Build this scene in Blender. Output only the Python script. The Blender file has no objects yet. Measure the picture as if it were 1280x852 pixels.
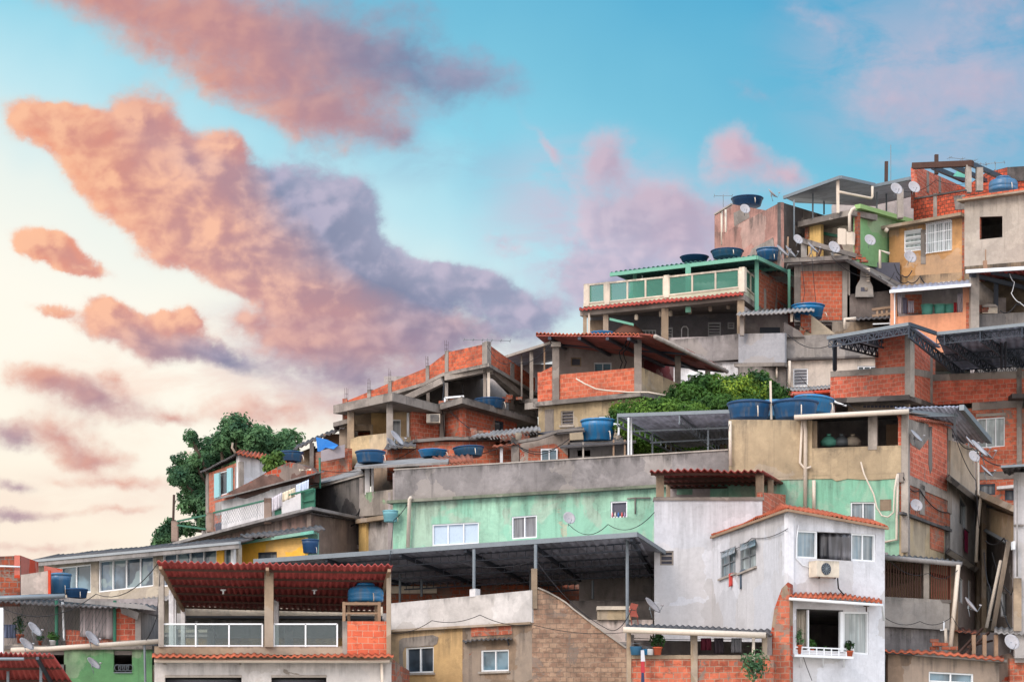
import bpy, bmesh, math, random
from mathutils import Vector, Matrix, noise
random.seed(7)
R = math.radians
F, HZ, CX, CAMZ = 3011.0, 1000.0, 640.0, 12.0
sc = bpy.context.scene
col = sc.collection
# ---------------------------------------------------------------- nodes
class G:
    """small helper for building node trees"""
    def __init__(s, nt): s.t = nt
    def n(s, kind, ins=None, **kw):
        x = s.t.nodes.new(kind)
        for k, v in kw.items(): setattr(x, k, v)
        for k, v in (ins or {}).items(): s.put(x.inputs[k], v)
        return x
    def put(s, sock, v):
        if isinstance(v, bpy.types.NodeSocket): s.t.links.new(v, sock)
        else: sock.default_value = v
    def m(s, op, a, b=0.0, c=None, clamp=False):
        x = s.t.nodes.new('ShaderNodeMath'); x.operation = op; x.use_clamp = clamp
        s.put(x.inputs[0], a); s.put(x.inputs[1], b)
        if c is not None: s.put(x.inputs[2], c)
        return x.outputs[0]
    def mix(s, f, a, b, mode='MIX'):
        x = s.t.nodes.new('ShaderNodeMix'); x.data_type = 'RGBA'; x.blend_type = mode
        s.put(x.inputs[0], f); s.put(x.inputs[6], a); s.put(x.inputs[7], b)
        return x.outputs[2]
    def noise(s, vec, scale, detail=4, rough=.55, dist=0.0, out=0):
        x = s.n('ShaderNodeTexNoise', {'Scale': scale, 'Detail': detail, 'Roughness': rough, 'Distortion': dist})
        s.put(x.inputs['Vector'], vec)
        return x.outputs[out]
    def ss(s, v, a, b, lo=0.0, hi=1.0):
        x = s.n('ShaderNodeMapRange', {'From Min': a, 'From Max': b, 'To Min': lo, 'To Max': hi}, interpolation_type='SMOOTHSTEP')
        s.put(x.inputs['Value'], v)
        return x.outputs[0]
    def ramp(s, v, stops, interp='LINEAR'):
        x = s.n('ShaderNodeValToRGB'); s.put(x.inputs[0], v)
        cr = x.color_ramp; cr.interpolation = interp
        while len(cr.elements) < len(stops): cr.elements.new(.5)
        for e, (p, c) in zip(cr.elements, stops):
            e.position = p; e.color = c if len(c) == 4 else (*c, 1)
        return x.outputs[0]
    def vscale(s, vec, sx, sy, sz):
        x = s.n('ShaderNodeVectorMath', operation='MULTIPLY'); s.put(x.inputs[0], vec); x.inputs[1].default_value = (sx, sy, sz)
        return x.outputs[0]
def lin(r, g, b):
    f = lambda c: (c/255/12.92 if c <= 10 else ((c/255+.055)/1.055)**2.4)
    return (f(r), f(g), f(b), 1)
# ---------------------------------------------------------------- sky
CLOUDS = [ # x, y, rx, ry, tilt, weight, tint 0 orange .. 1 violet blue .. 2 pale pink
 (1.3,-.05,1.9,.5,18,1.0,.2),(2.9,.45,2.2,.75,22,1.25,.4),(4.4,.6,1.8,.6,16,1.1,.95),(5.8,.95,1.1,.36,12,1.0,1.2),(4.1,1.4,1.3,.46,24,1.0,.65),(5.0,.1,1.0,.3,10,.5,.9),(2.6,.95,1.3,.28,24,.6,.05),(4.9,1.75,.5,.18,30,.5,1.0),
 (.7,1.6,.75,.34,22,1.2,.05),(1.75,1.5,.62,.42,25,1.3,.3),(1.4,2.2,.95,.42,40,1.2,.0),(2.4,2.1,.9,.5,25,1.3,.65),(2.8,1.8,.28,.18,0,.8,.3),(2.6,2.75,1.35,.62,22,1.4,.25),(3.3,3.1,1.4,.62,20,1.5,.75),(4.0,2.75,1.0,.62,34,1.5,1.15),(4.0,3.55,1.4,.4,12,1.4,.5),(4.7,3.4,.8,.4,28,1.3,1.3),
 (5.8,3.55,.75,.26,12,1.25,1.15),(6.5,3.9,.6,.26,4,.8,1.15),(5.3,4.05,1.2,.2,4,.5,.9),
 (.55,3.1,.5,.22,18,1.2,.1),(1.05,3.35,.5,.13,16,.9,.3),(1.35,3.95,.4,.24,20,1.1,.25),(1.8,4.25,.85,.28,16,1.3,.6),(2.7,4.5,.85,.16,10,1.1,1.0),(2.15,4.05,.32,.16,20,.9,.25),(.6,3.85,.35,.12,20,.6,.2),
 (4.6,4.6,2.0,.5,8,.5,.75),(3.0,5.2,1.6,.3,5,.42,.45),(3.9,4.25,1.3,.26,8,.75,.55),(4.3,4.75,.7,.28,10,.85,.9),(3.6,5.1,1.1,.22,0,.55,.5),(5.3,4.3,1.5,.3,0,.55,.9),
 (.45,4.7,.6,.22,16,1.1,.3),(1.1,4.98,.85,.28,12,1.3,.65),(1.45,4.75,.25,.16,10,.8,.3),(.75,5.45,.85,.24,12,1.1,.45),(1.2,5.7,.6,.16,8,.8,.4),(.1,5.45,.35,.22,15,1.2,.8),(2.15,5.3,.35,.12,5,.9,.5),
 (.15,6.05,.45,.11,5,1.1,.8),(1.5,6.0,1.2,.13,4,.7,.4),(1.4,6.35,1.0,.1,-2,.6,.5),(.2,6.4,.7,.1,0,.9,.8),(.4,6.8,1.6,.13,0,.5,.6),(2.6,5.75,.8,.1,0,.5,.5),
 (7.5,2.0,.4,.45,0,1.5,1.8),(7.7,2.8,.6,.46,20,1.1,1.6),(8.4,2.6,.45,.5,35,.9,1.85),(8.5,3.0,.8,.42,20,1.0,1.6),(9.2,1.95,.42,.4,0,1.7,2.0),(9.8,2.15,.42,.3,10,1.3,1.9),(8.1,2.45,.5,.4,30,1.0,1.8),(9.0,2.75,.8,.4,0,1.0,1.7),(7.5,3.45,.75,.4,0,.95,1.3),(6.9,1.95,.6,.12,50,.75,1.85),(6.3,3.1,.7,.3,20,.32,1.6),
 (12.2,1.0,1.5,1.0,20,.75,1.6),(11.0,1.3,1.2,.5,25,.5,1.65),(10.2,.25,.9,.3,25,.5,1.75),(12.4,0,1.2,.45,10,.6,1.65),(9.4,1.2,.5,.2,15,.55,1.3),(11.2,2.0,.8,.2,10,.35,1.7),
]
def cloud_group():
    nt = bpy.data.node_groups.new('cloud_density', 'ShaderNodeTree'); g = G(nt)
    nt.interface.new_socket('Vector', in_out='INPUT', socket_type='NodeSocketVector')
    nt.interface.new_socket('Density', in_out='OUTPUT', socket_type='NodeSocketFloat')
    nt.interface.new_socket('Tint', in_out='OUTPUT', socket_type='NodeSocketFloat')
    i = g.n('NodeGroupInput').outputs[0]; o = g.n('NodeGroupOutput')
    # warp
    w = g.noise(i, .95, 7, .6, 0, 1)
    w = g.n('ShaderNodeVectorMath', {0: w, 1: (.5, .5, .5)}, operation='SUBTRACT').outputs[0]
    w = g.vscale(w, .85, .6, 0)
    p = g.n('ShaderNodeVectorMath', {0: i, 1: w}, operation='ADD').outputs[0]
    S = T = None
    for (x, y, rx, ry, a, wt, c) in CLOUDS:
        mp = g.n('ShaderNodeMapping', vector_type='TEXTURE')
        g.put(mp.inputs['Vector'], p)
        mp.inputs['Location'].default_value = (x, y, 0)
        mp.inputs['Rotation'].default_value = (0, 0, R(a))
        mp.inputs['Scale'].default_value = (rx*1.62, ry*1.7, 1)
        gr = g.n('ShaderNodeTexGradient', {'Vector': mp.outputs[0]}, gradient_type='QUADRATIC_SPHERE').outputs[1]
        v = g.m('MULTIPLY', gr, wt*2.0)
        S = v if S is None else g.m('ADD', S, v)
        T = g.m('MULTIPLY', v, c) if T is None else g.m('MULTIPLY_ADD', v, c, T)
    stretch = g.vscale(i, 1.0, 1.5, 1)
    n1 = g.noise(stretch, 1.3, 11, .66, .1)
    n2 = g.noise(g.vscale(i, 1, 1.2, 1), 3.2, 6, .6, .3)
    bl = g.m('ABSOLUTE', g.m('SUBTRACT', g.noise(g.vscale(i, 1, 1.15, 1), 2.1, 3, .5, .2), .5))
    bl2 = g.m('ABSOLUTE', g.m('SUBTRACT', g.noise(i, 5.2, 3, .55, .1), .5))
    det = g.m('ADD', g.m('MULTIPLY', g.m('SUBTRACT', n1, .5), 1.3), g.m('MULTIPLY', g.m('SUBTRACT', n2, .5), .55))
    det = g.m('ADD', det, g.m('MULTIPLY', g.m('SUBTRACT', bl, .1), 1.5)); det = g.m('ADD', det, g.m('MULTIPLY', g.m('SUBTRACT', bl2, .1), .5))
    base = g.ss(S, .0, .7)
    d = g.m('SUBTRACT', g.m('MULTIPLY', g.m('ADD', g.m('POWER', S, .8), det), base), .03)
    nt.interface.new_socket('Smooth', in_out='OUTPUT', socket_type='NodeSocketFloat')
    n1s = g.noise(stretch, 1.3, 2.5, .5, .1)
    ds = g.m('ADD', g.m('MULTIPLY', S, .55), g.m('ADD', g.m('MULTIPLY', g.m('SUBTRACT', n1s, .5), 1.5), g.m('ADD', g.m('MULTIPLY', bl, 1.7), g.m('MULTIPLY', bl2, .16))))
    g.put(o.inputs['Smooth'], ds)
    g.put(o.inputs['Density'], d)
    g.put(o.inputs['Tint'], g.m('DIVIDE', T, g.m('MAXIMUM', S, .001)))
    return nt
SUN_EL, SUN_AZ = 24, -62      # azimuth from +Y towards +X
def make_world():
    w = bpy.data.worlds.new('World'); sc.world = w; w.use_nodes = True
    w.cycles.sampling_method = 'MANUAL'; w.cycles.sample_map_resolution = 512
    nt = w.node_tree; nt.nodes.clear(); g = G(nt)
    tc = g.n('ShaderNodeTexCoord').outputs['Generated']
    sp = g.n('ShaderNodeSeparateXYZ', {0: tc})
    X, Y, Z = sp.outputs
    Yc = g.m('MAXIMUM', Y, .12)
    u = g.m('MULTIPLY_ADD', g.m('DIVIDE', X, Yc), F/100, CX/100)
    v = g.m('MULTIPLY_ADD', g.m('DIVIDE', Z, Yc), -F/100, HZ/100)
    q = g.n('ShaderNodeCombineXYZ', {0: u, 1: v, 2: 0.0}).outputs[0]
    t = g.m('ADD', g.m('MULTIPLY', u, .35), g.m('SUBTRACT', 7.0, v))
    wob = g.noise(q, .35, 3)
    t = g.m('ADD', t, g.m('MULTIPLY', g.m('SUBTRACT', wob, .5), 1.6))
    t = g.m('DIVIDE', t, 12.0, clamp=True)
    st = [(0,(250,230,214)),(.6,(255,241,222)),(2,(255,250,234)),(3.6,(255,251,238)),(4.9,(236,244,238)),(6,(190,230,240)),(7.2,(140,210,232)),(8.6,(116,192,220)),(10.6,(78,170,210)),(12,(88,166,204))]
    base = g.ramp(t, [(p/12, lin(*c)) for p, c in st])
    # thin veils low over the ridge and high on the right
    for (x, y, rx, ry, a_, c_, k_) in ((5.0,4.5,3.4,1.15,6,(186,174,192),.95),(2.2,5.0,2.6,.9,5,(250,206,188),.45),(7.6,2.9,2.2,1.5,15,(204,192,212),.85),(11.6,1.1,2.6,1.7,20,(178,184,208),.8),(4.6,1.5,2.6,.9,20,(150,176,204),.55),(1.2,6.2,2.6,.5,0,(240,200,188),.3)):
        mp = g.n('ShaderNodeMapping', {'Vector': q}, vector_type='TEXTURE'); mp.inputs['Location'].default_value = (x, y, 0); mp.inputs['Rotation'].default_value = (0, 0, R(a_)); mp.inputs['Scale'].default_value = (rx, ry, 1)
        gr = g.n('ShaderNodeTexGradient', {'Vector': mp.outputs[0]}, gradient_type='SPHERICAL').outputs[1]
        wv = g.noise(g.vscale(q, .8, 1.6, 1), .9, 7, .6, .5)
        base = g.mix(g.m('MULTIPLY', g.m('MULTIPLY', g.ss(gr, 0, .8), g.ss(wv, .3, .62)), k_), base, lin(*c_))
    # cloud field, and the same field a little nearer the low sun for the relief
    cg = cloud_group()
    c1 = g.n('ShaderNodeGroup', node_tree=cg); g.put(c1.inputs[0], q)
    q2 = g.n('ShaderNodeVectorMath', {0: q, 1: (-.20, .05, 0)}, operation='ADD').outputs[0]
    q2 = g.n('ShaderNodeVectorMath', {0: q, 1: (-.14, -.07, 0)}, operation='ADD').outputs[0]
    c2 = g.n('ShaderNodeGroup', node_tree=cg); g.put(c2.inputs[0], q2)
    D, T, S1 = c1.outputs
    # the high streak and the far thin veils are soft, the heaped clouds crisper
    soft = g.m('MAXIMUM', g.ss(g.m('MULTIPLY_ADD', u, -.28, v), 1.25, .1), g.ss(u, 9.4, 10.6))
    soft = g.m('MAXIMUM', soft, g.ss(v, 3.9, 4.9, 0, .95))
    a = g.n('ShaderNodeMapRange', {'From Min': -.12, 'To Min': 0.0, 'To Max': 1.0}, interpolation_type='SMOOTHERSTEP')
    g.put(a.inputs['Value'], D); g.put(a.inputs['From Max'], g.m('MULTIPLY_ADD', soft, 1.35, .85)); a = a.outputs[0]
    rel = g.m('ADD', g.m('MULTIPLY', g.m('SUBTRACT', D, c2.outputs[0]), .06), g.m('SUBTRACT', S1, c2.outputs[2]))
    shade = g.m('MULTIPLY', g.ss(rel, -.46, .56), g.m('MULTIPLY_ADD', soft, -.6, 1.0))            # 1 = lit rim
    thick = g.ss(D, .4, 2.0)
    body = g.ramp(g.m('DIVIDE', T, 2.0), [(0, lin(238,144,108)), (.25, lin(208,140,134)), (.5, lin(124,132,164)), (.72, lin(184,182,206)), (1, lin(224,188,202))])
    rim = g.ramp(g.m('DIVIDE', T, 2.0), [(0, lin(255,188,146)), (.25, lin(254,190,158)), (.5, lin(176,168,194)), (.75, lin(218,202,218)), (1, lin(246,212,216))])
    ccol = g.mix(shade, body, rim)
    ccol = g.mix(g.m('MULTIPLY', thick, g.m('SUBTRACT', .55, g.m('MULTIPLY', shade, .5))), ccol, g.mix(.5, body, lin(112,108,142)))
    # thin parts let the sky through
    skyc = g.mix(g.m('MULTIPLY', a, .93), base, ccol)
    # elsewhere (behind and above the viewer) a plain even evening sky
    front = g.ss(Y, .12, .5)
    rest = g.ramp(g.ss(Z, -.1, 1.0), [(0, lin(235,222,214)), (.3, lin(238,236,240)), (1, lin(190,215,240))])
    rest = g.n('ShaderNodeVectorMath', {0: rest}, operation='SCALE'); rest.inputs['Scale'].default_value = 2.3; skyc = g.mix(front, rest.outputs[0], skyc)
    sky = g.n('ShaderNodeTexSky', sky_type='NISHITA', sun_disc=False, sun_elevation=R(SUN_EL), sun_rotation=R(SUN_AZ), altitude=300, air_density=1.2, dust_density=2.5).outputs[0]
    allc = g.n('ShaderNodeVectorMath', {0: skyc}, operation='SCALE'); allc.inputs['Scale'].default_value = 9.3
    fin = g.mix(.03, allc.outputs[0], sky)
    bg = g.n('ShaderNodeBackground', {'Color': fin, 'Strength': .11})
    g.n('ShaderNodeOutputWorld', {'Surface': bg.outputs[0]})
make_world()
sun = bpy.data.objects.new('sun', bpy.data.lights.new('sun', 'SUN')); col.objects.link(sun)
sun.data.energy = 2.3; sun.data.angle = R(24); sun.data.color = (1, .86, .74)
# the light comes over the viewer's left shoulder (soft, wide)
LAZ, LEL = R(-140), R(38)
dvec = Vector((math.sin(LAZ)*math.cos(LEL), math.cos(LAZ)*math.cos(LEL), math.sin(LEL)))
sun.rotation_euler = dvec.to_track_quat('Z', 'Y').to_euler()
cam = bpy.data.objects.new('camera', bpy.data.cameras.new('camera')); col.objects.link(cam); sc.camera = cam
cam.location = (0, 0, CAMZ); cam.rotation_euler = (R(90), 0, 0)
cam.data.sensor_width = 36; cam.data.lens = 36*F/1280; cam.data.shift_y = (HZ-426)/1280; cam.data.clip_end = 5000; cam.data.clip_start = 1
sc.view_settings.view_transform = 'Standard'; sc.view_settings.look = 'None'; sc.view_settings.exposure = 0; sc.view_settings.gamma = 1
sc.cycles.use_denoising = True; sc.cycles.max_bounces = 6; sc.cycles.transparent_max_bounces = 8
# ---------------------------------------------------------------- materials
MATS = {}
def new_mat(name):
    m = bpy.data.materials.new(name); m.use_nodes = True
    nt = m.node_tree; nt.nodes.clear()
    return m, G(nt)
def finish(g, colr, rough=.85, bump=None, bs=.3, bd=.02, metal=0.0, spec=.3):
    p = g.n('ShaderNodeBsdfPrincipled')
    g.put(p.inputs['Base Color'], colr); g.put(p.inputs['Roughness'], rough); g.put(p.inputs['Metallic'], metal)
    p.inputs['Specular IOR Level'].default_value = spec
    if bump is not None:
        b = g.n('ShaderNodeBump', {'Strength': bs, 'Distance': bd, 'Height': bump}); g.put(p.inputs['Normal'], b.outputs[0])
    g.n('ShaderNodeOutputMaterial', {'Surface': p.outputs[0]})
    return p
def dirty(g, c, amt, pos, gz, dark=(.045, .042, .040, 1), green=0.0):
    """rain streaks below the top edge, splash at the foot, blotches"""
    sp = g.n('ShaderNodeSeparateXYZ', {0: pos}).outputs
    st = g.noise(g.vscale(pos, 2.6, 2.6, .22), 1.0, 6, .65)
    top = g.ss(g.m('ADD', gz, g.m('MULTIPLY', g.m('SUBTRACT', st, .5), 1.5)), .72, 1.12)
    bl = g.ss(g.noise(pos, .55, 8, .68, .5), .47, .68)
    fine = g.ss(g.noise(pos, 5, 6, .7), .45, .8)
    foot = g.ss(g.m('ADD', gz, g.m('MULTIPLY', g.noise(pos, 1.1, 5, .6), .5)), .42, .12)
    drip = g.ss(g.noise(g.vscale(pos, 3.8, 3.8, .13), 1.0, 6, .66), .54, .70)
    k = g.m('MAXIMUM', g.m('MULTIPLY', top, .95), g.m('MULTIPLY', bl, .6))
    k = g.m('MAXIMUM', k, g.m('MULTIPLY', foot, .5))
    k = g.m('MAXIMUM', k, g.m('MULTIPLY', drip, .55))
    k = g.m('MULTIPLY', k, g.m('MULTIPLY_ADD', fine, .55, .6))
    k = g.m('MULTIPLY', k, amt*1.3, clamp=True)
    c = g.mix(k, c, dark)
    if green:
        gk = g.m('MULTIPLY', g.ss(g.noise(pos, 1.4, 5, .6), .55, .75), green)
        c = g.mix(gk, c, (.07, .085, .035, 1))
    return c
def plaster(name, rgb, dirt=.5, var=.25, patch=None, pth=.62, rough=.9, second=None):
    if name in MATS: return MATS[name]
    m, g = new_mat(name); base = lin(*rgb)
    pos = g.n('ShaderNodeNewGeometry').outputs['Position']
    gz = g.n('ShaderNodeSeparateXYZ', {0: g.n('ShaderNodeTexCoord').outputs['Generated']}).outputs[2]
    n1 = g.noise(pos, .9, 7, .65, .3); n2 = g.noise(pos, 6, 6, .7)
    c = g.mix(g.m('MULTIPLY', g.ss(n1, .3, .72), 1.0), tuple(x*(1-var) for x in base[:3])+(1,), tuple(min(1, x*(1+var*.8)) for x in base[:3])+(1,))
    c = g.mix(g.ss(n2, .35, .7, 0, .28), c, tuple(x*.55 for x in base[:3])+(1,))
    vo = g.n('ShaderNodeTexVoronoi', {'Scale': .55}, feature='F1', distance='CHEBYCHEV')
    g.put(vo.inputs['Vector'], g.n('ShaderNodeVectorMath', {0: pos, 1: g.vscale(g.noise(pos, 1.6, 4, .6, 0, 1), .7, .7, .7)}, operation='ADD').outputs[0])
    vv = g.n('ShaderNodeSeparateXYZ', {0: vo.outputs['Color']}).outputs
    c = g.mix(g.ss(vv[0], .55, .6, 0, .35), c, tuple(x*.62 for x in base[:3])+(1,)); c = g.mix(g.ss(vv[1], .62, .66, 0, .3), c, lin(176, 166, 156))
    if second:      # repainted / faded areas
        c = g.mix(g.ss(g.noise(g.vscale(pos, 1, 1, .7), .6, 5, .6, .8), .48, .56, 0, .8), c, lin(*second))
    h = g.m('ADD', n2, g.m('MULTIPLY', g.noise(pos, 22, 4, .7), .6))
    if patch:       # plaster fallen off
        k = g.ss(g.noise(pos, .75, 6, .62, .4), pth, pth+.015)
        c = g.mix(k, c, brick_nodes(g, (176, 74, 44), (150, 60, 40)) if patch == 'brick' else g.mix(n1, tuple(x*.7 for x in lin(*patch)[:3])+(1,), lin(*patch)))
        h = g.m('SUBTRACT', h, k)
    c = dirty(g, c, dirt, pos, gz)
    finish(g, c, rough, h, .45, .03)
    MATS[name] = m; return m
def brick_nodes(g, c1, c2, mortar=(140, 122, 108), w=.30, hh=.20, mort=.016, out=0):
    uv = g.n('ShaderNodeUVMap').outputs[0]
    wob = g.n('ShaderNodeVectorMath', {0: g.noise(uv, 1.8, 2, .5, 0, 1), 1: (.5, .5, .5)}, operation='SUBTRACT').outputs[0]
    uv2 = g.n('ShaderNodeVectorMath', {0: g.vscale(wob, .10, .09, 0), 1: uv}, operation='ADD').outputs[0]
    b = g.n('ShaderNodeTexBrick', {'Vector': uv2, 'Color1': lin(*c1), 'Color2': lin(*c2), 'Mortar': lin(*mortar), 'Scale': 1.0,
            'Mortar Size': mort, 'Mortar Smooth': .25, 'Bias': -.1, 'Brick Width': w, 'Row Height': hh})
    if out: return b
    return b.outputs[0]
def brick(name, c1=(202, 108, 80), c2=(158, 80, 60), mortar=(168, 136, 116), dirt=.4, smear=.57, w=.30, hh=.20, mort=.016, pale=.3):
    if name in MATS: return MATS[name]
    m, g = new_mat(name)
    pos = g.n('ShaderNodeNewGeometry').outputs['Position']
    gz = g.n('ShaderNodeSeparateXYZ', {0: g.n('ShaderNodeTexCoord').outputs['Generated']}).outputs[2]
    b = brick_nodes(g, c1, c2, mortar, w, hh, mort, 1)
    n1 = g.noise(pos, 1.1, 5, .6); n2 = g.noise(pos, 9, 5, .7)
    c = b.outputs[0]
    n3 = g.noise(g.vscale(pos, 1, 1, 1.7), 3.4, 3, .6)
    c = g.mix(g.ss(n3, .56, .64, 0, .5), c, lin(*[min(255, int(x*1.06+12)) for x in c1])); c = g.mix(g.ss(n3, .44, .36, 0, .55), c, tuple(x*.5 for x in lin(*c2)[:3])+(1,))
    c = g.mix(g.ss(n1, .48, .72, 0, .45), c, g.mix(.5, lin(*c2), (.05, .03, .025, 1)))
    c = g.mix(g.m('MULTIPLY', g.ss(n2, .5, .8), pale), c, lin(214, 130, 92))
    cem = g.ss(g.m('ADD', g.noise(pos, .8, 8, .7, .6), g.m('MULTIPLY', g.m('SUBTRACT', n2, .5), .12)), smear, smear+.03)
    c = g.mix(g.m('MULTIPLY', cem, .85), c, lin(128, 118, 108))
    rn = g.n('ShaderNodeObjectInfo').outputs['Random']; c = g.mix(g.m('MULTIPLY', rn, .38), c, g.mix(b.outputs[1], lin(164, 104, 78), lin(*mortar)))
    c = dirty(g, c, dirt, pos, gz)
    h = g.m('SUBTRACT', g.m('MULTIPLY', n2, .4), b.outputs[1])
    h = g.m('MULTIPLY', h, g.m('SUBTRACT', 1.0, g.m('MULTIPLY', cem, .7)))
    finish(g, c, .9, h, .6, .02)
    MATS[name] = m; return m
def sheet(name, rgb, rust=.3, rough=.5, metal=.3, rustc=(112, 62, 40), bands=0):
    if name in MATS: return MATS[name]
    m, g = new_mat(name); base = lin(*rgb)
    pos = g.n('ShaderNodeNewGeometry').outputs['Position']
    n1 = g.noise(pos, 1.2, 6, .65); n2 = g.noise(g.vscale(pos, 6, 6, 1.2), 1.5, 4, .6)
    c = g.mix(g.ss(n1, .3, .7), tuple(x*.62 for x in base[:3])+(1,), tuple(min(1, x*1.25) for x in base[:3])+(1,))
    if bands:       # broad ribs seen from below, their shade put into the colour
        uv = g.n('ShaderNodeUVMap').outputs[0]
        wv = g.n('ShaderNodeTexWave', {'Vector': uv, 'Scale': bands, 'Distortion': 0.0}).outputs[1]
        c = g.mix(g.m('MULTIPLY', wv, .55), c, tuple(x*.35 for x in base[:3])+(1,))
    c = g.mix(g.m('MULTIPLY', g.ss(n2, .52, .72), rust), c, lin(*rustc))
    c = g.mix(g.m('MULTIPLY', g.ss(n1, .55, .75), .35), c, (.03, .03, .03, 1))
    finish(g, c, rough, n2, .15, .01, metal)
    MATS[name] = m; return m
def flat(name, rgb, rough=.6, var=.2, metal=0.0, scale=3.0, dirt=.25, spec=.3, fade=None):
    if name in MATS: return MATS[name]
    m, g = new_mat(name); base = lin(*rgb)
    pos = g.n('ShaderNodeNewGeometry').outputs['Position']
    n1 = g.noise(pos, scale, 5, .6); n2 = g.noise(pos, scale*5, 4, .7)
    c = g.mix(n1, tuple(x*(1-var) for x in base[:3])+(1,), tuple(min(1, x*(1+var)) for x in base[:3])+(1,))
    if fade:        # each one has its own age
        rn = g.n('ShaderNodeObjectInfo').outputs['Random']; c = g.mix(g.m('MULTIPLY', rn, .75), c, lin(*fade))
        gz = g.n('ShaderNodeSeparateXYZ', {0: g.n('ShaderNodeTexCoord').outputs['Generated']}).outputs[2]
        c = g.mix(g.m('MULTIPLY', g.ss(g.noise(g.vscale(pos, 5, 5, .5), 1, 5, .6), .48, .66), .4), c, lin(120, 116, 108))
    c = g.mix(g.m('MULTIPLY', g.ss(n2, .5, .75), dirt), c, tuple(x*.3 for x in base[:3])+(1,))
    finish(g, c, rough, n2, .12, .01, metal, spec)
    MATS[name] = m; return m
def glass(name, rgb, rough=.12, fold=0, second=None):
    if name in MATS: return MATS[name]
    m, g = new_mat(name); base = lin(*rgb)
    pos = g.n('ShaderNodeNewGeometry').outputs['Position']
    n1 = g.noise(pos, 1.3, 3, .5)
    c = g.mix(g.ss(n1, .35, .65), tuple(x*.5 for x in base[:3])+(1,), tuple(min(1, x*1.35) for x in base[:3])+(1,))
    if fold:        # curtain folds behind the glass, their shade put into the colour
        f = g.noise(g.vscale(pos, 9, 9, .35), 1.0, 3, .5)
        c = g.mix(g.ss(f, .35, .7), tuple(x*.45 for x in base[:3])+(1,), c)
    rn = g.n('ShaderNodeObjectInfo').outputs['Random']; cu = g.ss(g.noise(g.vscale(pos, 8, 8, .3), 1.0, 3, .5), .35, .7)
    c = g.mix(g.m('MULTIPLY', g.ss(rn, .45, .55), g.m('MULTIPLY_ADD', cu, .4, .1)), c, lin(176, 178, 178))
    if second:
        c = g.mix(g.ss(g.noise(pos, 1.1, 2, .5), .56, .6), c, lin(*second))
    finish(g, c, rough, g.noise(pos, .8, 2), .05, .02, 0.0, .6)
    MATS[name] = m; return m
def clear_glass(name, rgb, alpha=.45):
    """thin tinted guard glass one can see through"""
    if name in MATS: return MATS[name]
    m, g = new_mat(name)
    tr = g.n('ShaderNodeBsdfTransparent', {'Color': (.80, .88, .86, 1)}); p = g.n('ShaderNodeBsdfPrincipled', {'Base Color': lin(*rgb), 'Roughness': .08})
    mx = g.n('ShaderNodeMixShader', {0: alpha, 1: tr.outputs[0], 2: p.outputs[0]})
    g.n('ShaderNodeOutputMaterial', {'Surface': mx.outputs[0]})
    MATS[name] = m; return m
def foliage(name, dark, light, bright=None):
    if name in MATS: return MATS[name]
    m, g = new_mat(name)
    pos = g.n('ShaderNodeNewGeometry').outputs['Position']
    n1 = g.noise(pos, .85, 3, .6); n2 = g.noise(pos, 9, 3, .7)
    c = g.mix(g.ss(n1, .35, .65), lin(*dark), lin(*light))
    c = g.mix(g.ss(n2, .35, .8, 0, .7), c, tuple(x*.4 for x in lin(*dark)[:3])+(1,))
    if bright: c = g.mix(g.m('MULTIPLY', g.ss(g.noise(pos, .55, 2), .5, .64), g.ss(n2, .42, .6)), c, lin(*bright))
    d = g.n('ShaderNodeBsdfPrincipled', {'Base Color': c, 'Roughness': .6}); d.inputs['Specular IOR Level'].default_value = .2
    t = g.n('ShaderNodeBsdfTranslucent', {'Color': c})
    mx = g.n('ShaderNodeMixShader', {0: .3, 1: d.outputs[0], 2: t.outputs[0]})
    g.n('ShaderNodeOutputMaterial', {'Surface': mx.outputs[0]})
    MATS[name] = m; return m
# ---------------------------------------------------------------- geometry
def P(px, py, Y): return Vector(((px-CX)/F*Y, Y, CAMZ+(HZ-py)/F*Y))
class Face:
    """vertical plane through two points of the place; reads image measurements into metres on it"""
    def __init__(s, xa, Ya, xb=None, Yb=None):
        if xb is None: xa, Ya, xb, Yb = 0, xa, 1280, xa if Ya is None else Ya
        s.A = Vector(((xa-CX)/F*Ya, Ya)); B = Vector(((xb-CX)/F*Yb, Yb))
        s.d = (B-s.A).normalized(); s.nrm = Vector((s.d.y, -s.d.x))
        if s.nrm.dot(s.A) > 0: s.nrm = -s.nrm
    def sz(s, px, py, off=0.0):
        a = (px-CX)/F; O = s.A + s.nrm*off
        Y = O.dot(s.nrm)/(a*s.nrm.x+s.nrm.y)
        return ((Vector((a*Y, Y))-O).dot(s.d), CAMZ+(HZ-py)/F*Y)
    def W(s, S, z, off=0.0):
        p = s.A + s.d*S + s.nrm*off
        return Vector((p.x, p.y, z))
    def pt(s, px, py, off=0.0): return s.W(*s.sz(px, py, off), off)
def fr(Y): return Face(0, Y, 1280, Y)
def two(v): return v if isinstance(v, tuple) else (v, v)
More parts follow.
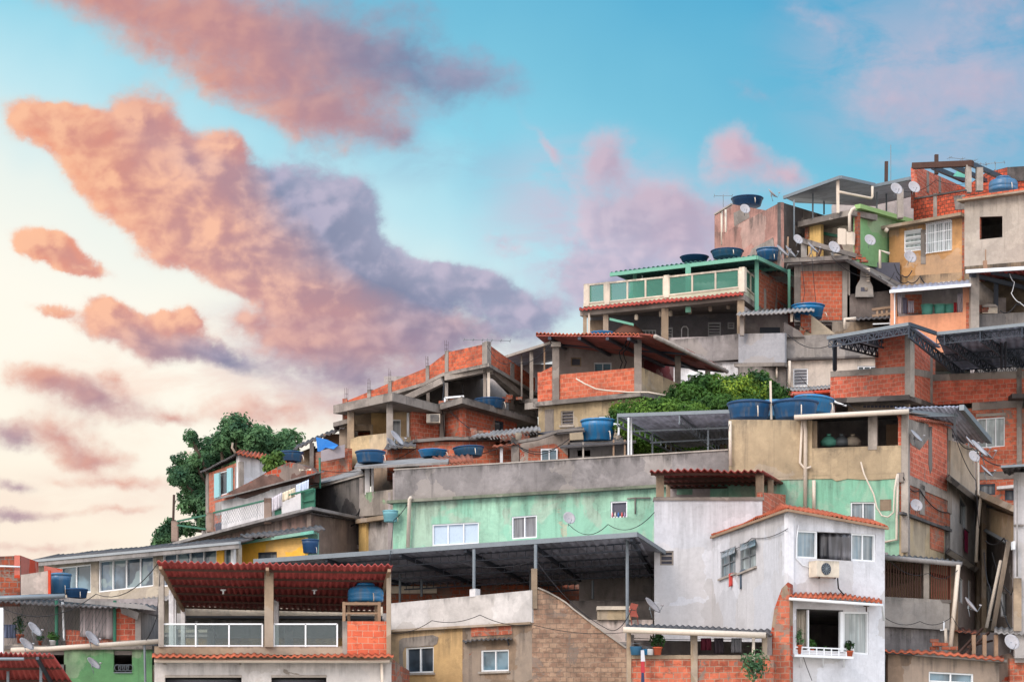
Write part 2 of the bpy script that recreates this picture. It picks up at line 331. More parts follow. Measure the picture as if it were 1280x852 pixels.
class MB:
    def __init__(s): s.v = []; s.f = []; s.smooth = False
    def add(s, vs, fs):
        o = len(s.v); s.v += [Vector(v) for v in vs]; s.f += [tuple(i+o for i in f) for f in fs]
        return s
    def prism(s, a, b):
        n = len(a)
        s.add(list(a)+list(b), [tuple(range(n)), tuple(range(2*n-1, n-1, -1))]+[(i, i+n, (i+1) % n+n, (i+1) % n) for i in range(n)])
        return s
    def poly(s, f, pts, out, dep):
        """pts (px,py) on face f, from off=out back to off=out-dep"""
        q = [f.sz(x, y, out) for x, y in pts]
        s.prism([f.W(a, z, out) for a, z in q], [f.W(a, z, out-dep) for a, z in q]); return s
    def box(s, f, x0, y0, x1, y1, out=0.0, dep=.2):
        a, b = two(y0), two(y1)
        if isinstance(y0, tuple) or isinstance(y1, tuple):
            return s.poly(f, [(x0, a[0]), (x1, a[1]), (x1, b[1]), (x0, b[0])], out, dep)
        s0, z0 = f.sz(x0, y0, out); s1, _ = f.sz(x1, y0, out); _, z1 = f.sz(x0, y1, out)
        q = [(s0, z0), (s1, z0), (s1, z1), (s0, z1)]
        s.prism([f.W(a, z, out) for a, z in q], [f.W(a, z, out-dep) for a, z in q]); return s
    def bar(s, p, q, w, h=None):
        p, q = Vector(p), Vector(q); h = h or w; d = (q-p)
        if d.length < 1e-5: return s
        d.normalize(); u = d.cross(Vector((0, 0, 1)))
        if u.length < 1e-3: u = Vector((1, 0, 0))
        u.normalize(); v = u.cross(d)
        c = [u*w/2+v*h/2, -u*w/2+v*h/2, -u*w/2-v*h/2, u*w/2-v*h/2]
        return s.prism([p+k for k in c], [q+k for k in c])
    def tube(s, pts, r, n=6, caps=True):
        pts = [Vector(p) for p in pts]; rs = r if isinstance(r, (list, tuple)) else [r]*len(pts)
        vs = []; fs = []; ref = None
        for i, p in enumerate(pts):
            d = (pts[min(i+1, len(pts)-1)]-pts[max(i-1, 0)])
            d = d.normalized() if d.length > 1e-6 else Vector((0, 0, 1))
            if ref is None: ref = d.orthogonal()
            u = (ref-d*ref.dot(d)); u = u.normalized() if u.length > 1e-5 else d.orthogonal().normalized()
            ref = u; w = d.cross(u)
            for k in range(n):
                a = 2*math.pi*k/n; vs.append(p+(u*math.cos(a)+w*math.sin(a))*rs[i])
        for i in range(len(pts)-1):
            for k in range(n): fs.append((i*n+k, i*n+(k+1) % n, (i+1)*n+(k+1) % n, (i+1)*n+k))
        if caps: fs += [tuple(range(n-1, -1, -1)), tuple((len(pts)-1)*n+k for k in range(n))]
        s.add(vs, fs); return s
    def lathe(s, c, prof, n=24):
        c = Vector(c); vs = []; fs = []
        for r, z in prof:
            for k in range(n):
                a = 2*math.pi*k/n; vs.append(c+Vector((r*math.cos(a), r*math.sin(a), z)))
        for i in range(len(prof)-1):
            for k in range(n): fs.append((i*n+k, i*n+(k+1) % n, (i+1)*n+(k+1) % n, (i+1)*n+k))
        fs += [tuple(range(n-1, -1, -1)), tuple((len(prof)-1)*n+k for k in range(n))]
        s.add(vs, fs); return s
    def slab(s, a, b, c, d, t=.05, per=0, amp=.03, m=1):
        """sheet through four corners; a>b front edge, a>d up the slope; waves across a>b; m rows so that tile rows step"""
        a, b, c, d = map(Vector, (a, b, c, d))
        nv = (b-a).cross(d-a).normalized()
        if nv.z < 0: nv = -nv
        if not per:
            s.prism([a, b, c, d], [p-nv*t for p in (a, b, c, d)]); return s
        L = max((b-a).length, (c-d).length); k = max(2, int(L/per)); n = k*6
        vs = []; fs = []
        for j in range(m+1):
            for lay in (0, 1):
                for i in range(n+1):
                    u = i/n; v = j/m
                    p = (a*(1-u)+b*u)*(1-v)+(d*(1-u)+c*u)*v
                    w_ = noise.noise(p*.55)*.07+noise.noise(p*2.3)*.022
                    vs.append(p+nv*(amp*math.sin(2*math.pi*k*u+noise.noise(p*1.3)*.5)-lay*t+w_))
        W = n+1
        for j in range(m):
            A0, A1 = j*2*W, (j+1)*2*W
            for i in range(n):
                fs.append((A0+i, A0+i+1, A1+i+1, A1+i)); fs.append((A0+W+i+1, A0+W+i, A1+W+i, A1+W+i+1))
            fs.append((A0, A1, A1+W, A0+W)); fs.append((A0+n, A0+W+n, A1+W+n, A1+n))
        for i in range(n):
            fs.append((i, i+W, i+1+W, i+1)); E = m*2*W; fs.append((E+i, E+i+1, E+i+1+W, E+i+W))
        s.add(vs, fs); return s
    def wall(s, f, x0, x1, top, bot, holes=(), t=.2, out=0.0):
        """wall panel with real openings. top/bot: number, (l,r) or [(px,py)...]; holes (x0,y0,x1,y1)"""
        def line(v):
            if not isinstance(v, list): v = two(v); v = [(x0, v[0]), (x1, v[1])]
            return [f.sz(x, y, out) for x, y in v]
        tp, bt = line(top), line(bot)
        hs = []
        for h in holes:
            a, b = two(h[1]), two(h[3])
            hs.append((f.sz(h[0], a[0], out), f.sz(h[2], a[1], out), f.sz(h[0], b[0], out), f.sz(h[2], b[1], out)))
        def ev(pl, x):
            for (xa, za), (xb, zb) in zip(pl, pl[1:]):
                if x <= xb+1e-6 and x >= xa-1e-6: return za+(zb-za)*((x-xa)/(xb-xa) if abs(xb-xa) > 1e-9 else 0)
            return pl[0][1] if x < pl[0][0] else pl[-1][1]
        if tp[0][0] > tp[-1][0]: tp.reverse()
        if bt[0][0] > bt[-1][0]: bt.reverse()
        lo, hi = tp[0][0], tp[-1][0]
        br = sorted({round(x, 4) for x in [p[0] for p in tp]+[p[0] for p in bt]+[h[0][0] for h in hs]+[h[1][0] for h in hs]})
        br = [b for b in br if lo-1e-3 <= b <= hi+1e-3]
        for xa, xb in zip(br, br[1:]):
            if xb-xa < 1e-3: continue
            mid = (xa+xb)/2; iv = []
            for h in hs:
                l, r = min(h[0][0], h[1][0]), max(h[0][0], h[1][0])
                if l-1e-3 < mid < r+1e-3:
                    tl = sorted([h[0], h[1]]); bl = sorted([h[2], h[3]])
                    iv.append((ev(bl, xa), ev(bl, xb), ev(tl, xa), ev(tl, xb)))
            iv.sort(); cur = (ev(bt, xa), ev(bt, xb)); seg = []
            for (ba, bb, ta, tb) in iv:
                if ba > cur[0]+1e-3 or bb > cur[1]+1e-3: seg.append((cur[0], cur[1], ba, bb))
                cur = (ta, tb)
            te = (ev(tp, xa), ev(tp, xb))
            if te[0] > cur[0]+1e-3 or te[1] > cur[1]+1e-3: seg.append((cur[0], cur[1], te[0], te[1]))
            for (ba, bb, ta, tb) in seg:
                q = [(xa, ta), (xb, tb), (xb, bb), (xa, ba)]
                s.prism([f.W(a, z, out) for a, z in q], [f.W(a, z, out-t) for a, z in q])
        return s
    def build(s, name, mat, parent=None, smooth=False):
        root = parent
        while root is not None and root.parent: root = root.parent
        org = root.location.copy() if root is not None else Vector((0, 0, 0))
        me = bpy.data.meshes.new(name)
        me.from_pydata([tuple(v-org) for v in s.v], [], s.f)
        bm = bmesh.new(); bm.from_mesh(me)
        bmesh.ops.recalc_face_normals(bm, faces=bm.faces)
        ly = bm.loops.layers.uv.new('UVMap')
        for fc in bm.faces:
            n = fc.normal
            if abs(n.z) > .75: u, v = Vector((1, 0, 0)), Vector((0, 1, 0))
            else:
                u = Vector((-n.y, n.x, 0)).normalized() if Vector((n.x, n.y)).length > 1e-6 else Vector((1, 0, 0)); v = Vector((0, 0, 1))
            for l in fc.loops: l[ly].uv = (l.vert.co.dot(u), l.vert.co.dot(v)+org.z)
            fc.smooth = smooth
        bm.to_mesh(me); bm.free()
        o = bpy.data.objects.new(name, me); col.objects.link(o)
        if mat: me.materials.append(mat)
        if parent: o.parent = parent
        return o
def tag(o, label=None, cat=None, group=None, kind=None):
    if label: o['label'] = label
    if cat: o['category'] = cat
    if group: o['group'] = group
    if kind: o['kind'] = kind
    return o
def empty(name, loc, label, cat, group=None):
    o = bpy.data.objects.new(name, None); col.objects.link(o); o.location = loc; o.empty_display_size = .2
    return tag(o, label, cat, group)
# ---------------------------------------------------------------- common materials
M_ = {}
def setup_mats():
    A = M_.__setitem__
    A('conc', plaster('bare concrete', (146, 136, 128), .75, .3))
    A('conc_d', plaster('grimy concrete', (128, 120, 114), .95, .35))
    A('conc_l', plaster('pale concrete', (172, 162, 152), .6, .25))
    A('conc_b', plaster('brownish render', (160, 140, 118), .65, .28))
    A('black', plaster('mould blackened render', (88, 82, 80), .9, .45))
    A('inside', plaster('dim interior plaster', (178, 168, 166), .35, .3))
    A('br', brick('orange clay brick'))
    A('br_r', brick('red clay brick', (210, 106, 82), (172, 80, 62), (190, 154, 134), .3, .64, mort=.013))
    A('br_d', brick('old dark brick', (166, 82, 54), (120, 60, 44), (128, 114, 104), .75, .56))
    A('br_c', brick('cement washed block', (172, 146, 122), (140, 114, 96), (134, 114, 98), .6, .57, w=.24, hh=.17, mort=.013, pale=.05))
    A('white', plaster('white wash', (226, 224, 226), .5, .1))
    A('cream', plaster('cream render', (222, 208, 188), .55, .15))
    A('frame', flat('white painted frame', (222, 224, 226), .5, .08, dirt=.15))
    A('alu', flat('grey aluminium', (150, 156, 160), .4, .15, .6))
    A('steel', flat('dark painted steel', (66, 72, 82), .55, .2, .3))
    A('steel_l', flat('grey painted steel', (120, 128, 134), .5, .2, .3))
    A('pvc', flat('weathered pvc pipe', (206, 192, 176), .5, .12, dirt=.3))
    A('g_dark', glass('dark window glass', (52, 62, 72)))
    A('g_blue', glass('blue grey window glass', (92, 116, 128), .1))
    A('g_curt', glass('glass over grey curtain', (160, 172, 172), .2, 1))
    A('g_grey', glass('glass over dark curtain', (92, 92, 98), .3, 1))
    A('hole', flat('dark unlit room', (88, 88, 98), 1.0, .2))  # dark colour stands in for the shade inside openings
    A('blue', flat('blue water tank plastic', (30, 84, 128), .38, .22, scale=1.2, dirt=.2, spec=.5, fade=(70, 112, 140)))
    A('blue2', flat('bright blue tank plastic', (22, 112, 168), .35, .15, scale=1.2, dirt=.12, spec=.5, fade=(48, 118, 158)))
    A('blue3', flat('faded blue tank plastic', (62, 112, 146), .5, .25, scale=1.2, dirt=.35, spec=.4))
    A('blueD', flat('deep blue tank lid', (26, 62, 98), .45, .25, scale=1.2, dirt=.3, spec=.4))
    A('dish', flat('grey satellite dish metal', (164, 160, 162), .5, .15, .1, dirt=.35))
    A('dark', flat('dark plastic', (44, 44, 48), .5))
    A('cable', flat('black cable', (36, 35, 38), .6))
    A('tilef', sheet('terracotta tile', (176, 92, 64), .3, .85, 0, (96, 58, 44)))
    A('tiled', sheet('weathered roof tile', (140, 84, 66), .5, .9, 0, (70, 56, 48)))
    A('redroof', sheet('red painted sheet', (156, 68, 64), .25, .6, .05, (70, 40, 38)))
    A('deck', sheet('grey metal decking', (158, 158, 172), .12, .5, .25, (84, 76, 74)))
    A('fibro', sheet('fibre cement sheet', (138, 134, 132), .35, .9, 0, (70, 66, 62)))
    A('fibro_d', sheet('dark fibre cement sheet', (88, 84, 84), .4, .9, 0, (50, 46, 44)))
    A('wood', flat('weathered timber', (150, 124, 102), .85, .35, dirt=.4))
    A('wood_d', flat('dark timber', (74, 52, 44), .85, .3, dirt=.4))
    A('terra', flat('terracotta pot', (188, 92, 62), .8))
    A('bark', flat('tree bark', (84, 72, 60), .95, .3))
    A('rebar', flat('rusty bar', (74, 58, 52), .9, .2))
setup_mats()
# ---------------------------------------------------------------- builders of whole things
class H:
    """a building: an empty that parents its walls, roof, windows ..."""
    def __init__(s, name, label, cat='house', group=None, base=(640, 900, 100)):
        s.o = empty(name, P(*base), label, cat, group)
    def put(s, name, mat, mb, parent=None, smooth=False, label=None):
        o = mb.build(name, M_.get(mat, mat) if isinstance(mat, str) else mat, parent or s.o, smooth)
        if label: o['label'] = label
        return o
    def wall(s, f, x0, x1, top, bot, mat='conc', holes=(), wins=(), t=.2, out=0.0, name='wall', label=None):
        o = s.put(name, mat, MB().wall(f, x0, x1, top, bot, list(holes)+[w[:4] for w in wins], t, out), label=label)
        for w in wins: s.window(f, *w[:4], *(w[4:] or ()), out=out)
        return o
    def window(s, f, x0, y0, x1, y1, glz='g_dark', n=2, frame='frame', sill=0, grille=0, rows=1, jal=0, out=0.0, fw=.055, parent=None, name='window'):
        a, b = two(y0), two(y1)
        c = [f.sz(x0, a[0], out), f.sz(x1, a[1], out), f.sz(x1, b[1], out), f.sz(x0, b[0], out)]
        def W(u, v, off):
            S = (c[0][0]*(1-u)+c[1][0]*u)*(1-v)+(c[3][0]*(1-u)+c[2][0]*u)*v
            z = (c[0][1]*(1-u)+c[1][1]*u)*(1-v)+(c[3][1]*(1-u)+c[2][1]*u)*v
            return f.W(S, z, off)
        wd = abs(c[1][0]-c[0][0]); ht = abs(c[0][1]-c[3][1])
        m = MB()
        def q(u0, v0, u1, v1, o, d, mb=m):
            mb.prism([W(u0, v0, o), W(u1, v0, o), W(u1, v1, o), W(u0, v1, o)], [W(u0, v0, o-d), W(u1, v0, o-d), W(u1, v1, o-d), W(u0, v1, o-d)])
        fu, fv = fw/max(wd, .1), fw/max(ht, .1); o = out-.035
        q(0, 0, 1, fv, o, .12); q(0, 1-fv, 1, 1, o, .12); q(0, fv, fu, 1-fv, o, .12); q(1-fu, fv, 1, 1-fv, o, .12)
        for i in range(1, n): q(i/n-fu*.45, fv, i/n+fu*.45, 1-fv, o-.01-.012*(i % 2), .08)
        for i in range(1, rows): q(fu, i/rows-fv*.4, 1-fu, i/rows+fv*.4, o-.03, .05)
        w = s.put(name, frame, m, parent)
        if jal:     # louvre blades
            j = MB()
            for i in range(jal):
                v = (i+.25)/jal
                j.prism([W(fu, v, out-.01), W(1-fu, v, out-.01), W(1-fu, v+.12/jal, out-.01), W(fu, v+.12/jal, out-.01)],
                        [W(fu, v+.35/jal, out-.1), W(1-fu, v+.35/jal, out-.1), W(1-fu, v+.47/jal, out-.1), W(fu, v+.47/jal, out-.1)])
            s.put('louvre', frame, j, w)
        p = MB(); q(fu*.5, fv*.5, 1-fu*.5, 1-fv*.5, out-.12, .02, p); s.put('pane', glz, p, w)
        if sill:
            k = MB(); q(-.06, 1.0, 1.06, 1+.07/ht, out+.08, .14, k); s.put('sill', 'conc_l', k, w)
        if grille:
            k = MB()
            for i in range(grille):
                u = (i+.5)/grille; k.bar(W(u, -.02, out+.09), W(u, 1.02, out+.09), .022)
            for v in (.0, .33, .66, 1.0): k.bar(W(0, v, out+.09), W(1, v, out+.09), .022)
            s.put('grille', 'frame', k, w)
        return w
    def box(s, f, x0, y0, x1, y1, out=.0, dep=.25, mat='conc', name='pillar', parent=None, label=None):
        return s.put(name, mat, MB().box(f, x0, y0, x1, y1, out, dep), parent, label=label)
    def poly(s, f, pts, out=.0, dep=.2, mat='conc', name='wall', parent=None, label=None):
        return s.put(name, mat, MB().poly(f, pts, out, dep), parent, label=label)
    def body(s, fl, D, mat='conc', t=.2, roof=True, floors=(), name='rear_wall'):
        """side, back, roof and floor behind the front walls. fl: (px, Y, pytop, pybot) left to right"""
        m = MB(); fr_ = [(P(x, tp, Y), P(x, bt, Y)) for x, Y, tp, bt in fl]
        def back(p, d):
            h = Vector((p.x, p.y, 0)); k = (h.length+d)/h.length
            return Vector((p.x*k, p.y*k, p.z))
        def pan(A, B, t_):   # A, B = (top,bot) pairs
            d = (B[0]-A[0]); d.z = 0
            if d.length < 1e-3: return
            n = Vector((-d.y, d.x, 0)).normalized()*t_
            m.prism([A[0], B[0], B[1], A[1]], [A[0]+n, B[0]+n, B[1]+n, A[1]+n])
        e = Vector((0, 0, .004))
        ft = [(back(a, t*.97)-e, back(b, t*.97)) for a, b in fr_]; bk = [(back(a, D)-e, back(b, D)) for a, b in fr_]
        L = (ft[0], bk[0]); Rr = (ft[-1], bk[-1])
        pan(L[1], L[0], t); pan(Rr[0], Rr[1], t)
        for A, B in zip(bk, bk[1:]): pan(A, B, -t)
        lv = [1.0] if roof else []
        for k in list(floors)+lv+[0.0]:
            up = [b.lerp(a, k) for a, b in ft]; bu = [b.lerp(a, k) for a, b in bk]
            ring = up+bu[::-1]; m.prism([p-e*1.5 for p in ring], [p-e*1.5-Vector((0, 0, .14)) for p in ring])
        return s.put(name, mat, m)
    def ledge(s, path, h=.18, out=.25, inn=.3, mat='conc_d', name='ledge', rise=0.0, parent=None):
        """concrete lip following the front; path (px, Y, py of its top)"""
        m = MB(); pts = [P(x, y, Y) for x, Y, y in path]
        nr = []
        for i, p in enumerate(pts):
            ns = []
            for a, b in ((i-1, i), (i, i+1)):
                if 0 <= a and b < len(pts):
                    d = pts[b]-pts[a]; n = Vector((d.y, -d.x, 0)).normalized()
                    if n.y > 0 and len(pts) == 2: n = -n
                    ns.append(n)
            n = sum(ns, Vector()).normalized(); n /= max(.5, n.dot(ns[0])); nr.append(n)
        up = Vector((0, 0, rise))
        for i in range(len(pts)-1):
            a, b = pts[i], pts[i+1]; na, nb = nr[i], nr[i+1]
            lo = Vector((0, 0, -h))
            m.prism([a+na*out+up, b+nb*out+up, b+nb*out+lo, a+na*out+lo], [a-na*inn+up, b-nb*inn+up, b-nb*inn+lo, a-na*inn+lo])
        return s.put(name, mat, m, parent)
    def roof(s, a, b, c, d, mat='fibro', t=.03, per=.0, amp=.03, m=1, name='roof', parent=None, smooth=None, label=None):
        pts = [P(*q) if len(q) == 3 and not isinstance(q, Vector) else q for q in (a, b, c, d)]
        return s.put(name, mat, MB().slab(*pts, t=t, per=per, amp=amp, m=m), parent, bool(per) if smooth is None else smooth, label)
    def bars(s, segs, w=.08, h=None, mat='steel', name='beam', parent=None):
        for p, q in segs: o = s.put(name, mat, MB().bar(P(*p) if not isinstance(p, Vector) else p, P(*q) if not isinstance(q, Vector) else q, w, h), parent)
        return o
    def pipe(s, pts, r=.05, mat='pvc', name='pipe', parent=None, n=8):
        return s.put(name, mat, MB().tube([P(*p) if not isinstance(p, Vector) else p for p in pts], r, n), parent, True)
    def truss(s, a, b, h=.35, n=14, w=.05, mat='steel', name='truss', parent=None):
        a, b = (P(*a) if not isinstance(a, Vector) else a), (P(*b) if not isinstance(b, Vector) else b); dn = Vector((0, 0, -h)); m = MB()
        m.bar(a, b, w); m.bar(a+dn, b+dn, w)
        for i in range(n+1):
            p = a.lerp(b, i/n); m.bar(p, p+dn, w*.6)
            if i < n: q = a.lerp(b, (i+1)/n); m.bar(p+(dn if i % 2 else Vector()), q+(Vector() if i % 2 else dn), w*.6)
        return s.put(name, mat, m, parent)
    def rail(s, f, x0, x1, top, bot, posts=3, mat='frame', glz=None, w=.05, mid=0, name='railing'):
        a, b = two(top), two(bot); m = MB()
        def L(u, v):
            x = x0+(x1-x0)*u; y = (a[0]+(a[1]-a[0])*u)*(1-v)+(b[0]+(b[1]-b[0])*u)*v
            return f.pt(x, y)
        m.bar(L(0, 0), L(1, 0), w); m.bar(L(0, .95), L(1, .95), w*.8)
        for i in range(posts+1): m.bar(L(i/posts, 0), L(i/posts, 1), w)
        for i in range(mid): m.bar(L(0, (i+1)/(mid+1)), L(1, (i+1)/(mid+1)), w*.4)
        o = s.put(name, mat, m)
        if glz:
            g_ = MB().prism([L(0, .04), L(1, .04), L(1, .92), L(0, .92)], [p+Vector((0, .012, 0)) for p in (L(0, .04), L(1, .04), L(1, .92), L(0, .92))])
            k = MB(); k.prism([L(0, .04), L(1, .04), L(1, .92), L(0, .92)], [p+Vector((0, .012, 0)) for p in (L(0, .04), L(1, .04), L(1, .92), L(0, .92))])
            s.put('glass_panel', glz, k, o)
        return o
# ---------------------------------------------------------------- repeated things
def copy_tree(o, parent=None):
    c = o.copy(); col.objects.link(c); c.parent = parent
    for ch in list(o.children): copy_tree(ch, c)
    return c
def place(proto, loc, rot=(0, 0, 0), sc_=1.0, label=None):
    c = proto if not proto.get('used') else copy_tree(proto)
    proto['used'] = 1
    if 'used' in c and c is not proto: del c['used']
    c.location = loc; c.rotation_euler = rot; c.scale = (sc_,)*3 if not isinstance(sc_, tuple) else sc_
    if label: c['label'] = label
    return c
TG = 'blue water tanks on the roofs'
def make_tank(kind, mat):
    r = empty('water_tank', (0, 0, 0), 'blue water tank', 'water tank', TG)
    if kind == 'wide':      # wide cone-shaped tank with a shallow lid; unit = 1 m top diameter
        MB().lathe((0, 0, 0), [(.40, 0), (.425, .02), (.437, .12), (.447, .125), (.455, .22), (.468, .228), (.478, .33), (.49, .36)], 28).build('body', M_[mat], r, True)
        MB().lathe((0, 0, .36), [(.505, -.02), (.515, .012), (.50, .035), (.40, .065), (.2, .085), (.01, .09)], 28).build('lid', M_['blueD' if mat == 'blue' else mat], r, True)
    elif kind == 'tall':
        MB().lathe((0, 0, 0), [(.38, 0), (.41, .02), (.425, .2), (.435, .205), (.45, .4), (.46, .41), (.48, .60)], 28).build('body', M_[mat], r, True)
        MB().lathe((0, 0, .6), [(.5, -.02), (.51, .02), (.49, .04), (.3, .07), (.01, .08)], 28).build('lid', M_[mat], r, True)
    else:                   # domed tank with a screw cap
        MB().lathe((0, 0, 0), [(.46, 0), (.49, .03), (.5, .15), (.485, .17), (.5, .19), (.5, .32), (.485, .34), (.49, .37), (.44, .45), (.3, .52), (.26, .53)], 28).build('body', M_[mat], r, True)
        MB().lathe((0, 0, .53), [(.25, 0), (.25, .07), (.22, .09), (.01, .1)], 20).build('lid', M_[mat], r, True)
    MB().tube([(.3, -.34, .24), (.34, -.42, .24), (.36, -.46, .1), (.36, -.46, -.02)], .014, 6).build('outlet_pipe', M_['pvc'], r, True)
    return r
TANKS = {}
def tank(px, pybot, Y, wpx, label, kind='wide', mat='blue', tilt=0, hs=1.0):
    k = (kind, mat)
    if k not in TANKS: TANKS[k] = make_tank(kind, mat)
    d = wpx/F*Y
    o = place(TANKS[k], P(px, pybot, Y), (0, R(tilt), random.uniform(-.6, .6)), (d, d, d*hs), label)
    o['label'] = label; return o
DG = 'satellite dishes fixed to the houses'
def make_dish():
    r = empty('satellite_dish', (0, 0, 0), 'satellite dish', 'satellite dish', DG)
    # mast at the origin, reflector above it facing -Y and up; unit = 1 m reflector width
    MB().tube([(0, .1, -.55), (0, .1, .0)], .022, 6).build('mast', M_['steel_l'], r, True)
    ring, fs, vs = 20, [], []
    rot = Matrix.Rotation(R(-26), 3, 'X')
    for j in range(6):
        rr = j/5*.5
        for k in range(ring):
            a = 2*math.pi*k/ring; vs.append(rot @ Vector((rr*math.cos(a)*.94, -rr*rr*.55, rr*math.sin(a)*1.04)))
    for j in range(5):
        for k in range(ring): fs.append((j*ring+k, j*ring+(k+1) % ring, (j+1)*ring+(k+1) % ring, (j+1)*ring+k))
    nb = len(vs); back = Vector((0, .012, 0))
    vs += [v+back for v in vs]; fs += [tuple(reversed([i+nb for i in f])) for f in fs[:]]
    fs += [(5*ring+k, 5*ring+(k+1) % ring, nb+5*ring+(k+1) % ring, nb+5*ring+k) for k in range(ring)]
    m = MB(); m.add(vs, fs); m.build('reflector', M_['dish'], r, True)
    a = MB(); lnb = Vector((0, -.62, -.12)); low = rot @ Vector((0, -.14, -.5))
    a.tube([(0, .08, -.1), low, lnb], .016, 5); a.bar((0, .1, -.12), (0, .03, .05), .09)
    ar = a.build('arm', M_['steel_l'], r)
    MB().tube([lnb+Vector((0, -.02, -.01)), lnb+Vector((0, .1, .05))], .042, 8).build('receiver', M_['dish'], ar, True)
    return r
DISH = []
def dish(px, py, Y, wpx, az, label, tilt=0, flip=0):
    if az < 0 or az > 24: az, tilt, flip = 58+(px*7) % 13, -12-(px*3) % 9, 0
    """px,py = centre of the reflector; az degrees turned towards +X from facing the viewer"""
    if not DISH: DISH.append(make_dish())
    d = wpx/F*Y
    return place(DISH[0], P(px, py, Y), (R(tilt), R(flip), R(az)), d*1.06, label)
def cable(pts, label, r=.018, sag=0.0, mat='cable', name='cable', cat='cable', group='cables between the houses'):
    ps = [P(*p) for p in pts]; out = []
    for a, b in zip(ps, ps[1:]):
        n = 8
        for i in range(n): t = i/n; out.append(a.lerp(b, t)-Vector((0, 0, sag*4*t*(1-t))))
    out.append(ps[-1])
    o = MB().tube(out, r, 4).build(name, M_[mat], None, True)
    return tag(o, label, cat, group)
def antenna(px, py, Y, hpx, label, n=5, w=.5, az=20, group='television aerials on the roofs'):
    """py = top of the mast"""
    top = P(px, py, Y); bot = P(px, py+hpx, Y)
    r = empty('aerial', bot, label, 'aerial', group)
    MB().tube([bot, top], .02, 5).build('mast', M_['steel_l'], r)
    if n:
        m = MB(); d = Vector((math.cos(R(az)), math.sin(R(az)), 0)); e = Vector((-d.y, d.x, 0))
        t2 = top-Vector((0, 0, .08)); m.bar(t2-d*w, t2+d*w, .025)
        for i in range(n):
            c = t2+d*w*(2*i/(n-1)-1); m.bar(c-e*.28, c+e*.28, .014); m.bar(c-Vector((0, 0, .12)), c+Vector((0, 0, .12)), .012)
        m.build('elements', M_['steel_l'], r)
    return r
def rebars(h, spots, Y, hpx=18):
    m = MB()
    for x, y in spots:
        b = P(x, y, Y)
        for dx, dy in ((-.07, 0), (.07, 0), (0, .1)):
            t = b+Vector((dx+random.uniform(-.04, .04), dy, hpx/F*Y*random.uniform(.8, 1.1)))
            m.tube([b+Vector((dx, dy, -.1)), t], .009, 4)
        for k in (.3, .6): m.tube([b+Vector((-.08, 0, k*hpx/F*Y)), b+Vector((.08, .1, k*hpx/F*Y))], .008, 4)
    return h.put('reinforcing_bars', 'rebar', m)
def leaves(blobs, n, size, seed=1, shell=.62, up=.3):
    """leaf-sized faces scattered through ellipsoid clumps (centre, radii)"""
    rnd = random.Random(seed); m = MB(); vs = []; fs = []
    tot = sum(b[1][0]*b[1][1]**.3*b[1][2] for b in blobs)
    for c, r in blobs:
        k = int(n*(r[0]*r[1]**.3*r[2])/tot)
        for _ in range(k):
            while 1:
                q = Vector((rnd.uniform(-1, 1), rnd.uniform(-1, 1), rnd.uniform(-1, 1)))
                if .05 < q.length <= 1: break
            L = q.length; rr = shell+(1-shell)*rnd.random()**.8 if rnd.random() < .8 else rnd.random()
            q = q/L*rr*(rnd.uniform(1.05, 1.3) if rnd.random() < .1 else 1)
            wob = 1+.38*noise.noise(Vector((q.x*2.2+c[0], q.y*2.2+c[1], q.z*2.2+c[2])))+.22*noise.noise(Vector((q.x*6+c[0], q.y*6, q.z*6+c[2])))
            p = Vector(c)+Vector((q.x*r[0], q.y*r[1], q.z*r[2]))*wob
            nn = (q.normalized()+Vector((rnd.gauss(0, .5), rnd.gauss(0, .5), rnd.gauss(0, .5)+up))).normalized()
            u = nn.orthogonal().normalized(); a = rnd.uniform(0, 6.28); u = (Matrix.Rotation(a, 3, nn) @ u); v = nn.cross(u)
            s_ = size*rnd.uniform(.6, 1.4); o = len(vs)
            vs += [p-u*s_, p+v*s_*.45+nn*s_*.15, p+u*s_, p-v*s_*.45+nn*s_*.15]; fs.append((o, o+1, o+2, o+3))
    m.v = vs; m.f = fs; return m
def leafobj(m, name, mat, parent):
    org = parent.location if parent else Vector()
    me = bpy.data.meshes.new(name); me.from_pydata([tuple(v-org) for v in m.v], [], m.f)
    me.materials.append(mat); o = bpy.data.objects.new(name, me); col.objects.link(o)
    if parent: o.parent = parent
    return o
def tree(base, blobs, label, mat, n=9000, size=.16, seed=1, cat='tree', group=None, name='tree', limbs=True):
    """base (px,py,Y); blobs (px,py,Y,rx px,rz px)"""
    b0 = P(*base); r = empty(name, b0, label, cat, group)
    bl = []
    for (x, y, Y, rx, rz) in blobs:
        k = Y/F; bl.append((P(x, y, Y), (rx*k, (rx+rz)*.5*k, rz*k)))
    leafobj(leaves(bl, n, size, seed), 'crown', mat, r)
    m = MB(); cx = sum((b[0] for b in bl), Vector())/len(bl); fork = b0.lerp(cx, .5)
    tr = max(.08, (cx-b0).length*.045)
    m.tube([b0, b0.lerp(fork, .5)+Vector((.1, 0, 0)), fork], [tr*1.3, tr, tr*.85], 8)
    for c, rr in bl: m.tube([fork, fork.lerp(c, .5)+Vector((0, 0, .2)), c], [tr*.7, tr*.45, tr*.15], 6)
    m.build('trunk', M_['bark'], r, True)
    return r
LEAF = {}
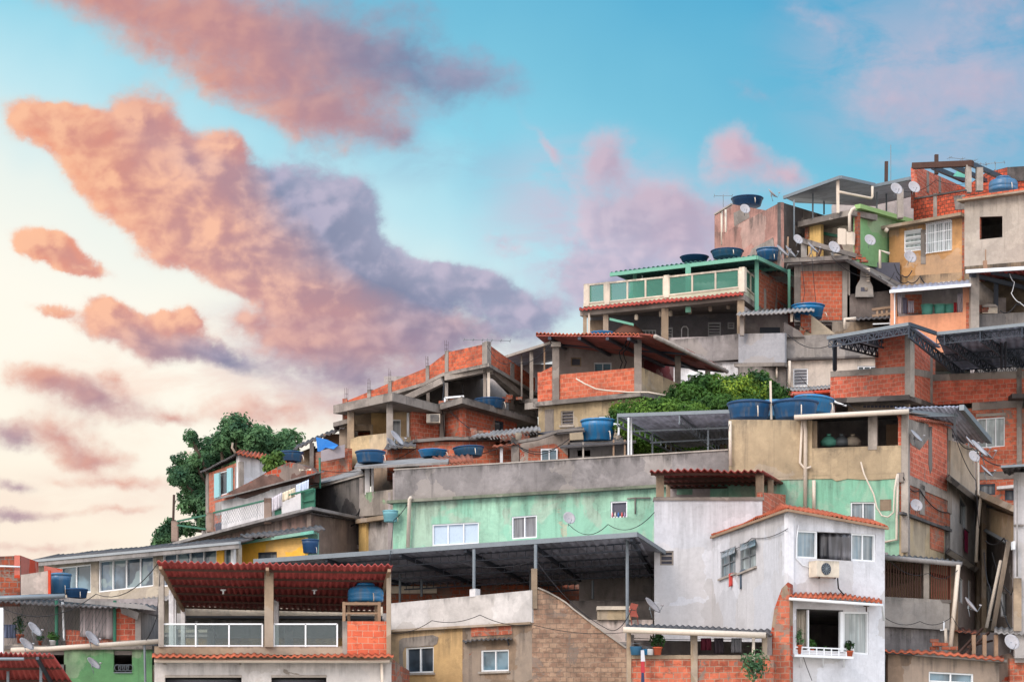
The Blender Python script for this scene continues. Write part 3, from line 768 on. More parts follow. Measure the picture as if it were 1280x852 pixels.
def plant(px, pybot, Y, wpx, hpx, label, pot=True, n=160, seed=3, name='potted_plant', cat='plant', group=None, potmat='terra', mat=None):
    b = P(px, pybot, Y); k = Y/F; r = empty(name, b, label, cat, group)
    ph = 0
    if pot:
        ph = min(.3, hpx*k*.35); rr = min(wpx*k*.3, .2)
        MB().lathe(b, [(rr*.7, 0), (rr, ph), (rr*1.1, ph), (rr*1.1, ph*.85), (rr*.8, ph*.85)], 12).build('pot', M_[potmat], r, True)
    c = b+Vector((0, 0, (ph+hpx*k)/2)); h2 = (hpx*k-ph)/2
    leafobj(leaves([(c, (wpx*k/2, wpx*k/2, h2))], n, .075, seed, .2), 'foliage', mat or LEAF['mid'], r)
    m = MB()
    for i in range(4): m.tube([b+Vector((0, 0, ph*.8)), c+Vector((random.uniform(-1, 1)*wpx*k*.25, 0, h2*.5))], .012, 4)
    m.build('stem', M_['bark'], r)
    return r
LEAF['mid'] = foliage('mid green leaves', (38, 66, 36), (74, 110, 52))
LEAF['dark'] = foliage('dark green leaves', (58, 92, 66), (112, 150, 100))
LEAF['lime'] = foliage('fresh green leaves', (44, 78, 40), (86, 124, 52), (160, 182, 64))
LEAF['yel'] = foliage('yellow green leaves', (96, 124, 40), (150, 170, 60))
def cloth(px0, py0, px1, py1, Y, mat, name, label, cat, group=None, drop=None, seed=0):
    """washing hanging from a line: folded sheet, top edge px0..px1"""
    rnd = random.Random(seed); t0, t1 = two(py0), two(py1); n = 14; mm = 6; vs = []; fs = []
    for j in range(mm+1):
        for i in range(n+1):
            u, v = i/n, j/mm; y = (t0[0]*(1-u)+t0[1]*u)*(1-v)+(t1[0]*(1-u)+t1[1]*u)*v
            p = P(px0+(px1-px0)*u, y, Y); p.y += .07*math.sin(u*17+seed)*v+.04*math.sin(u*29+seed*2); vs.append(p)
    for j in range(mm):
        for i in range(n): a = j*(n+1)+i; fs.append((a, a+1, a+n+2, a+n+1))
    m = MB(); m.add(vs, fs); o = m.build(name, mat, None, True)
    s = o.modifiers.new('thickness', 'SOLIDIFY'); s.thickness = .012
    return tag(o, label, cat, group)
def mats_front():
    A = M_.__setitem__
    A('green', plaster('green painted render', (106, 156, 106), .6, .2, second=(94, 142, 98)))
    A('mint', plaster('mint green paint', (156, 198, 172), .6, .12, patch=(178, 186, 160), pth=.66, second=(134, 186, 160)))
    A('mint2', plaster('mint green paint on the tall house', (156, 196, 170), .55, .12, patch=(172, 150, 118), pth=.70, second=(122, 180, 152)))
    A('yellow', plaster('bright yellow paint', (250, 190, 74), .2, .1))
    A('ochre', plaster('faded ochre paint', (206, 170, 120), .55, .15, patch=(140, 130, 120), pth=.68))
    A('bluew', plaster('pale blue white paint', (212, 212, 217), .32, .05, patch=(160, 158, 160), pth=.74))
    A('dirtw', plaster('flaking white paint', (206, 200, 196), .5, .12, patch=(150, 140, 130), pth=.64))
    A('pinkw', plaster('dirty pinkish white render', (196, 180, 170), .75, .2))
    A('beige', plaster('stained beige render', (182, 162, 132), .62, .2))
    A('brownr', plaster('brown cement render', (148, 126, 106), .7, .3, patch='brick', pth=.66))
    A('parap', plaster('dark stained parapet render', (140, 134, 132), .8, .25))
    A('teal', flat('teal paint', (104, 178, 160), .7, .15))
    A('gfence', flat('green painted metal', (48, 104, 84), .5, .2))
    A('redp', plaster('bright orange red paint', (206, 74, 46), .3, .15))
    A('curt', flat('grey hanging curtain', (152, 142, 142), .9, .2))
    A('shut', flat('light blue shutter', (142, 190, 196), .6, .1))
    A('mesh', flat('fine wire netting', (66, 84, 84), .6))
    A('guard', clear_glass('clear guard glass', (150, 160, 166), .14))
    A('guardg', clear_glass('green guard glass', (84, 150, 130), .36))
    A('crate', flat('red plastic crate', (140, 70, 56), .5))
mats_front()
LEAF['dark2'] = foliage('deep green leaves', (52, 84, 60), (104, 140, 94))  # slightly deeper green than the dark leaves

# ======== terrace house with the red corrugated roof and the glass guard
def terrace_house():
    f = fr(80.0)
    h = H('terrace_house', 'narrow grey house with a red corrugated roof over its glass railed terrace', base=(345, 900, 80))
    h.wall(f, 193, 489, 824, 900, 'dirtw', holes=[(206, 846, 302, 900), (339, 845, 408, 900)])
    h.body([(193, 80, 826, 900), (489, 80, 826, 900)], 6, 'inside')
    for x0, x1 in ((206, 302), (339, 408)):
        h.box(f, x0, 843, x1, 846.2, .03, .1, 'conc_l', 'lintel')
        h.put('roller_shutter', sheet('grey roller shutter', (92, 92, 98), .1, .6, .3), MB().slab(P(x0, 848, 80.3), P(x0, 900, 80.3), P(x1, 900, 80.3), P(x1, 848, 80.3), .02, .16, .02), None, True)
    h.box(f, 193, 807, 430, 818, 0, .2, 'conc_b', 'parapet')
    h.box(f, 428, 776, 434, 818, .01, .22, 'conc', 'pillar')
    h.box(f, 434, 776, 483, 818, 0, .2, brick('new clay brick', (228, 108, 74), (200, 82, 56), (190, 150, 128), .2, .8, mort=.011, w=.36, hh=.21), 'brick_panel')
    h.box(f, 193, 820.5, 490, 826, .1, .3, 'conc_b', 'beam')
    h.put('tile_trim', 'tilef', MB().slab(P(190, 820, 79.3), P(492, 820.5, 79.3), P(492, 817, 80), P(190, 817, 80), .03, .22, .03), None, True)
    h.pipe([(193, 825.5, 79.6), (487, 826, 79.6)], .06, 'pvc', 'gutter'); h.pipe([(477, 828, 79.7), (479, 880, 79.7)], .05, 'pvc', 'downpipe')
    # posts
    for x0, x1, t, b, Y, m in ((198, 204.5, 712, 808, 79.9, 'conc_l'), (330.5, 341.5, 711, 808, 79.85, 'conc_b'), (483, 488.5, 713, 822, 79.85, 'conc_b')):
        h.box(fr(Y), x0, t, x1, b, 0, .22, m, 'pillar')
    for x0, x1, t, b, Y in ((211, 217, 737, 812, 82.5), (226, 231, 757, 815, 84.5), (341.5, 348, 741, 812, 83.5), (244, 247, 775, 815, 86), (218, 220, 745, 815, 83.5)):
        h.box(fr(Y), x0, t, x1, b, 0, .2, 'white', 'pillar')
    # roof seen from beneath, falling to the rear
    a, b, c, d = P(196, 702.5, 79.2), P(491, 706, 79.2), P(474, 763, 84.6), P(226, 757, 84.6)
    h.put('roof', 'redroof', MB().slab(a, b, c, d, .03, .21, .045), None, True)
    rf = []
    for v in (.1, .28, .46, .64, .82, .97):
        rf.append((a.lerp(d, v)-Vector((0, 0, .09)), b.lerp(c, v)-Vector((0, 0, .09))))
    h.bars(rf, .07, .07, 'wood_d', 'purlin')
    h.bars([(a.lerp(b, u)-Vector((0, 0, .17)), d.lerp(c, u)-Vector((0, 0, .17))) for u in (.015, .468, .985)], .1, .1, 'wood', 'rafter')
    # rear room behind the terrace
    g = fr(84.7)
    h.box(g, 229, 757.5, 478, 769, 0, .3, 'cream', 'beam')
    h.wall(fr(89), 215, 484, 766, 840, 'dirtw', holes=[(222, 786, 262, 800)], t=.15, name='rear_wall')
    h.put('ceiling', 'steel', MB().slab(P(229, 768.6, 84.75), P(478, 770, 84.75), P(478, 772, 89), P(226, 772, 89), .08))
    h.put('floor', 'conc_d', MB().slab(P(193, 818, 80.1), P(489, 818, 80.1), P(489, 826, 89.2), P(193, 826, 89.2), .12))
    h.box(fr(86), 259, 783, 268, 822, 0, .25, 'parap', 'pillar'); h.box(fr(86), 356, 783, 366, 822, 0, .25, 'parap', 'pillar')
    h.box(fr(87.5), 226, 797, 470, 822, 0, .12, 'ochre', 'low_wall')
    # railings
    h.rail(f, 203, 328, 779.5, 808, 3, 'frame', 'guard', .05); h.rail(f, 342.5, 421.5, 779.5, 808, 2, 'frame', 'guard', .05)
    for x in (279, 393):
        h.put('lamp', 'frame', MB().lathe(P(x, 742, 82), [(.03, 0), (.03, .1), (.1, .12), (.1, .16)], 10))
    # tank stand
    s = h.o
    m = MB()
    for x, Y in ((430, 80.3), (474, 80.3), (436, 82), (470, 82)): m.bar(P(x, 752, Y), P(x, 778, Y), .1)
    m.bar(P(429, 754, 80.3), P(476, 754, 80.3), .09); m.bar(P(429, 766, 80.3), P(474, 766, 80.3), .06); m.bar(P(436, 755, 82), P(470, 755, 82), .09)
    for x in (430, 445, 460, 474): m.bar(P(x, 753, 80.3), P(x, 756, 82), .08)
    t = tag(m.build('tank_stand', M_['wood']), 'timber frame holding up the domed water tank under the red roof', 'tank stand')
    tank(457, 752, 81.2, 45, 'bright blue domed tank on a timber stand under the red corrugated roof', 'dome', 'blue2', hs=.85)
    # brick side going back on the right
    k = Face(489, 80.2, 510, 84)
    h.wall(k, 489, 512, (822, 838), (900, 900), 'br_d')
terrace_house()

# ======== yellow and brown brick house with the curved block wall
def curved_house():
    h = H('block_house', 'yellow and brown block house with a curved wall top under the big metal canopy', base=(640, 900, 84))
    f = Face(487, 88, 665, 84.3); g = Face(665, 84.3, 790, 84.3)
    h.wall(f, 484, 578, (787, 783), 900, 'ochre', wins=[(507, (809, 807), 542, (841, 840), 'g_dark', 2, 'frame', 1)])
    h.poly(f, [(499, 800), (503, 797), (541, 793), (548, 796), (546, 804), (541, 806.5), (506, 808.5), (503, 815), (504, 838), (499, 832)], .02, .05, 'conc', 'render_patch')
    h.wall(f, 578, 665, (782, 777), 900, 'brownr', wins=[(601, (812, 811), 636, (839, 838), 'g_blue', 2, 'frame', 1)])
    h.poly(f, [(589, 783.5), (640, 780.5), (640, 792), (589, 795)], .025, .04, 'br', 'brick_band')
    h.roof((578, 801, 85.7), (640, 798, 84.4), (640, 795, 85.1), (578, 798, 86.4), 'fibro_d', .02, .2, .03, name='window_awning')
    h.bars([((582, 801, 85.8), (583, 808, 86.3)), ((634, 799, 84.6), (637, 808, 85))], .04, None, 'steel', 'bracket')
    h.wall(f, 484, 665, [(484, 754), (592, 744), (592, 744), (665, 737)], (787.5, 777.5), 'dirtw', t=.25, out=.06, name='parapet')
    h.ledge([(484, 88, 787), (665, 84.3, 777)], .08, .14, .2, 'conc_b')
    h.box(f, 587, (736, 735), 594, (746, 745), .08, .3, 'white', 'pillar_stub')
    h.wall(g, 665, 785, [(665, 735), (672, 735), (684, 740), (697, 747), (708, 754), (717, 762), (728, 770), (742, 781), (760, 794), (781, 809), (785, 811)], 900, 'br_c', t=.25)
    cap = MB(); cp = [(672, 734.5), (684, 739.5), (697, 746.5), (708, 753.5), (717, 761.5), (728, 769.5), (742, 780.5), (760, 793.5), (782, 809)]
    for a, b in zip(cp, cp[1:]): cap.bar(P(*a, 84.4), P(*b, 84.4), .34, .05)
    h.put('coping', 'conc_l', cap)
    h.box(g, 664, 710, 671.5, 760, .05, .3, 'conc_b', 'pillar')
    h.body([(484, 88, 757, 900), (665, 84.3, 760, 900), (667, 84.3, 760, 900)], 6, 'conc_d', roof=False)
    h.put('floor', 'conc_d', MB().slab(P(484, 787, 88), P(785, 811, 84.5), P(830, 770, 94.5), P(484, 770, 96.5), .15))
    # white low wall behind the curve and terrace backdrop under the canopy
    h.box(fr(86.5), 733, 774, 816, 806, 0, .2, 'pinkw', 'low_wall'); h.box(fr(90), 712, 750, 822, 776, 0, .2, 'conc_d', 'low_wall')
    h.wall(fr(95.9), 470, 726, 715, 772, 'br_d', t=.2, name='rear_wall'); h.wall(fr(94.2), 724, 828, (717, 715), 772, 'parap', t=.2, name='rear_wall')
    h.box(fr(93.9), 727, 712, 830, 716.5, 0, .3, 'cream', 'beam'); h.box(fr(95.8), 487, 732, 546, 741, .2, .1, 'cream', 'beam')
    h.box(f, 511, 860, 575, 900, .5, .6, 'br', 'brick_step')
    # canopy
    r = empty('canopy', P(592, 745, 86), 'large grey corrugated metal canopy on slim posts over the flaking white parapet', 'canopy')
    a, b, e, c, d = P(318, 701.5, 92), P(797, 668, 85), P(831, 690, 87.9), P(826, 722, 94.4), P(478, 742, 98.6)
    sh = M_['deck2'] = sheet('ribbed canopy decking', (176, 178, 192), .12, .5, .1, (84, 76, 74))
    m = MB().slab(a, b, c, d, .02, .33, .035); m.build('roof', sh, r)
    MB().prism([b, e, c], [p-Vector((0, 0, .03)) for p in (b, e, c)]).build('end_sheet', M_['deck'], r)
    dn = lambda p, k: p-Vector((0, 0, k))
    m = MB(); m.bar(dn(a, .0)+Vector((0, -.08, 0)), b+Vector((0, -.08, 0)), .14, .17)
    m.bar(b, e, .08, .14); m.build('gutter', M_['steel_l'], r)
    for v in (.12, .42, .70, .97):
        p, q = a.lerp(d, v), b.lerp(c, v); m = MB(); n = 44
        m.bar(dn(p, .08), dn(q, .08), .05); m.bar(dn(p, .33), dn(q, .33), .05)
        for i in range(n):
            t0 = p.lerp(q, i/n); t1 = p.lerp(q, (i+1)/n); m.bar(dn(t0, .08), dn(t0, .33), .03)
        m.build('truss', M_['steel'], r)
    for u in (.2, .4, .57, .745, .985):
        p, q = a.lerp(b, u), d.lerp(c, u); m = MB(); m.bar(dn(p, .14), dn(q, .14), .1, .12); m.build('rafter', M_['steel'], r)
    for x, y0, y1, Y in ((592.5, 686, 738, 87), (669.5, 680, 712, 85.2), (784, 672, 800, 86), (500, 700, 760, 94), (663, 700, 738, 93), (527, 715, 745, 95), (741, 725, 748, 93)):
        MB().tube([P(x, y0, Y), P(x, y1, Y)], .06 if Y < 90 else .05, 8).build('post', M_['steel_l'], r)
    # chest freezer and chair on the terrace
    o = empty('storage_chest', P(767, 770, 86.9), 'battered beige storage chest beside the curved block wall', 'chest')
    MB().box(fr(86.4), 747, 762, 789, 774, 0, .7).build('body', M_['beige'], o); MB().box(fr(86.3), 746, 757, 790, 761.5, 0, .8).build('lid', M_['cream'], o)
    o = empty('folding_chair', P(791, 770, 85.6), 'small red folding chair leaning by the canopy post', 'chair')
    q = lambda x, y, Y=85.3: P(x, y, Y)
    MB().prism([q(789, 753), q(798, 755), q(795, 762), q(786, 761)], [q(789, 753, 85.4), q(798, 755, 85.4), q(795, 762, 85.4), q(786, 761, 85.4)]).build('backrest', M_['crate'], o)
    MB().prism([q(786, 762), q(795, 763), q(798, 770, 84.9), q(788, 769, 84.9)], [q(786, 763), q(795, 764), q(798, 771, 84.9), q(788, 770, 84.9)]).build('seat', M_['crate'], o)
    for x in (787, 795): MB().bar(q(x, 762), q(x+3, 781), .03).build('leg', M_['crate'], o)
curved_house()

# ======== pale blue white house, two storeys with tiled eaves
def white_house():
    h = H('white_house', 'tall pale blue white house with orange tile eaves and an air conditioner', base=(985, 900, 80))
    L, Rf = Face(890, 88, 985, 80), Face(985, 80, 1106, 82.2)
    B = fr(88.0)
    h.wall(B, 818, 953, 622, 900, 'bluew', wins=[(825, 688, 842, 706, 'hole', 1, 'conc', 0, 0, 3)])
    h.wall(L, 890, 985, (668, 637), (900, 900), 'bluew', wins=[(900.5, (690, 682), 919.5, (723, 715.5), 'g_blue', 2, 'alu', 1, 0, 2), (924.5, (680, 673), 945, (716, 707.5), 'g_curt', 2, 'alu', 1, 0, 2)])
    h.wall(Rf, 985, 1106, (636, 657), (900, 900), 'bluew',
        wins=[(996, (662, 663.5), 1022, (696.5, 698), 'g_blue', 1), (1064.5, (666, 667.5), 1094.5, (700, 702), 'g_blue', 2), (1055, (764, 764.5), 1086, (815, 818), 'g_curt', 1)],
        holes=[(1022, (664, 666), 1064.5, (698, 700.5)), (995.5, (760, 762), 1054, (811, 815))])
    # opening with hanging curtain upstairs, dark room below
    cloth(1023, (665, 667), 1064, (698, 700), 81.35, M_['g_grey'], 'curtain', 'grey curtain drawn across the wide upper window of the pale blue house', 'curtain', seed=4)
    h.box(Rf, 1009.5, (762, 762), 1011.3, (812, 812), .0, .08, 'frame', 'door_frame'); h.box(Rf, 1050.5, (764, 764), 1054.5, (814, 814), .02, .1, 'frame', 'door_frame')
    cloth(996, (762, 762), 1009, (812, 812), 80.7, M_['cream'], 'curtain', 'pale curtain gathered at the left of the lower balcony window', 'curtain', seed=2)
    h.window(Rf, 1085.5, (700, 700.2), 1094, (701, 701.2), n=1) if 0 else None
    h.body([(818, 88, 624, 900), (890, 88, 624, 900)], 5, 'inside')
    h.body([(890, 88, 670, 900), (985, 80, 640, 900), (1106, 82.2, 661, 900)], 8, 'inside', floors=(.58,))
    # eaves
    a, b, c = P(889, 668, 87.9), P(984, 633.5, 79.6), P(1110, 656.5, 82.1)
    k = Vector((.35, 5.5, .8))
    h.put('roof', 'tilef', MB().slab(a, b, b+k, a+k+Vector((1.5, 0, 0)), .05, .21, .04), None, True)
    h.put('roof', 'tilef', MB().slab(b, c, c+k, b+k, .05, .21, .04), None, True)
    h.bars([(a-Vector((0, 0, .1)), b-Vector((0, 0, .1))), (b-Vector((0, 0, .1)), c-Vector((0, 0, .1)))], .1, .08, 'wood', 'fascia')
    # tiled strip between storeys
    p, q = P(987, 743.5, 79.3), P(1103, 751.5, 81.4)
    h.put('tile_awning', 'tilef', MB().slab(p, q, P(1103, 746.5, 82.1), P(987, 739, 80), .04, .21, .04), None, True)
    h.pipe([p-Vector((0, 0, .12)), q-Vector((0, 0, .12)), P(1105, 775, 81.6)], .05, 'frame', 'gutter')
    # roof terrace over the left block
    for x0, x1, Y, m in ((820.5, 830, 88.1, 'conc_b'), (945, 955, 88.1, 'conc_b'), (960, 967, 90.5, 'conc_b'), (833, 838, 93, 'conc_b')):
        h.box(fr(Y), x0, 590, x1, 640 if Y > 89 else 623, 0, .28, m, 'pillar')
    h.ledge([(817, 88, 621), (955, 88, 621)], .12, .06, .5, 'conc')
    h.wall(Face(953, 88, 985, 93), 953, 982, (615, 618), (660, 660), 'br_r')
    a, b, c, d = P(812, 588, 87.2), P(953, 587.5, 87.2), P(984, 606, 94), P(838, 607, 94)
    h.put('roof', sheet('rusty red corrugated sheet', (140, 66, 60), .35, .7, .05, (84, 52, 44)), MB().slab(a, b, c, d, .03, .26, .05), None, True)
    h.bars([(a.lerp(d, v)-Vector((0, 0, .1)), b.lerp(c, v)-Vector((0, 0, .1))) for v in (.05, .35, .65, .95)], .08, None, 'wood_d', 'rafter')
    h.wall(fr(93.9), 836, 980, 606, 640, 'inside', holes=[(846, 610, 866, 618), (900, 611, 940, 617)], name='rear_wall')
    # flaking brick buttress at the corner
    bf = Face(962, 79.6, 989, 79.4)
    h.poly(bf, [(977, 735), (985, 727), (988, 729), (988, 900), (957, 900), (962, 800), (968, 760)], .0, .5, plaster('crumbling render over brick', (150, 128, 108), .6, .3, 'brick', .46), 'buttress')
    h.poly(bf, [(975, 748), (987, 742), (987, 900), (962, 900), (967, 790)], .03, .1, 'br', 'brick_patch')
    # cloths on the side window
    cloth(911.5, (716.5, 715), 917.5, (733, 731), 85.7, flat('red patterned towel', (206, 84, 78), .9, .5, scale=14), 'towel', 'small red and white towel hung below the side window', 'towel', seed=1)
    cloth(924.5, (713, 710.5), 931, (736, 733), 84.7, flat('blue grey towel', (92, 106, 122), .9, .2), 'towel', 'blue grey cloth hung below the side window', 'towel', seed=6)
    # air conditioner
    o = empty('air_conditioner', Rf.pt(1035, 722, .2), 'white outdoor air conditioner unit under the wide upper window', 'air conditioner')
    MB().box(Rf, 1021, (700, 701), 1049, (720, 721.3), .45, .42).build('casing', M_['cream'], o)
    c0 = Rf.pt(1033, 710.5, .47); n3 = Vector((Rf.nrm.x, Rf.nrm.y, 0)); u3 = Vector((Rf.d.x, Rf.d.y, 0)); z3 = Vector((0, 0, 1))
    ring = [c0+(u3*math.cos(t)+z3*math.sin(t))*.2 for t in [i*math.pi/10 for i in range(20)]]
    MB().prism(ring, [p-n3*.02 for p in ring]).build('fan_guard', M_['steel'], o)
    m = MB()
    for i in range(6): t = i*math.pi/6; e = (u3*math.cos(t)+z3*math.sin(t))*.2; m.bar(c0+n3*.01-e, c0+n3*.01+e, .012)
    m.build('fan_grille', M_['steel_l'], o)
    for x in (1024, 1044): MB().bar(Rf.pt(x, 720.5, .42), Rf.pt(x, 722, .0), .05).build('bracket', M_['rebar'], o)
    h.pipe([Rf.pt(998, 656, .03), Rf.pt(996, 672, .03), Rf.pt(995, 697, .03), Rf.pt(1003, 706, .04), Rf.pt(1021, 711, .05)], .02, 'frame', 'conduit')
    cable([(1047, 722, 80.9), (1048, 735, 80.9), (1055, 743, 81)], 'black cable drooping below the air conditioner', .03)
    # window box
    r = h.rail(Rf, 993, 1067, (808, 811), (819, 822), 8, 'frame', None, .045, 2, 'window_box')
    m = MB(); m.box(Rf, 993, (817, 820), 1067, (820, 823), .35, .36); m.build('shelf', M_['frame'], r)
    for x in (1001, 1029, 1055): h.put('bracket', 'frame', MB().bar(Rf.pt(x, 822, .3), Rf.pt(x, 833, .02), .04))
    for i, (x, w, hh, l) in enumerate(((998, 15, 34, 'straggly dry plant at the left end of the white window box'), (1014, 12, 20, 'small green plant beside the dry one in the white window box'), (1030, 9, 12, 'short plant at the middle of the white window box'), (1062, 15, 20, 'leafy green plant at the right end of the white window box'))):
        plant(x, 817+i, 80.3+.35*i, w, hh, l, True, 90, 20+i, group='plants in the window box', mat=LEAF['dark' if i == 0 else 'mid'])
    h.bars([(Rf.pt(1080, 757, .12), Rf.pt(1086, 757, .12)), (Rf.pt(1083, 754, .1), Rf.pt(1083, 764, .1))], .04, None, 'rebar', 'bracket')
    # vents
    cable([(1004, 820, 80), (1008, 832, 80), (1015, 850, 80)], 'thin black cable down the lower wall beside the window box', .015)
white_house()

def plant_terrace():
    h = H('brick_terrace', 'low orange brick terrace with washing and pot plants beneath a long beige gutter', base=(870, 900, 79))
    f = fr(79.0)
    h.wall(f, 785, 967, 818.5, 900, 'br', out=0)
    h.wall(f, 788, 962, 818, 823, 'conc_b', t=.3, out=.03, name='ledge')
    for x0, x1 in ((783.5, 789), (863.5, 872), (953, 959)): h.box(f, x0, 790, x1, 900 if x0 != 953 else 822, .05, .25, 'conc_b', 'pillar')
    h.pipe([(779, 786.5, 78.4), (957, 793.5, 78.4)], .1, 'pvc', 'gutter'); h.pipe([(942, 794, 78.7), (941.5, 826, 78.7), (944, 850, 78.7)], .05, 'pvc', 'downpipe')
    h.roof((783, 787, 78.6), (965, 793, 78.6), (965, 785, 82), (783, 780, 82), 'fibro_d', .03, .2, .03)
    h.body([(785, 79, 792, 900), (965, 79, 795, 900)], 3.0, 'inside', roof=False)
    for i, (x0, x1, y1, c, l) in enumerate(((876, 889, 812, (150, 70, 90), 'dark red shirt drying on the line inside the brick terrace'), (893, 904, 816, (110, 100, 110), 'grey shirt drying beside the dark red one'), (914, 927, 815, (190, 190, 198), 'white shirt drying at the right of the brick terrace'))):
        cloth(x0, 797, x1, y1, 80.2, flat('washing %d' % i, c, .9, .3), 'laundry', l, 'laundry', 'washing on the lines', seed=i)
    cable([(790, 797, 80.2), (952, 797, 80.2)], 'washing line inside the brick terrace', .012, .05, group='washing lines')
    plant(822, 818, 78.8, 19, 28, 'leafy plant in a terracotta pot on the brick terrace ledge', True, 220, 5)
    for x, c, l in ((795, 'blue3', 'pale blue bucket at the left end of the terrace ledge'), (806, 'blue2', 'small blue tub beside the pale bucket on the ledge'), (812, 'frame', 'small white tub between blue tub and plant')):
        o = empty('bucket', P(x, 818, 78.85), l, 'bucket', 'tubs on the terrace ledge'); w = .14 if x > 800 else .2
        MB().lathe(P(x, 818, 78.85), [(w*.8, 0), (w, w*1.3), (w*1.08, w*1.35), (w*.9, w*1.3), (w*.7, .05)], 16).build('body', M_[c], o, True)
        p = P(x, 818, 78.85)+Vector((0, 0, w*1.3)); MB().tube([p+Vector((-w, 0, 0)), p+Vector((-w*.6, 0, w*.6)), p+Vector((w*.6, 0, w*.6)), p+Vector((w, 0, 0))], .01, 4).build('handle', M_['steel_l'], o)
    # rolled flag hanging from the ledge
    o = empty('flag', P(804, 826, 78.6), 'narrow red, white and blue flag hanging from the terrace ledge', 'flag')
    for i, (y0, y1, c) in enumerate(((812, 826, (190, 190, 196)), (826, 840, (170, 52, 60)), (840, 866, (48, 54, 84)))):
        MB().prism([P(801+i*.3, y0, 78.6), P(805, y0, 78.6), P(806.5, y1, 78.6), P(801, y1, 78.6)], [P(801+i*.3, y0, 78.64), P(805, y0, 78.64), P(806.5, y1, 78.64), P(801, y1, 78.64)]).build('stripe', flat('flag cloth %d' % i, c, .8), o)
    plant(943, 852, 78.2, 38, 42, 'dark bush growing in front of the brick terrace by the downpipe', False, 420, 9, 'bush', 'bush', mat=LEAF['dark'])
plant_terrace()

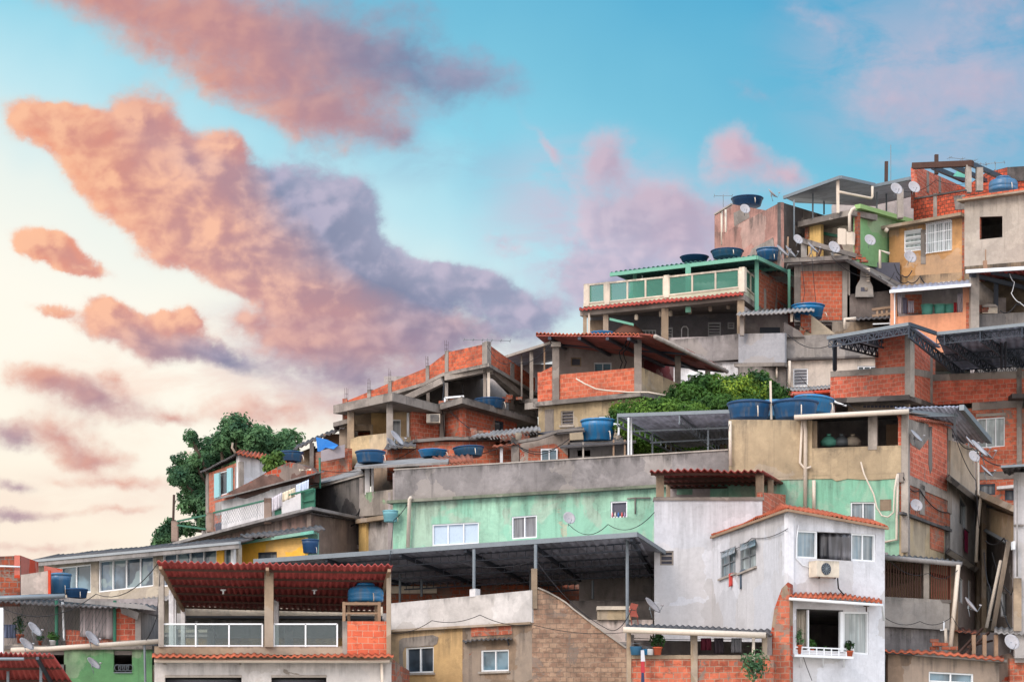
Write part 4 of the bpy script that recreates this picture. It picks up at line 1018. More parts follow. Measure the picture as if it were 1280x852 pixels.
# ======== far left: green house with netted terrace, and the red shed roof
def green_house():
    h = H('green_house', 'rough green painted house with a netted terrace at the bottom left', base=(110, 900, 84))
    f = fr(84.0)
    h.wall(f, 80, 190, 811, 900, 'green', holes=[(142, 812, 165, 840)]); h.wall(f, -40, 82, 830, 900, 'parap')
    h.wall(f, -40, 30, 805, 835, 'cream', out=.02)
    h.body([(-40, 84, 812, 900), (190, 84, 812, 900)], 6, 'inside')
    m = MB()
    for i in range(4):
        c = f.pt(147+i*5, 834, .05); m.tube([c+Vector((.11*math.cos(t), 0, .11*math.sin(t))) for t in [k*math.pi/5 for k in range(11)]], .012, 4)
    m.bar(f.pt(142, 840, .05), f.pt(165, 840, .05), .03); h.put('window_grille', 'steel_l', m)
    h.pipe([(14, 812, 83.3), (60, 810.5, 83.3), (198, 801, 83.3)], .09, 'pvc', 'gutter')
    h.box(f, -40, 806, 190, 811, .1, .6, 'conc_d', 'ledge')
    # netted terrace
    g = fr(84.4)
    h.wall(g, 82, 146, (786, 792), 808, 'br_r'); h.wall(g, 145, 176, (759, 766), 806, 'br_r', t=.2, out=.02)
    h.wall(Face(176, 84.2, 198, 88), 176, 200, (764, 772), (815, 815), 'parap')
    for x in (70.5, 143.5): h.put('post', 'gfence', MB().tube([P(x, 750, 84.2), P(x, 806, 84.2)], .06, 8))
    h.put('post', 'frame', MB().tube([P(78, 752, 84.3), P(80, 800, 84.3)], .04, 6)); h.box(fr(83.6), -2, 759, 4, 817, 0, .15, 'frame', 'post')
    h.roof((-40, 749, 83.6), (196, 762, 83.6), (196, 756, 89), (-40, 744, 89), 'fibro_d', .03, .2, .03)
    h.pipe([(-40, 748.5, 83.5), (81, 744.5, 83.5)], .09, 'steel_l', 'gutter')
    h.poly(fr(83.5), [(80, 746), (140, 752), (180, 755), (196, 763), (180, 761), (140, 757), (80, 751)], 0, .05, 'fibro', 'roof_flashing')
    h.wall(fr(88.9), -40, 200, 748, 815, 'inside', name='rear_wall')
    h.roof((150, 756, 83.8), (174, 765, 83.8), (172, 774, 84.0), (152, 766, 84.0), 'fibro', .02, name='loose_sheet')
    m = MB()  # netting
    for i in range(34): x = 2+i*4.2-(i*4.2 > 140)*2; m.bar(P(x, 752, 84.25), P(x+26 if x < 60 else x, 806, 84.25), .008)
    for i in range(24): x = 4+i*6; m.bar(P(x, 752, 84.26), P(x-24 if x > 30 else x, 806, 84.26), .008)
    h.put('netting', 'mesh', m)
    for x, y, Y in ((60, 790, 85), ): pass
    cloth(100, (757, 758), 143, (795, 799), 84.3, M_['curt'], 'curtain', 'grey cloth curtain hung at the netted terrace beside bare brick', 'curtain', seed=3)
    cloth(4, 780, 20, 797, 85.5, flat('patterned blue cloth', (120, 130, 160), .9, .4, scale=9), 'laundry', 'blue patterned cloth drying behind the netting', 'laundry', seed=8)
    plant(25, 803, 84.8, 16, 36, 'tall thin plant behind the netting at the far left', True, 130, 31, mat=LEAF['mid'])
    plant(66, 806, 83.9, 14, 17, 'small plant in a white pot on the terrace edge', True, 90, 33, potmat='frame')
    plant(50, 806, 84.9, 10, 15, 'small dark plant between two others behind the netting', True, 60, 35, mat=LEAF['dark'])
    h.put('standpipe', 'steel_l', MB().tube([P(180.5, 799, 83.4), P(182, 870, 83.4)], .045, 6))
    # things on top: brick room, white board, tanks
    k = H('roof_room', 'bare brick room with a bright orange red side wall at the left edge', 'room', base=(10, 745, 88))
    k.wall(fr(86), -30, 25, (696, 694), 744, 'br_d'); k.wall(Face(25, 86, 48, 92), 25, 48, (693.5, 702), (722, 715), 'redp')
    k.body([(-30, 86, 698, 744), (25, 86, 696, 744)], 5, 'br_d'); k.pipe([(-5, 707, 85.9), (25, 708, 85.9)], .03, 'frame')
    o = MB().box(fr(85.5), 26, (718, 713), 60, 742, 0, .1).build('board', M_['pinkw']); tag(o, 'pinkish white board standing on the roof between brick room and tank', 'board')
    o = MB().box(fr(85.4), 60, (712, 712), 63, 742, 0, .12).prism([P(55, 706.5, 88), P(78, 711, 88), P(78, 716, 88), P(55, 716, 88)], [P(55, 706.5, 88.2), P(78, 711, 88.2), P(78, 716, 88.2), P(55, 716, 88.2)]).build('red_board', M_['redp']); tag(o, 'narrow orange red board beside the pinkish white board', 'board')
    tank(75, 742, 86.3, 29, 'blue water tank at the far left behind the white board', 'tall', 'blue', hs=1.35)
    tank(96, 747, 86, 28, 'low blue tank to the right of the tall one at the far left', 'wide', 'blueD', hs=1.0)
    # concrete odds at right of the green house
    w = MB().wall(fr(88.5), 176, 200, (766, 768), 830); tag(w.build('side_wall', M_['parap']), 'stained grey wall between the green house and the glass railed terrace', 'wall')
    # red shed
    s = H('shed', 'dark red corrugated shed roof on thin posts in the bottom left corner', 'shed', base=(40, 920, 78))
    a, b, c, d = P(-30, 817, 77.5), P(66, 815.5, 77.5), P(118, 890, 83), P(-30, 890, 83)
    s.put('roof', 'redroof', MB().slab(a, b, c, d, .03, .25, .045), None, True)
    s.bars([(a.lerp(d, v)-Vector((0, 0, .09)), b.lerp(c, v)-Vector((0, 0, .09))) for v in (.03, .2, .4, .6, .8)], .07, None, 'wood_d', 'purlin')
    s.bars([(a.lerp(b, u)-Vector((0, 0, .16)), d.lerp(c, u)-Vector((0, 0, .16))) for u in (.8,)], .1, None, 'steel', 'rafter')
    for x, Y in ((51, 78.5), (10, 79)): s.put('post', 'steel_l', MB().tube([P(x, 828, Y), P(x, 960, Y)], .05, 8))
    s.put('lamp_tube', 'steel_l', MB().tube([P(-4, 823, 77.3), P(30, 823, 77.3)], .05, 8))
green_house()
def V(*a): return Vector(a)
# ======== bottom right: brown house, slatted balcony house
def right_bottom():
    h = H('brown_house', 'low brown rendered house with a thin orange tile edge at the bottom right', base=(1180, 900, 83))
    f = Face(1106, 83, 1252, 84)
    h.wall(f, 1110, 1249, (815, 826), (900, 900), plaster('brown rough render', (140, 118, 100), .7, .25), wins=[(1161, (838.5, 841.5), 1217, (862, 864), 'g_blue', 2, 'frame', 0, 0, 2)])
    h.put('tile_edge', 'tilef', MB().slab(f.pt(1104, 812, .35), f.pt(1255, 823.5, .35), f.pt(1255, 820.5, -.3), f.pt(1104, 809.5, -.3), .04, .3, .03), None, True)
    h.ledge([(1104, 83, 813), (1254, 84.02, 824.5)], .1, .3, .2, 'black')
    h.body([(1108, 83, 817, 900), (1249, 84, 828, 900)], 5, 'inside')
    k = H('slatted_house', 'grey house with a balcony of upright wooden slats beside the pale blue house', base=(1150, 900, 85))
    g = Face(1103, 85.5, 1188, 85.8)
    k.wall(g, 1103, 1188, (783, 785), (900, 900), 'parap')
    k.wall(g, 1103, 1187, (745, 749.5), (782, 787), plaster('rough grey render', (158, 152, 146), .45, .2), out=.15, t=.3, name='balcony_wall')
    k.box(g, 1154.5, 702, 1161.5, 748, .1, .3, 'conc_l', 'pillar'); k.box(g, 1101.5, 700, 1104, 748, .1, .3, 'conc_d', 'pillar')
    m = MB()
    for i in range(15):
        x = 1106+i*3.4+random.uniform(-.5, .5); m.box(g, x, 703, x+1.5, 746+i*.1, .08, .03)
    k.put('slats', 'wood_d', m)
    m = MB()
    for i in range(9):
        x = 1164+i*2.9; m.box(g, x, 704, x+1.1, 749, .08, .03)
    k.put('slats', flat('reddish slats', (118, 66, 52), .8), m)
    k.poly(fr(86.5), [(1118, 733), (1154, 724), (1154, 747), (1104, 746), (1104, 736)], 0, .04, 'wood', 'board')
    k.box(fr(89.5), 1103, 700, 1192, 752, 0, .2, 'beige', 'rear_wall'); k.bars([((1160, 716, 87), (1194, 724, 87)), ((1106, 712, 87.5), (1150, 718, 87.5))], .16, .1, 'wood_d', 'beam')
    k.put('balcony_floor', 'conc_d', MB().slab(P(1103, 747, 85.6), P(1189, 749, 85.6), P(1189, 752, 90), P(1103, 750, 90), .12))
    k.roof((1102, 697, 85.0), (1203, 705, 85.2), (1203, 700, 90), (1102, 692, 90), 'fibro_d', .03, .2, .03)
    k.pipe([(1104, 696, 84.9), (1202, 705, 85.1)], .09, 'fibro', 'gutter'); k.pipe([(1198, 706, 85), (1194, 750, 84.8), (1187, 818, 84.6)], .08, 'pvc', 'downpipe')
    k.pipe([(1182, 785, 84.9), (1183, 812, 84.9)], .06, 'pvc'); k.pipe([(1180, 776, 84.9), (1180, 787, 84.9), (1175, 787, 84.9)], .03, 'frame')
    k.box(fr(86.2), 1187.5, 706, 1197.5, 818, 0, .4, 'brownr', 'pillar')
    k.body([(1103, 85.5, 783, 900), (1188, 85.8, 785, 900)], 5, 'inside')
    # lower right corner clutter roof, brick corner
    c = H('corner_shack', 'tumbledown shack of brick and sheet in the bottom right corner', 'shack', base=(1265, 900, 82))
    c.wall(fr(84.6), 1262, 1320, 822, 900, 'br'); c.body([(1262, 84.6, 824, 900), (1320, 84.6, 824, 900)], 4, 'inside')
    c.roof((1243, 789, 84), (1330, 795, 84), (1330, 786, 88), (1243, 783, 88), 'fibro', .03, .2, .03)
    for x in (1230.5, 1245, 1217): c.put('post', 'wood', MB().bar(P(x, 793, 84.5), P(x, 824, 84.5), .13))
    c.bars([((1196, 818, 84), (1228, 785, 86)), ((1204, 820, 84), (1236, 790, 86)), ((1210, 808, 84.3), (1240, 800, 86))], .08, .07, 'wood_d', 'timber')
    c.roof((1186, 786, 86), (1225, 792, 86), (1225, 788, 88), (1186, 780, 88), 'tiled', .03, .2, .03, label='weathered tile lean-to')
    c.wall(fr(88), 1186, 1300, 790, 840, 'inside', name='rear_wall')
    c.poly(fr(84.8), [(1249, 828), (1254, 818), (1262, 816), (1268, 822), (1266, 840), (1258, 860), (1250, 900), (1246, 900)], 0, .5, plaster('tumbled rubble', (120, 92, 76), .6, .5, 'brick', .5), 'rubble_corner')
    # the tall pale wall at the right edge
    e = H('edge_house', 'tall narrow pale grey house at the right edge under a dark sheet eave', base=(1290, 900, 84))
    e.wall(fr(84.2), 1268.5, 1330, 590, 822, plaster('pale grey drips', (184, 180, 180), .55, .12)); e.box(fr(84.2), 1267.5, 722, 1277, 788, .12, .15, 'conc_b', 'pilaster')
    e.body([(1268.5, 84.2, 592, 822), (1330, 84.2, 592, 822)], 5, 'inside')
    e.roof((1251, 582, 83.2), (1330, 577, 83.2), (1330, 590, 88), (1256, 592, 87), 'fibro_d', .05, .25, .03)
    e.bars([((1251, 583, 83.1), (1330, 578, 83.1))], .08, None, 'steel_l', 'gutter')
    e.box(fr(84.2), 1268, 655, 1280, 657, .1, .15, 'conc_d', 'ledge'); e.box(fr(84), 1266, 676, 1269, 686, .1, .3, 'frame', 'meter_box')
    e.pipe([(1271.5, 600, 84), (1271.5, 720, 84)], .03, 'fibro')
right_bottom()

def tall_corner():
    """beige and mint corner house with brick flank"""
    h = H('corner_house', 'tall beige and mint corner house with an open top floor and bare brick flank', base=(1127, 900, 92))
    f = Face(910, 93.5, 1129, 91.5); s = Face(1129, 91.5, 1189, 98.2); w = Face(1189, 98.2, 1219, 102.5)
    wc = plaster('whitewash on the narrow flank', (196, 190, 186), .6, .12)
    h.wall(f, 911, 1015, (524, 525), (596, 595), 'beige'); h.wall(f, 1015, 1129, (560, 556), (594, 593), 'beige')
    h.wall(f, 911, 1129, (596, 592), (700, 720), 'mint2', wins=[(1063, (627, 627), 1094, (652, 652), 'g_blue', 2)], out=-.02)
    h.box(f, 1100, 624, 1114, 638, .0, .05, 'conc_b', 'patch')
    h.poly(f, [(946, 596), (1129, 592), (1129, 597), (1090, 600), (1060, 598), (1045, 601), (1040, 598), (990, 599), (968, 600), (946, 599)], .012, .04, 'beige', 'render_edge')
    h.body([(911, 93.5, 527, 700), (1015, 92.6, 527, 700)], 6, 'inside'); h.body([(1015, 92.6, 560, 700), (1129, 91.5, 558, 700)], 6, 'inside')
    # open top floor
    for x0, x1 in ((1085, 1096), (1126.5, 1135)): h.box(Face(910, 93.5, 1129, 91.5), x0, 514, x1, 562 if x0 < 1100 else 690, .02, .3, 'conc_l', 'pillar')
    h.wall(fr(97.5), 1012, 1140, 524, 566, 'inside', name='rear_wall'); h.wall(Face(1015, 92.8, 1012, 97.5), 1012, 1015, 526, 562, 'conc_b', name='side_wall')
    h.box(fr(94.5), 1108, 530, 1127, 557, 0, .1, 'wood', 'board')
    h.put('roof', 'fibro', MB().slab(P(993, 521.5, 92), P(1135, 514, 90.9), P(1180, 520, 98), P(1012, 528, 99), .04))
    h.pipe([(993, 521.5, 91.8), (1136, 514, 90.7)], .1, 'pvc', 'gutter')
    for x, y, c in ((1036, 552, 'teal'), (1052, 553, 'steel_l'), (1066, 552, 'cream')):
        o = empty('bundle', P(x, 557, 93.8), {'teal': 'teal bundle behind the parapet of the open top floor', 'steel_l': 'grey bundle between the teal and the cream one', 'cream': 'cream bundle by the concrete pillar on the open top floor'}[c], 'bundle', 'bundles on the open top floor')
        mm = MB().lathe(P(x, 558, 93.8), [(.1, 0), (.3, .05), (.34, .2), (.2, .36), (.05, .42)], 10); mm.build('sack', M_[c], o, True)
        MB().lathe(P(x, 558, 93.8)+V(0, 0, .4), [(.06, 0), (.1, .08), (.02, .1)], 8).build('knot', M_[c], o)
    # brick flank
    h.wall(s, 1129, 1189, [(1129, 516), (1163, 524), (1189, 534)], (590, 616), 'br_r', name='brick_wall')
    h.wall(s, 1129, 1189, (590, 616), (602, 627), 'conc', name='beam', out=.03, t=.23); h.wall(s, 1129, 1189, (602, 627), (642, 658), 'br_d', name='brick_wall')
    h.wall(s, 1129, 1181, (640, 654), (760, 760), 'beige'); h.wall(s, 1181, 1189, (656, 658), (760, 760), 'conc_d')
    h.box(s, 1163, (650, 655), 1180, (685, 691), .02, .05, 'br', 'brick_patch'); h.poly(s, [(1129, 639), (1190, 661), (1190, 664.5), (1129, 642)], .15, .2, 'fibro_d', 'ledge')
    h.poly(s, [(1161, 533), (1165, 533), (1165.5, 585), (1163, 592), (1161, 580)], .02, .03, 'black', 'stain_strip')
    h.poly(s, [(1131, 522), (1161, 530), (1161, 548), (1150, 562), (1140, 556), (1131, 540)], .015, .03, 'conc_d', 'render_patch')
    h.wall(s, 1150, 1156, (604, 607), (642, 644), 'conc_d', out=.03, t=.2, name='pillar'); h.box(s, 1185, 534, 1190, 640, .04, .25, 'conc', 'pillar')
    h.roof((1121, 520, 91), (1196, 531, 97.5), (1192, 529, 98.5), (1124, 515, 93), 'tiled', .04, .22, .03, name='tile_eave')
    h.body([(1131, 91.9, 540, 760), (1189, 98.3, 545, 760), (1219, 102.5, 560, 760)], 5, 'inside')
    # metal lean-to roof over the flank
    h.put('metal_roof', 'deck', MB().slab(P(1118, 508, 93.2), P(1202, 508, 96.5), P(1238, 551, 101.5), P(1160, 556, 99.5), .06, .3, .02), None, True)
    h.bars([((1202, 509, 96.3), (1237, 551, 101.3))], .2, .22, 'steel_l', 'gutter')
    h.bars([((1140, 514, 94), (1194, 519, 97)), ((1140, 519, 94), (1196, 519, 97)), ((1193, 511, 96.7), (1194, 550, 97.2))], .1, None, 'steel_l', 'beam')
    # white narrow wall
    h.wall(w, 1188, 1219, (550, 560), (600, 624), 'conc_b', out=.1, name='parapet')
    h.wall(w, 1188, 1219, (598, 622), (690, 710), wc, wins=[(1199.5, (617, 632), 1208, (653, 664), 'g_dark', 1, 'alu')])
    h.wall(w, 1188, 1219, (690, 712), (800, 800), plaster('pinkish lower wall', (186, 168, 164), .55, .12), wins=[(1199, (718, 724), 1204, (752, 755), 'g_dark', 1, 'frame'), (1210, (722, 726), 1213, (750, 754), 'g_dark', 1, 'frame')])
    h.put('ledge', 'black', MB().slab(w.pt(1187, 594, .6), w.pt(1224, 623, .6), w.pt(1222, 620, -.1), w.pt(1186, 592, -.1), .2))
    h.put('ledge', 'black', MB().slab(w.pt(1187, 686, .5), w.pt(1224, 710, .6), w.pt(1222, 708, -.1), w.pt(1186, 684, -.1), .22))
    h.pipe([(1222, 560, 99), (1222, 617, 99.5), (1226, 620, 99.5), (1222, 660, 99.5), (1220, 702, 99.5)], .07, 'pvc', 'downpipe')
    # plumbing on the front
    h.pipe([f.pt(1006, 525, .1), f.pt(1007, 540, .1), f.pt(1006.5, 634, .1)], .075, 'pvc'); h.pipe([f.pt(1003, 526, .1), f.pt(1000, 578, .1), f.pt(1006, 586, .1), f.pt(1014, 583, .12)], .05, 'pvc')
    h.pipe([f.pt(1017.5, 600, .1), f.pt(1017.5, 640, .1)], .07, 'pvc'); h.pipe([f.pt(1122, 592, .1), f.pt(1121, 640, .1), f.pt(1121, 674, .1), f.pt(1106, 677, .1)], .055, 'pvc')
    pts = [(1076, 577), (1080, 592), (1086, 605), (1092, 617), (1096, 634), (1102, 644), (1110, 646), (1117, 640), (1118, 612), (1121, 594)]
    h.pipe([f.pt(x, y, .25) for x, y in pts], .032, 'pvc', 'hose')
    h.pipe([(912.5, 526, 93.3), (913, 582, 93.3)], .06, 'pvc', 'downpipe')
    rr = empty('cloth_bar', w.pt(1208, 662, .1), 'magenta cloth hanging from the narrow white flank window', 'cloth')
    MB().prism([w.pt(1205.5, 660, .1), w.pt(1210, 665, .1), w.pt(1210, 692, .12), w.pt(1206, 688, .12)], [w.pt(1205.5, 660, .06), w.pt(1210, 665, .06), w.pt(1210, 692, .08), w.pt(1206, 688, .08)]).build('cloth', flat('magenta cloth', (160, 40, 84), .9), rr)
    MB().bar(w.pt(1205, 660, .1), w.pt(1211, 665, .1), .04).build('bar', M_['steel'], rr)
    # tanks on its roof
    tank(936.5, 524, 95.3, 55, 'leftmost blue tank on the beige house roof beside the carport', 'wide', 'blue', hs=.95)
    tank(968, 522, 99.5, 44, 'blue tank mostly hidden between the two front tanks on the beige roof', 'wide', 'blue3', hs=1.1)
    tank(994, 524, 95.0, 58, 'big blue tank on the beige roof beside the leaning tank', 'wide', 'blue', hs=.95)
    tank(1016, 517, 97.8, 50, 'tilted blue tank with a pale label behind the big one', 'wide', 'blue2', 5, hs=1.0)
    o = MB().bar(P(963, 476, 95), P(964, 524, 95), .08).build('pole', M_['pvc']); tag(o, 'bare pale pole standing between the blue tanks on the beige roof', 'pole')
tall_corner()

def alley():
    h = H('alley_house', 'dim brown house set back in the narrow alley behind leaning poles', base=(1245, 860, 100))
    f = Face(1217, 106, 1272, 97)
    h.wall(f, 1217, 1272, (612, 640), 815, plaster('alley wall', (130, 122, 118), .8, .35, patch=(176, 170, 168), pth=.58), wins=[(1250, (738, 740), 1258, (770, 772), 'g_dark', 1), (1233, (730, 732), 1240, (775, 775), 'g_dark', 1)])
    h.wall(Face(1232, 101, 1270, 95), 1233, 1270, (634, 646), (662, 680), 'beige', name='balcony_wall')
    h.put('ledge', 'conc_b', MB().slab(P(1224, 612, 100), P(1272, 633, 93.5), P(1272, 640, 97), P(1224, 618, 104), .25))
    h.put('ledge', 'steel_l', MB().slab(P(1232, 660, 100.4), P(1268, 680, 94.5), P(1268, 682, 96), P(1232, 662, 102), .12))
    h.body([(1217, 106, 625, 815), (1272, 97, 650, 815)], 4, 'inside')
    for x0, x1, Y, t in ((1227, 1233, 101, 618), (1221, 1226, 102, 700)): h.box(fr(Y), x0, t, x1, 815, 0, .4, 'conc_b', 'pillar')
    o = MB().bar(P(1241, 788, 90), P(1261, 676, 90), .15).build('leaning_post', M_['conc_b']); tag(o, 'thick concrete post leaning in the alley', 'post')
    o = MB().tube([P(1233, 784, 89.5), P(1251, 700, 89.5)], .06, 6).build('leaning_pole', M_['pvc']); tag(o, 'thin pale pole leaning beside the thick concrete post', 'pole')
    cable([(1232, 676, 96), (1255, 672, 95), (1268, 679, 93)], 'sagging cable across the alley top', .03, .2); cable([(1230, 690, 96), (1236, 730, 94), (1250, 745, 92), (1268, 790, 90)], 'black cable hanging down the alley wall', .025, .3)
    cable([(1240, 690, 96), (1262, 740, 92), (1268, 722, 91)], 'thin cable crossing behind the leaning post', .02, .3)
alley()

def red_block():
    """long red brick block with the trussed metal roof"""
    h = H('red_brick_block', 'long red brick block with a brick tower under a trussed dark metal roof', base=(1160, 640, 106))
    a = Face(1038, 107, 1132, 104.5); b = Face(1132, 104.5, 1165, 110); c = Face(1165, 110, 1275, 108.5); d = Face(1268, 108.6, 1330, 108)
    h.wall(a, 1038, 1132, (468, 466), (500, 495), 'br_r'); h.wall(a, 1038, 1132, (464, 457.5), (471, 466.5), 'conc', out=.02, t=.24, name='beam')
    h.wall(a, 1098, 1132, (417.5, 416), (460, 458), 'br_r', name='tower_wall')
    h.box(a, 1131, 414, 1138, 496, .03, .35, 'conc_l', 'pillar')
    h.wall(b, 1136, 1164, (418, 427), (461, 465), 'br_r', name='tower_wall'); h.wall(b, 1135, 1164, (459, 464), (467, 473), 'conc', out=.02, name='beam'); h.wall(b, 1135, 1163, (467, 472), (496, 506), 'br_r')
    h.box(fr(109.6), 1160.5, 427, 1166, 507, 0, .3, 'conc', 'pillar')
    h.wall(c, 1165, 1272, (475.5, 470), (506, 500), 'br_r'); h.wall(c, 1165, 1330, (468, 461), (476, 470.5), 'conc', out=.02, name='beam'); h.box(c, 1271, 460, 1277, 620, .05, .4, 'conc', 'pillar'); h.wall(d, 1276, 1330, 462, 495, 'br_r')
    h.wall(c, 1215, 1272, [(1215, 503), (1272, 499.5)], (513, 509), 'conc', name='beam', out=.03)
    h.wall(c, 1160, 1272, (512, 508), (640, 640), 'br', wins=[(1221, (523, 520.5), 1256, (560.5, 557.5), 'g_curt', 3, 'frame', 0, 0), (1224, (605, 604), 1244, (618, 618), 'g_dark', 1, 'steel'), (1256, (612, 612), 1267, (625, 625), 'g_dark', 1, 'steel')])
    h.box(c, 1220, (517, 515), 1257, (521, 519), .05, .1, 'conc_l', 'lintel')
    h.wall(c, 1212, 1272, (590, 588), (600, 598), 'conc_d', out=.03, name='beam'); h.wall(c, 1246, 1270, (607.5, 605), (611, 609), 'white', out=.4, t=.45, name='window_hood')
    h.wall(d, 1276, 1330, 510, 800, 'br'); h.ledge([(1262, 107.8, 494), (1340, 107.8, 494)], .2, .5, .3, 'black')
    h.ledge([(1038, 107, 498), (1134, 104.4, 494), (1165, 110, 505)], .22, .12, .3, 'black')
    h.wall(Face(1060, 107.4, 1136, 106), 1060, 1136, (506, 504), (530, 530), 'conc_b')
    m = MB()
    for i in range(11): m.box(Face(1060, 107.4, 1136, 106), 1079+i*4.8, 506.5, 1082.5+i*4.8, 509.5, .02, .03)
    h.put('vent_blocks', 'hole', m)
    h.body([(1038, 107, 468, 720), (1132, 104.5, 470, 720), (1165, 110, 476, 800), (1275, 108.5, 471, 800), (1330, 108, 471, 800)], 9, 'inside', roof=True)
    h.body([(1098, 106, 418, 460), (1132, 104.6, 418, 460), (1164, 109.8, 428, 460)], 4, 'br_d', roof=True)
    # metal roof: two pitches meeting above the tower
    R1 = [P(1034, 422.5, 103.5), P(1136, 405, 101.5), P(1176, 433, 112), P(1088, 440, 113)]
    h.put('metal_roof', sheet('dark canopy decking', (150, 156, 176), .06, .5, .15), MB().slab(*R1, t=.04, per=.35, amp=.025), None, True)
    R2 = [P(1170, 416.5, 104.5), P(1345, 399, 102), P(1345, 452, 114), P(1190, 462, 113.5)]
    h.put('metal_roof', sheet('dark canopy decking', (80, 86, 102)), MB().slab(*R2, t=.04, per=.35, amp=.025), None, True)
    h.put('gutter', 'steel_l', MB().bar(R1[0], R1[1], .12, .14)); h.put('gutter', 'steel', MB().bar(R1[1], R2[0], .1, .16)); h.put('gutter', 'steel_l', MB().bar(R2[0]-V(0, 0, .02), R2[1], .12, .14))
    z = V(0, 0, .12)
    h.truss(R1[0].lerp(R1[1], .16)-z, R1[3].lerp(R1[2], .35)-z, .38, 16, .07); h.truss(R1[0].lerp(R1[1], .5)-z, R1[3].lerp(R1[2], .7)-z, .38, 16, .07)
    h.truss(R1[1]-z, P(1205, 466, 113), .42, 20, .08)
    h.truss(R1[0].lerp(R1[1], .02)-z, R1[1]-z, .28, 16, .05)
    for u in (.06, .32, .62, .92): h.truss(R2[0].lerp(R2[1], u)-z, R2[3].lerp(R2[2], min(1, u+.3))-z, .4, 18, .07)
    for v in (.03, .5, .95): h.truss(R2[0].lerp(R2[3], v)-z, R2[1].lerp(R2[2], v)-z, .3, 30, .05)
    h.put('post', 'steel', MB().tube([P(1043.5, 424, 104.5), P(1043.5, 462, 106)], .1, 6)); 
    for x in (1252, 1257): h.put('post', 'steel', MB().tube([P(x, 410, 106), P(x, 460, 108.4)], .06, 6))
    h.put('cable_run', 'frame', MB().tube([P(1038, 498, 104.8), P(1046, 503, 104.5), P(1058, 507, 104.4)], .04, 6))
red_block()

def mint_block():
    h = H('mint_house', 'long mint green house with a tall stained grey parapet', base=(700, 800, 97))
    f = Face(491, 99.3, 911, 93.6)
    h.wall(f, 491, 911, (628, 603), (740, 740), 'mint', wins=[(540, (655, 652), 598.5, (682, 679), 'g_shut', 3), (639.5, (645.5, 643), 671, (673.5, 671.5), 'g_grey', 2, 'frame'), (763, (626.5, 625.5), 784, (647, 646), 'hole', 1, 'frame')])
    h.wall(f, 493, 911, (587, 562), (625, 601), 'parap', t=.3, out=.04, name='parapet')
    h.ledge([(487, 99.4, 626), (911, 93.6, 601)], .12, .28, .3, plaster('mouldy green lip', (112, 118, 100), .95, .3))
    h.ledge([(493, 99.3, 586.2), (911, 93.6, 561.2)], .05, .09, .34, 'conc_l', 'coping')
    h.body([(491, 99.3, 590, 740), (911, 93.6, 566, 740)], 6.5, 'inside')
    h.pipe([f.pt(514, 621, .35), f.pt(512, 624, .3), f.pt(510, 684, .2)], .08, 'pvc', 'downpipe')
    h.pipe([f.pt(784, 623, .08), f.pt(793, 622, .08), f.pt(813, 622, .08)], .03, 'conc_d'); h.pipe([f.pt(794, 623, .08), f.pt(794, 642, .08)], .03, 'conc_d')
    m = MB()
    for i, x in enumerate((765.5, 769, 773, 777.5, 781)):
        o = MB().lathe(f.pt(x, 646, -.02), [(.035, 0), (.035, .13), (.015, .17), (.015, .2)], 8).build('bottle', flat('bottle %d' % i, ((200, 120, 130), (210, 200, 190), (60, 110, 170), (200, 90, 80), (150, 130, 160))[i], .4), None, True)
        tag(o, ['pink bottle leftmost on the sill of the small mint house window', 'cream bottle second on the small window sill', 'blue bottle in the middle of the small window sill', 'red bottle fourth on the small window sill', 'mauve bottle rightmost on the small window sill'][i], 'bottle', 'bottles on the small window sill')
    h.window(f, 565, 659, 580, 683, 'g_curt', 1) if 0 else None
    # dark corner pieces to its left
    k = H('grimy_house', 'mould blackened house corner with a broken pale render wall left of the mint house', base=(440, 720, 101))
    g = Face(450, 103, 491, 100.3)
    k.wall(g, 450, 493, (616, 611), (645, 642), plaster('flaking green render', (152, 142, 132), .7, .25, patch=(150, 178, 140), pth=.6)); k.ledge([(452, 103, 649), (494, 100.3, 643)], .18, .3, .3, 'conc_b')
    k.wall(g, 456, 493, (651, 646), (700, 700), plaster('streaked black white', (176, 168, 162), 1.1, .2), out=-.1); k.box(g, 448.5, 650, 457.5, 700, .02, .3, 'yellow_p', 'pillar')
    k.wall(Face(466, 108, 520, 106), 466, 520, 580, 625, 'brownr', name='rear_wall'); k.body([(450, 103, 618, 700), (491, 100.3, 614, 700)], 5, 'inside', roof=False)
    for x0, x1 in ((456, 462), (464, 467)): k.box(fr(102.5), x0, 584, x1, 618, 0, .2, 'white', 'pillar')
    k.roof((443, 583, 100.5), (560, 577, 98.5), (562, 569, 106), (446, 578, 107), 'fibro', .1, 0, name='roof')
    dk = Face(394, 108, 456, 103.2)
    k.wall(dk, 394, 456, [(394, 610), (455, 593)], (680, 680), 'black', name='side_wall'); k.body([(394, 108, 612, 680), (455, 103.2, 596, 680)], 3, 'inside', roof=False)
    k.ledge([(394, 108, 609.5), (456, 103.2, 592.5)], .06, .1, .3, 'conc_l', 'coping')
    k.roof((388, 607, 108), (455, 591, 103.3), (448, 583, 112), (384, 600, 114), 'fibro', .05)
    tank(488, 652, 98.9, 20, 'teal topped tank tucked beside the mint house corner', 'tall', 'tealtank', hs=1.1)
    cable([(416, 648, 104), (440, 642, 103.5), (452, 630, 103)], 'cable sagging across the blackened wall', .03, .25); cable([(420, 655, 104), (440, 656, 103.5), (450, 636, 103)], 'lower cable looping on the blackened wall', .025, .2)
M_['tealtank'] = flat('faded teal tank', (112, 164, 172), .5, .2)
M_['g_shut'] = flat('pale blue window shutters', (178, 194, 208), .6, .08)
M_['yellow_p'] = plaster('pale yellow pillar', (212, 176, 112), .4, .1)
mint_block()

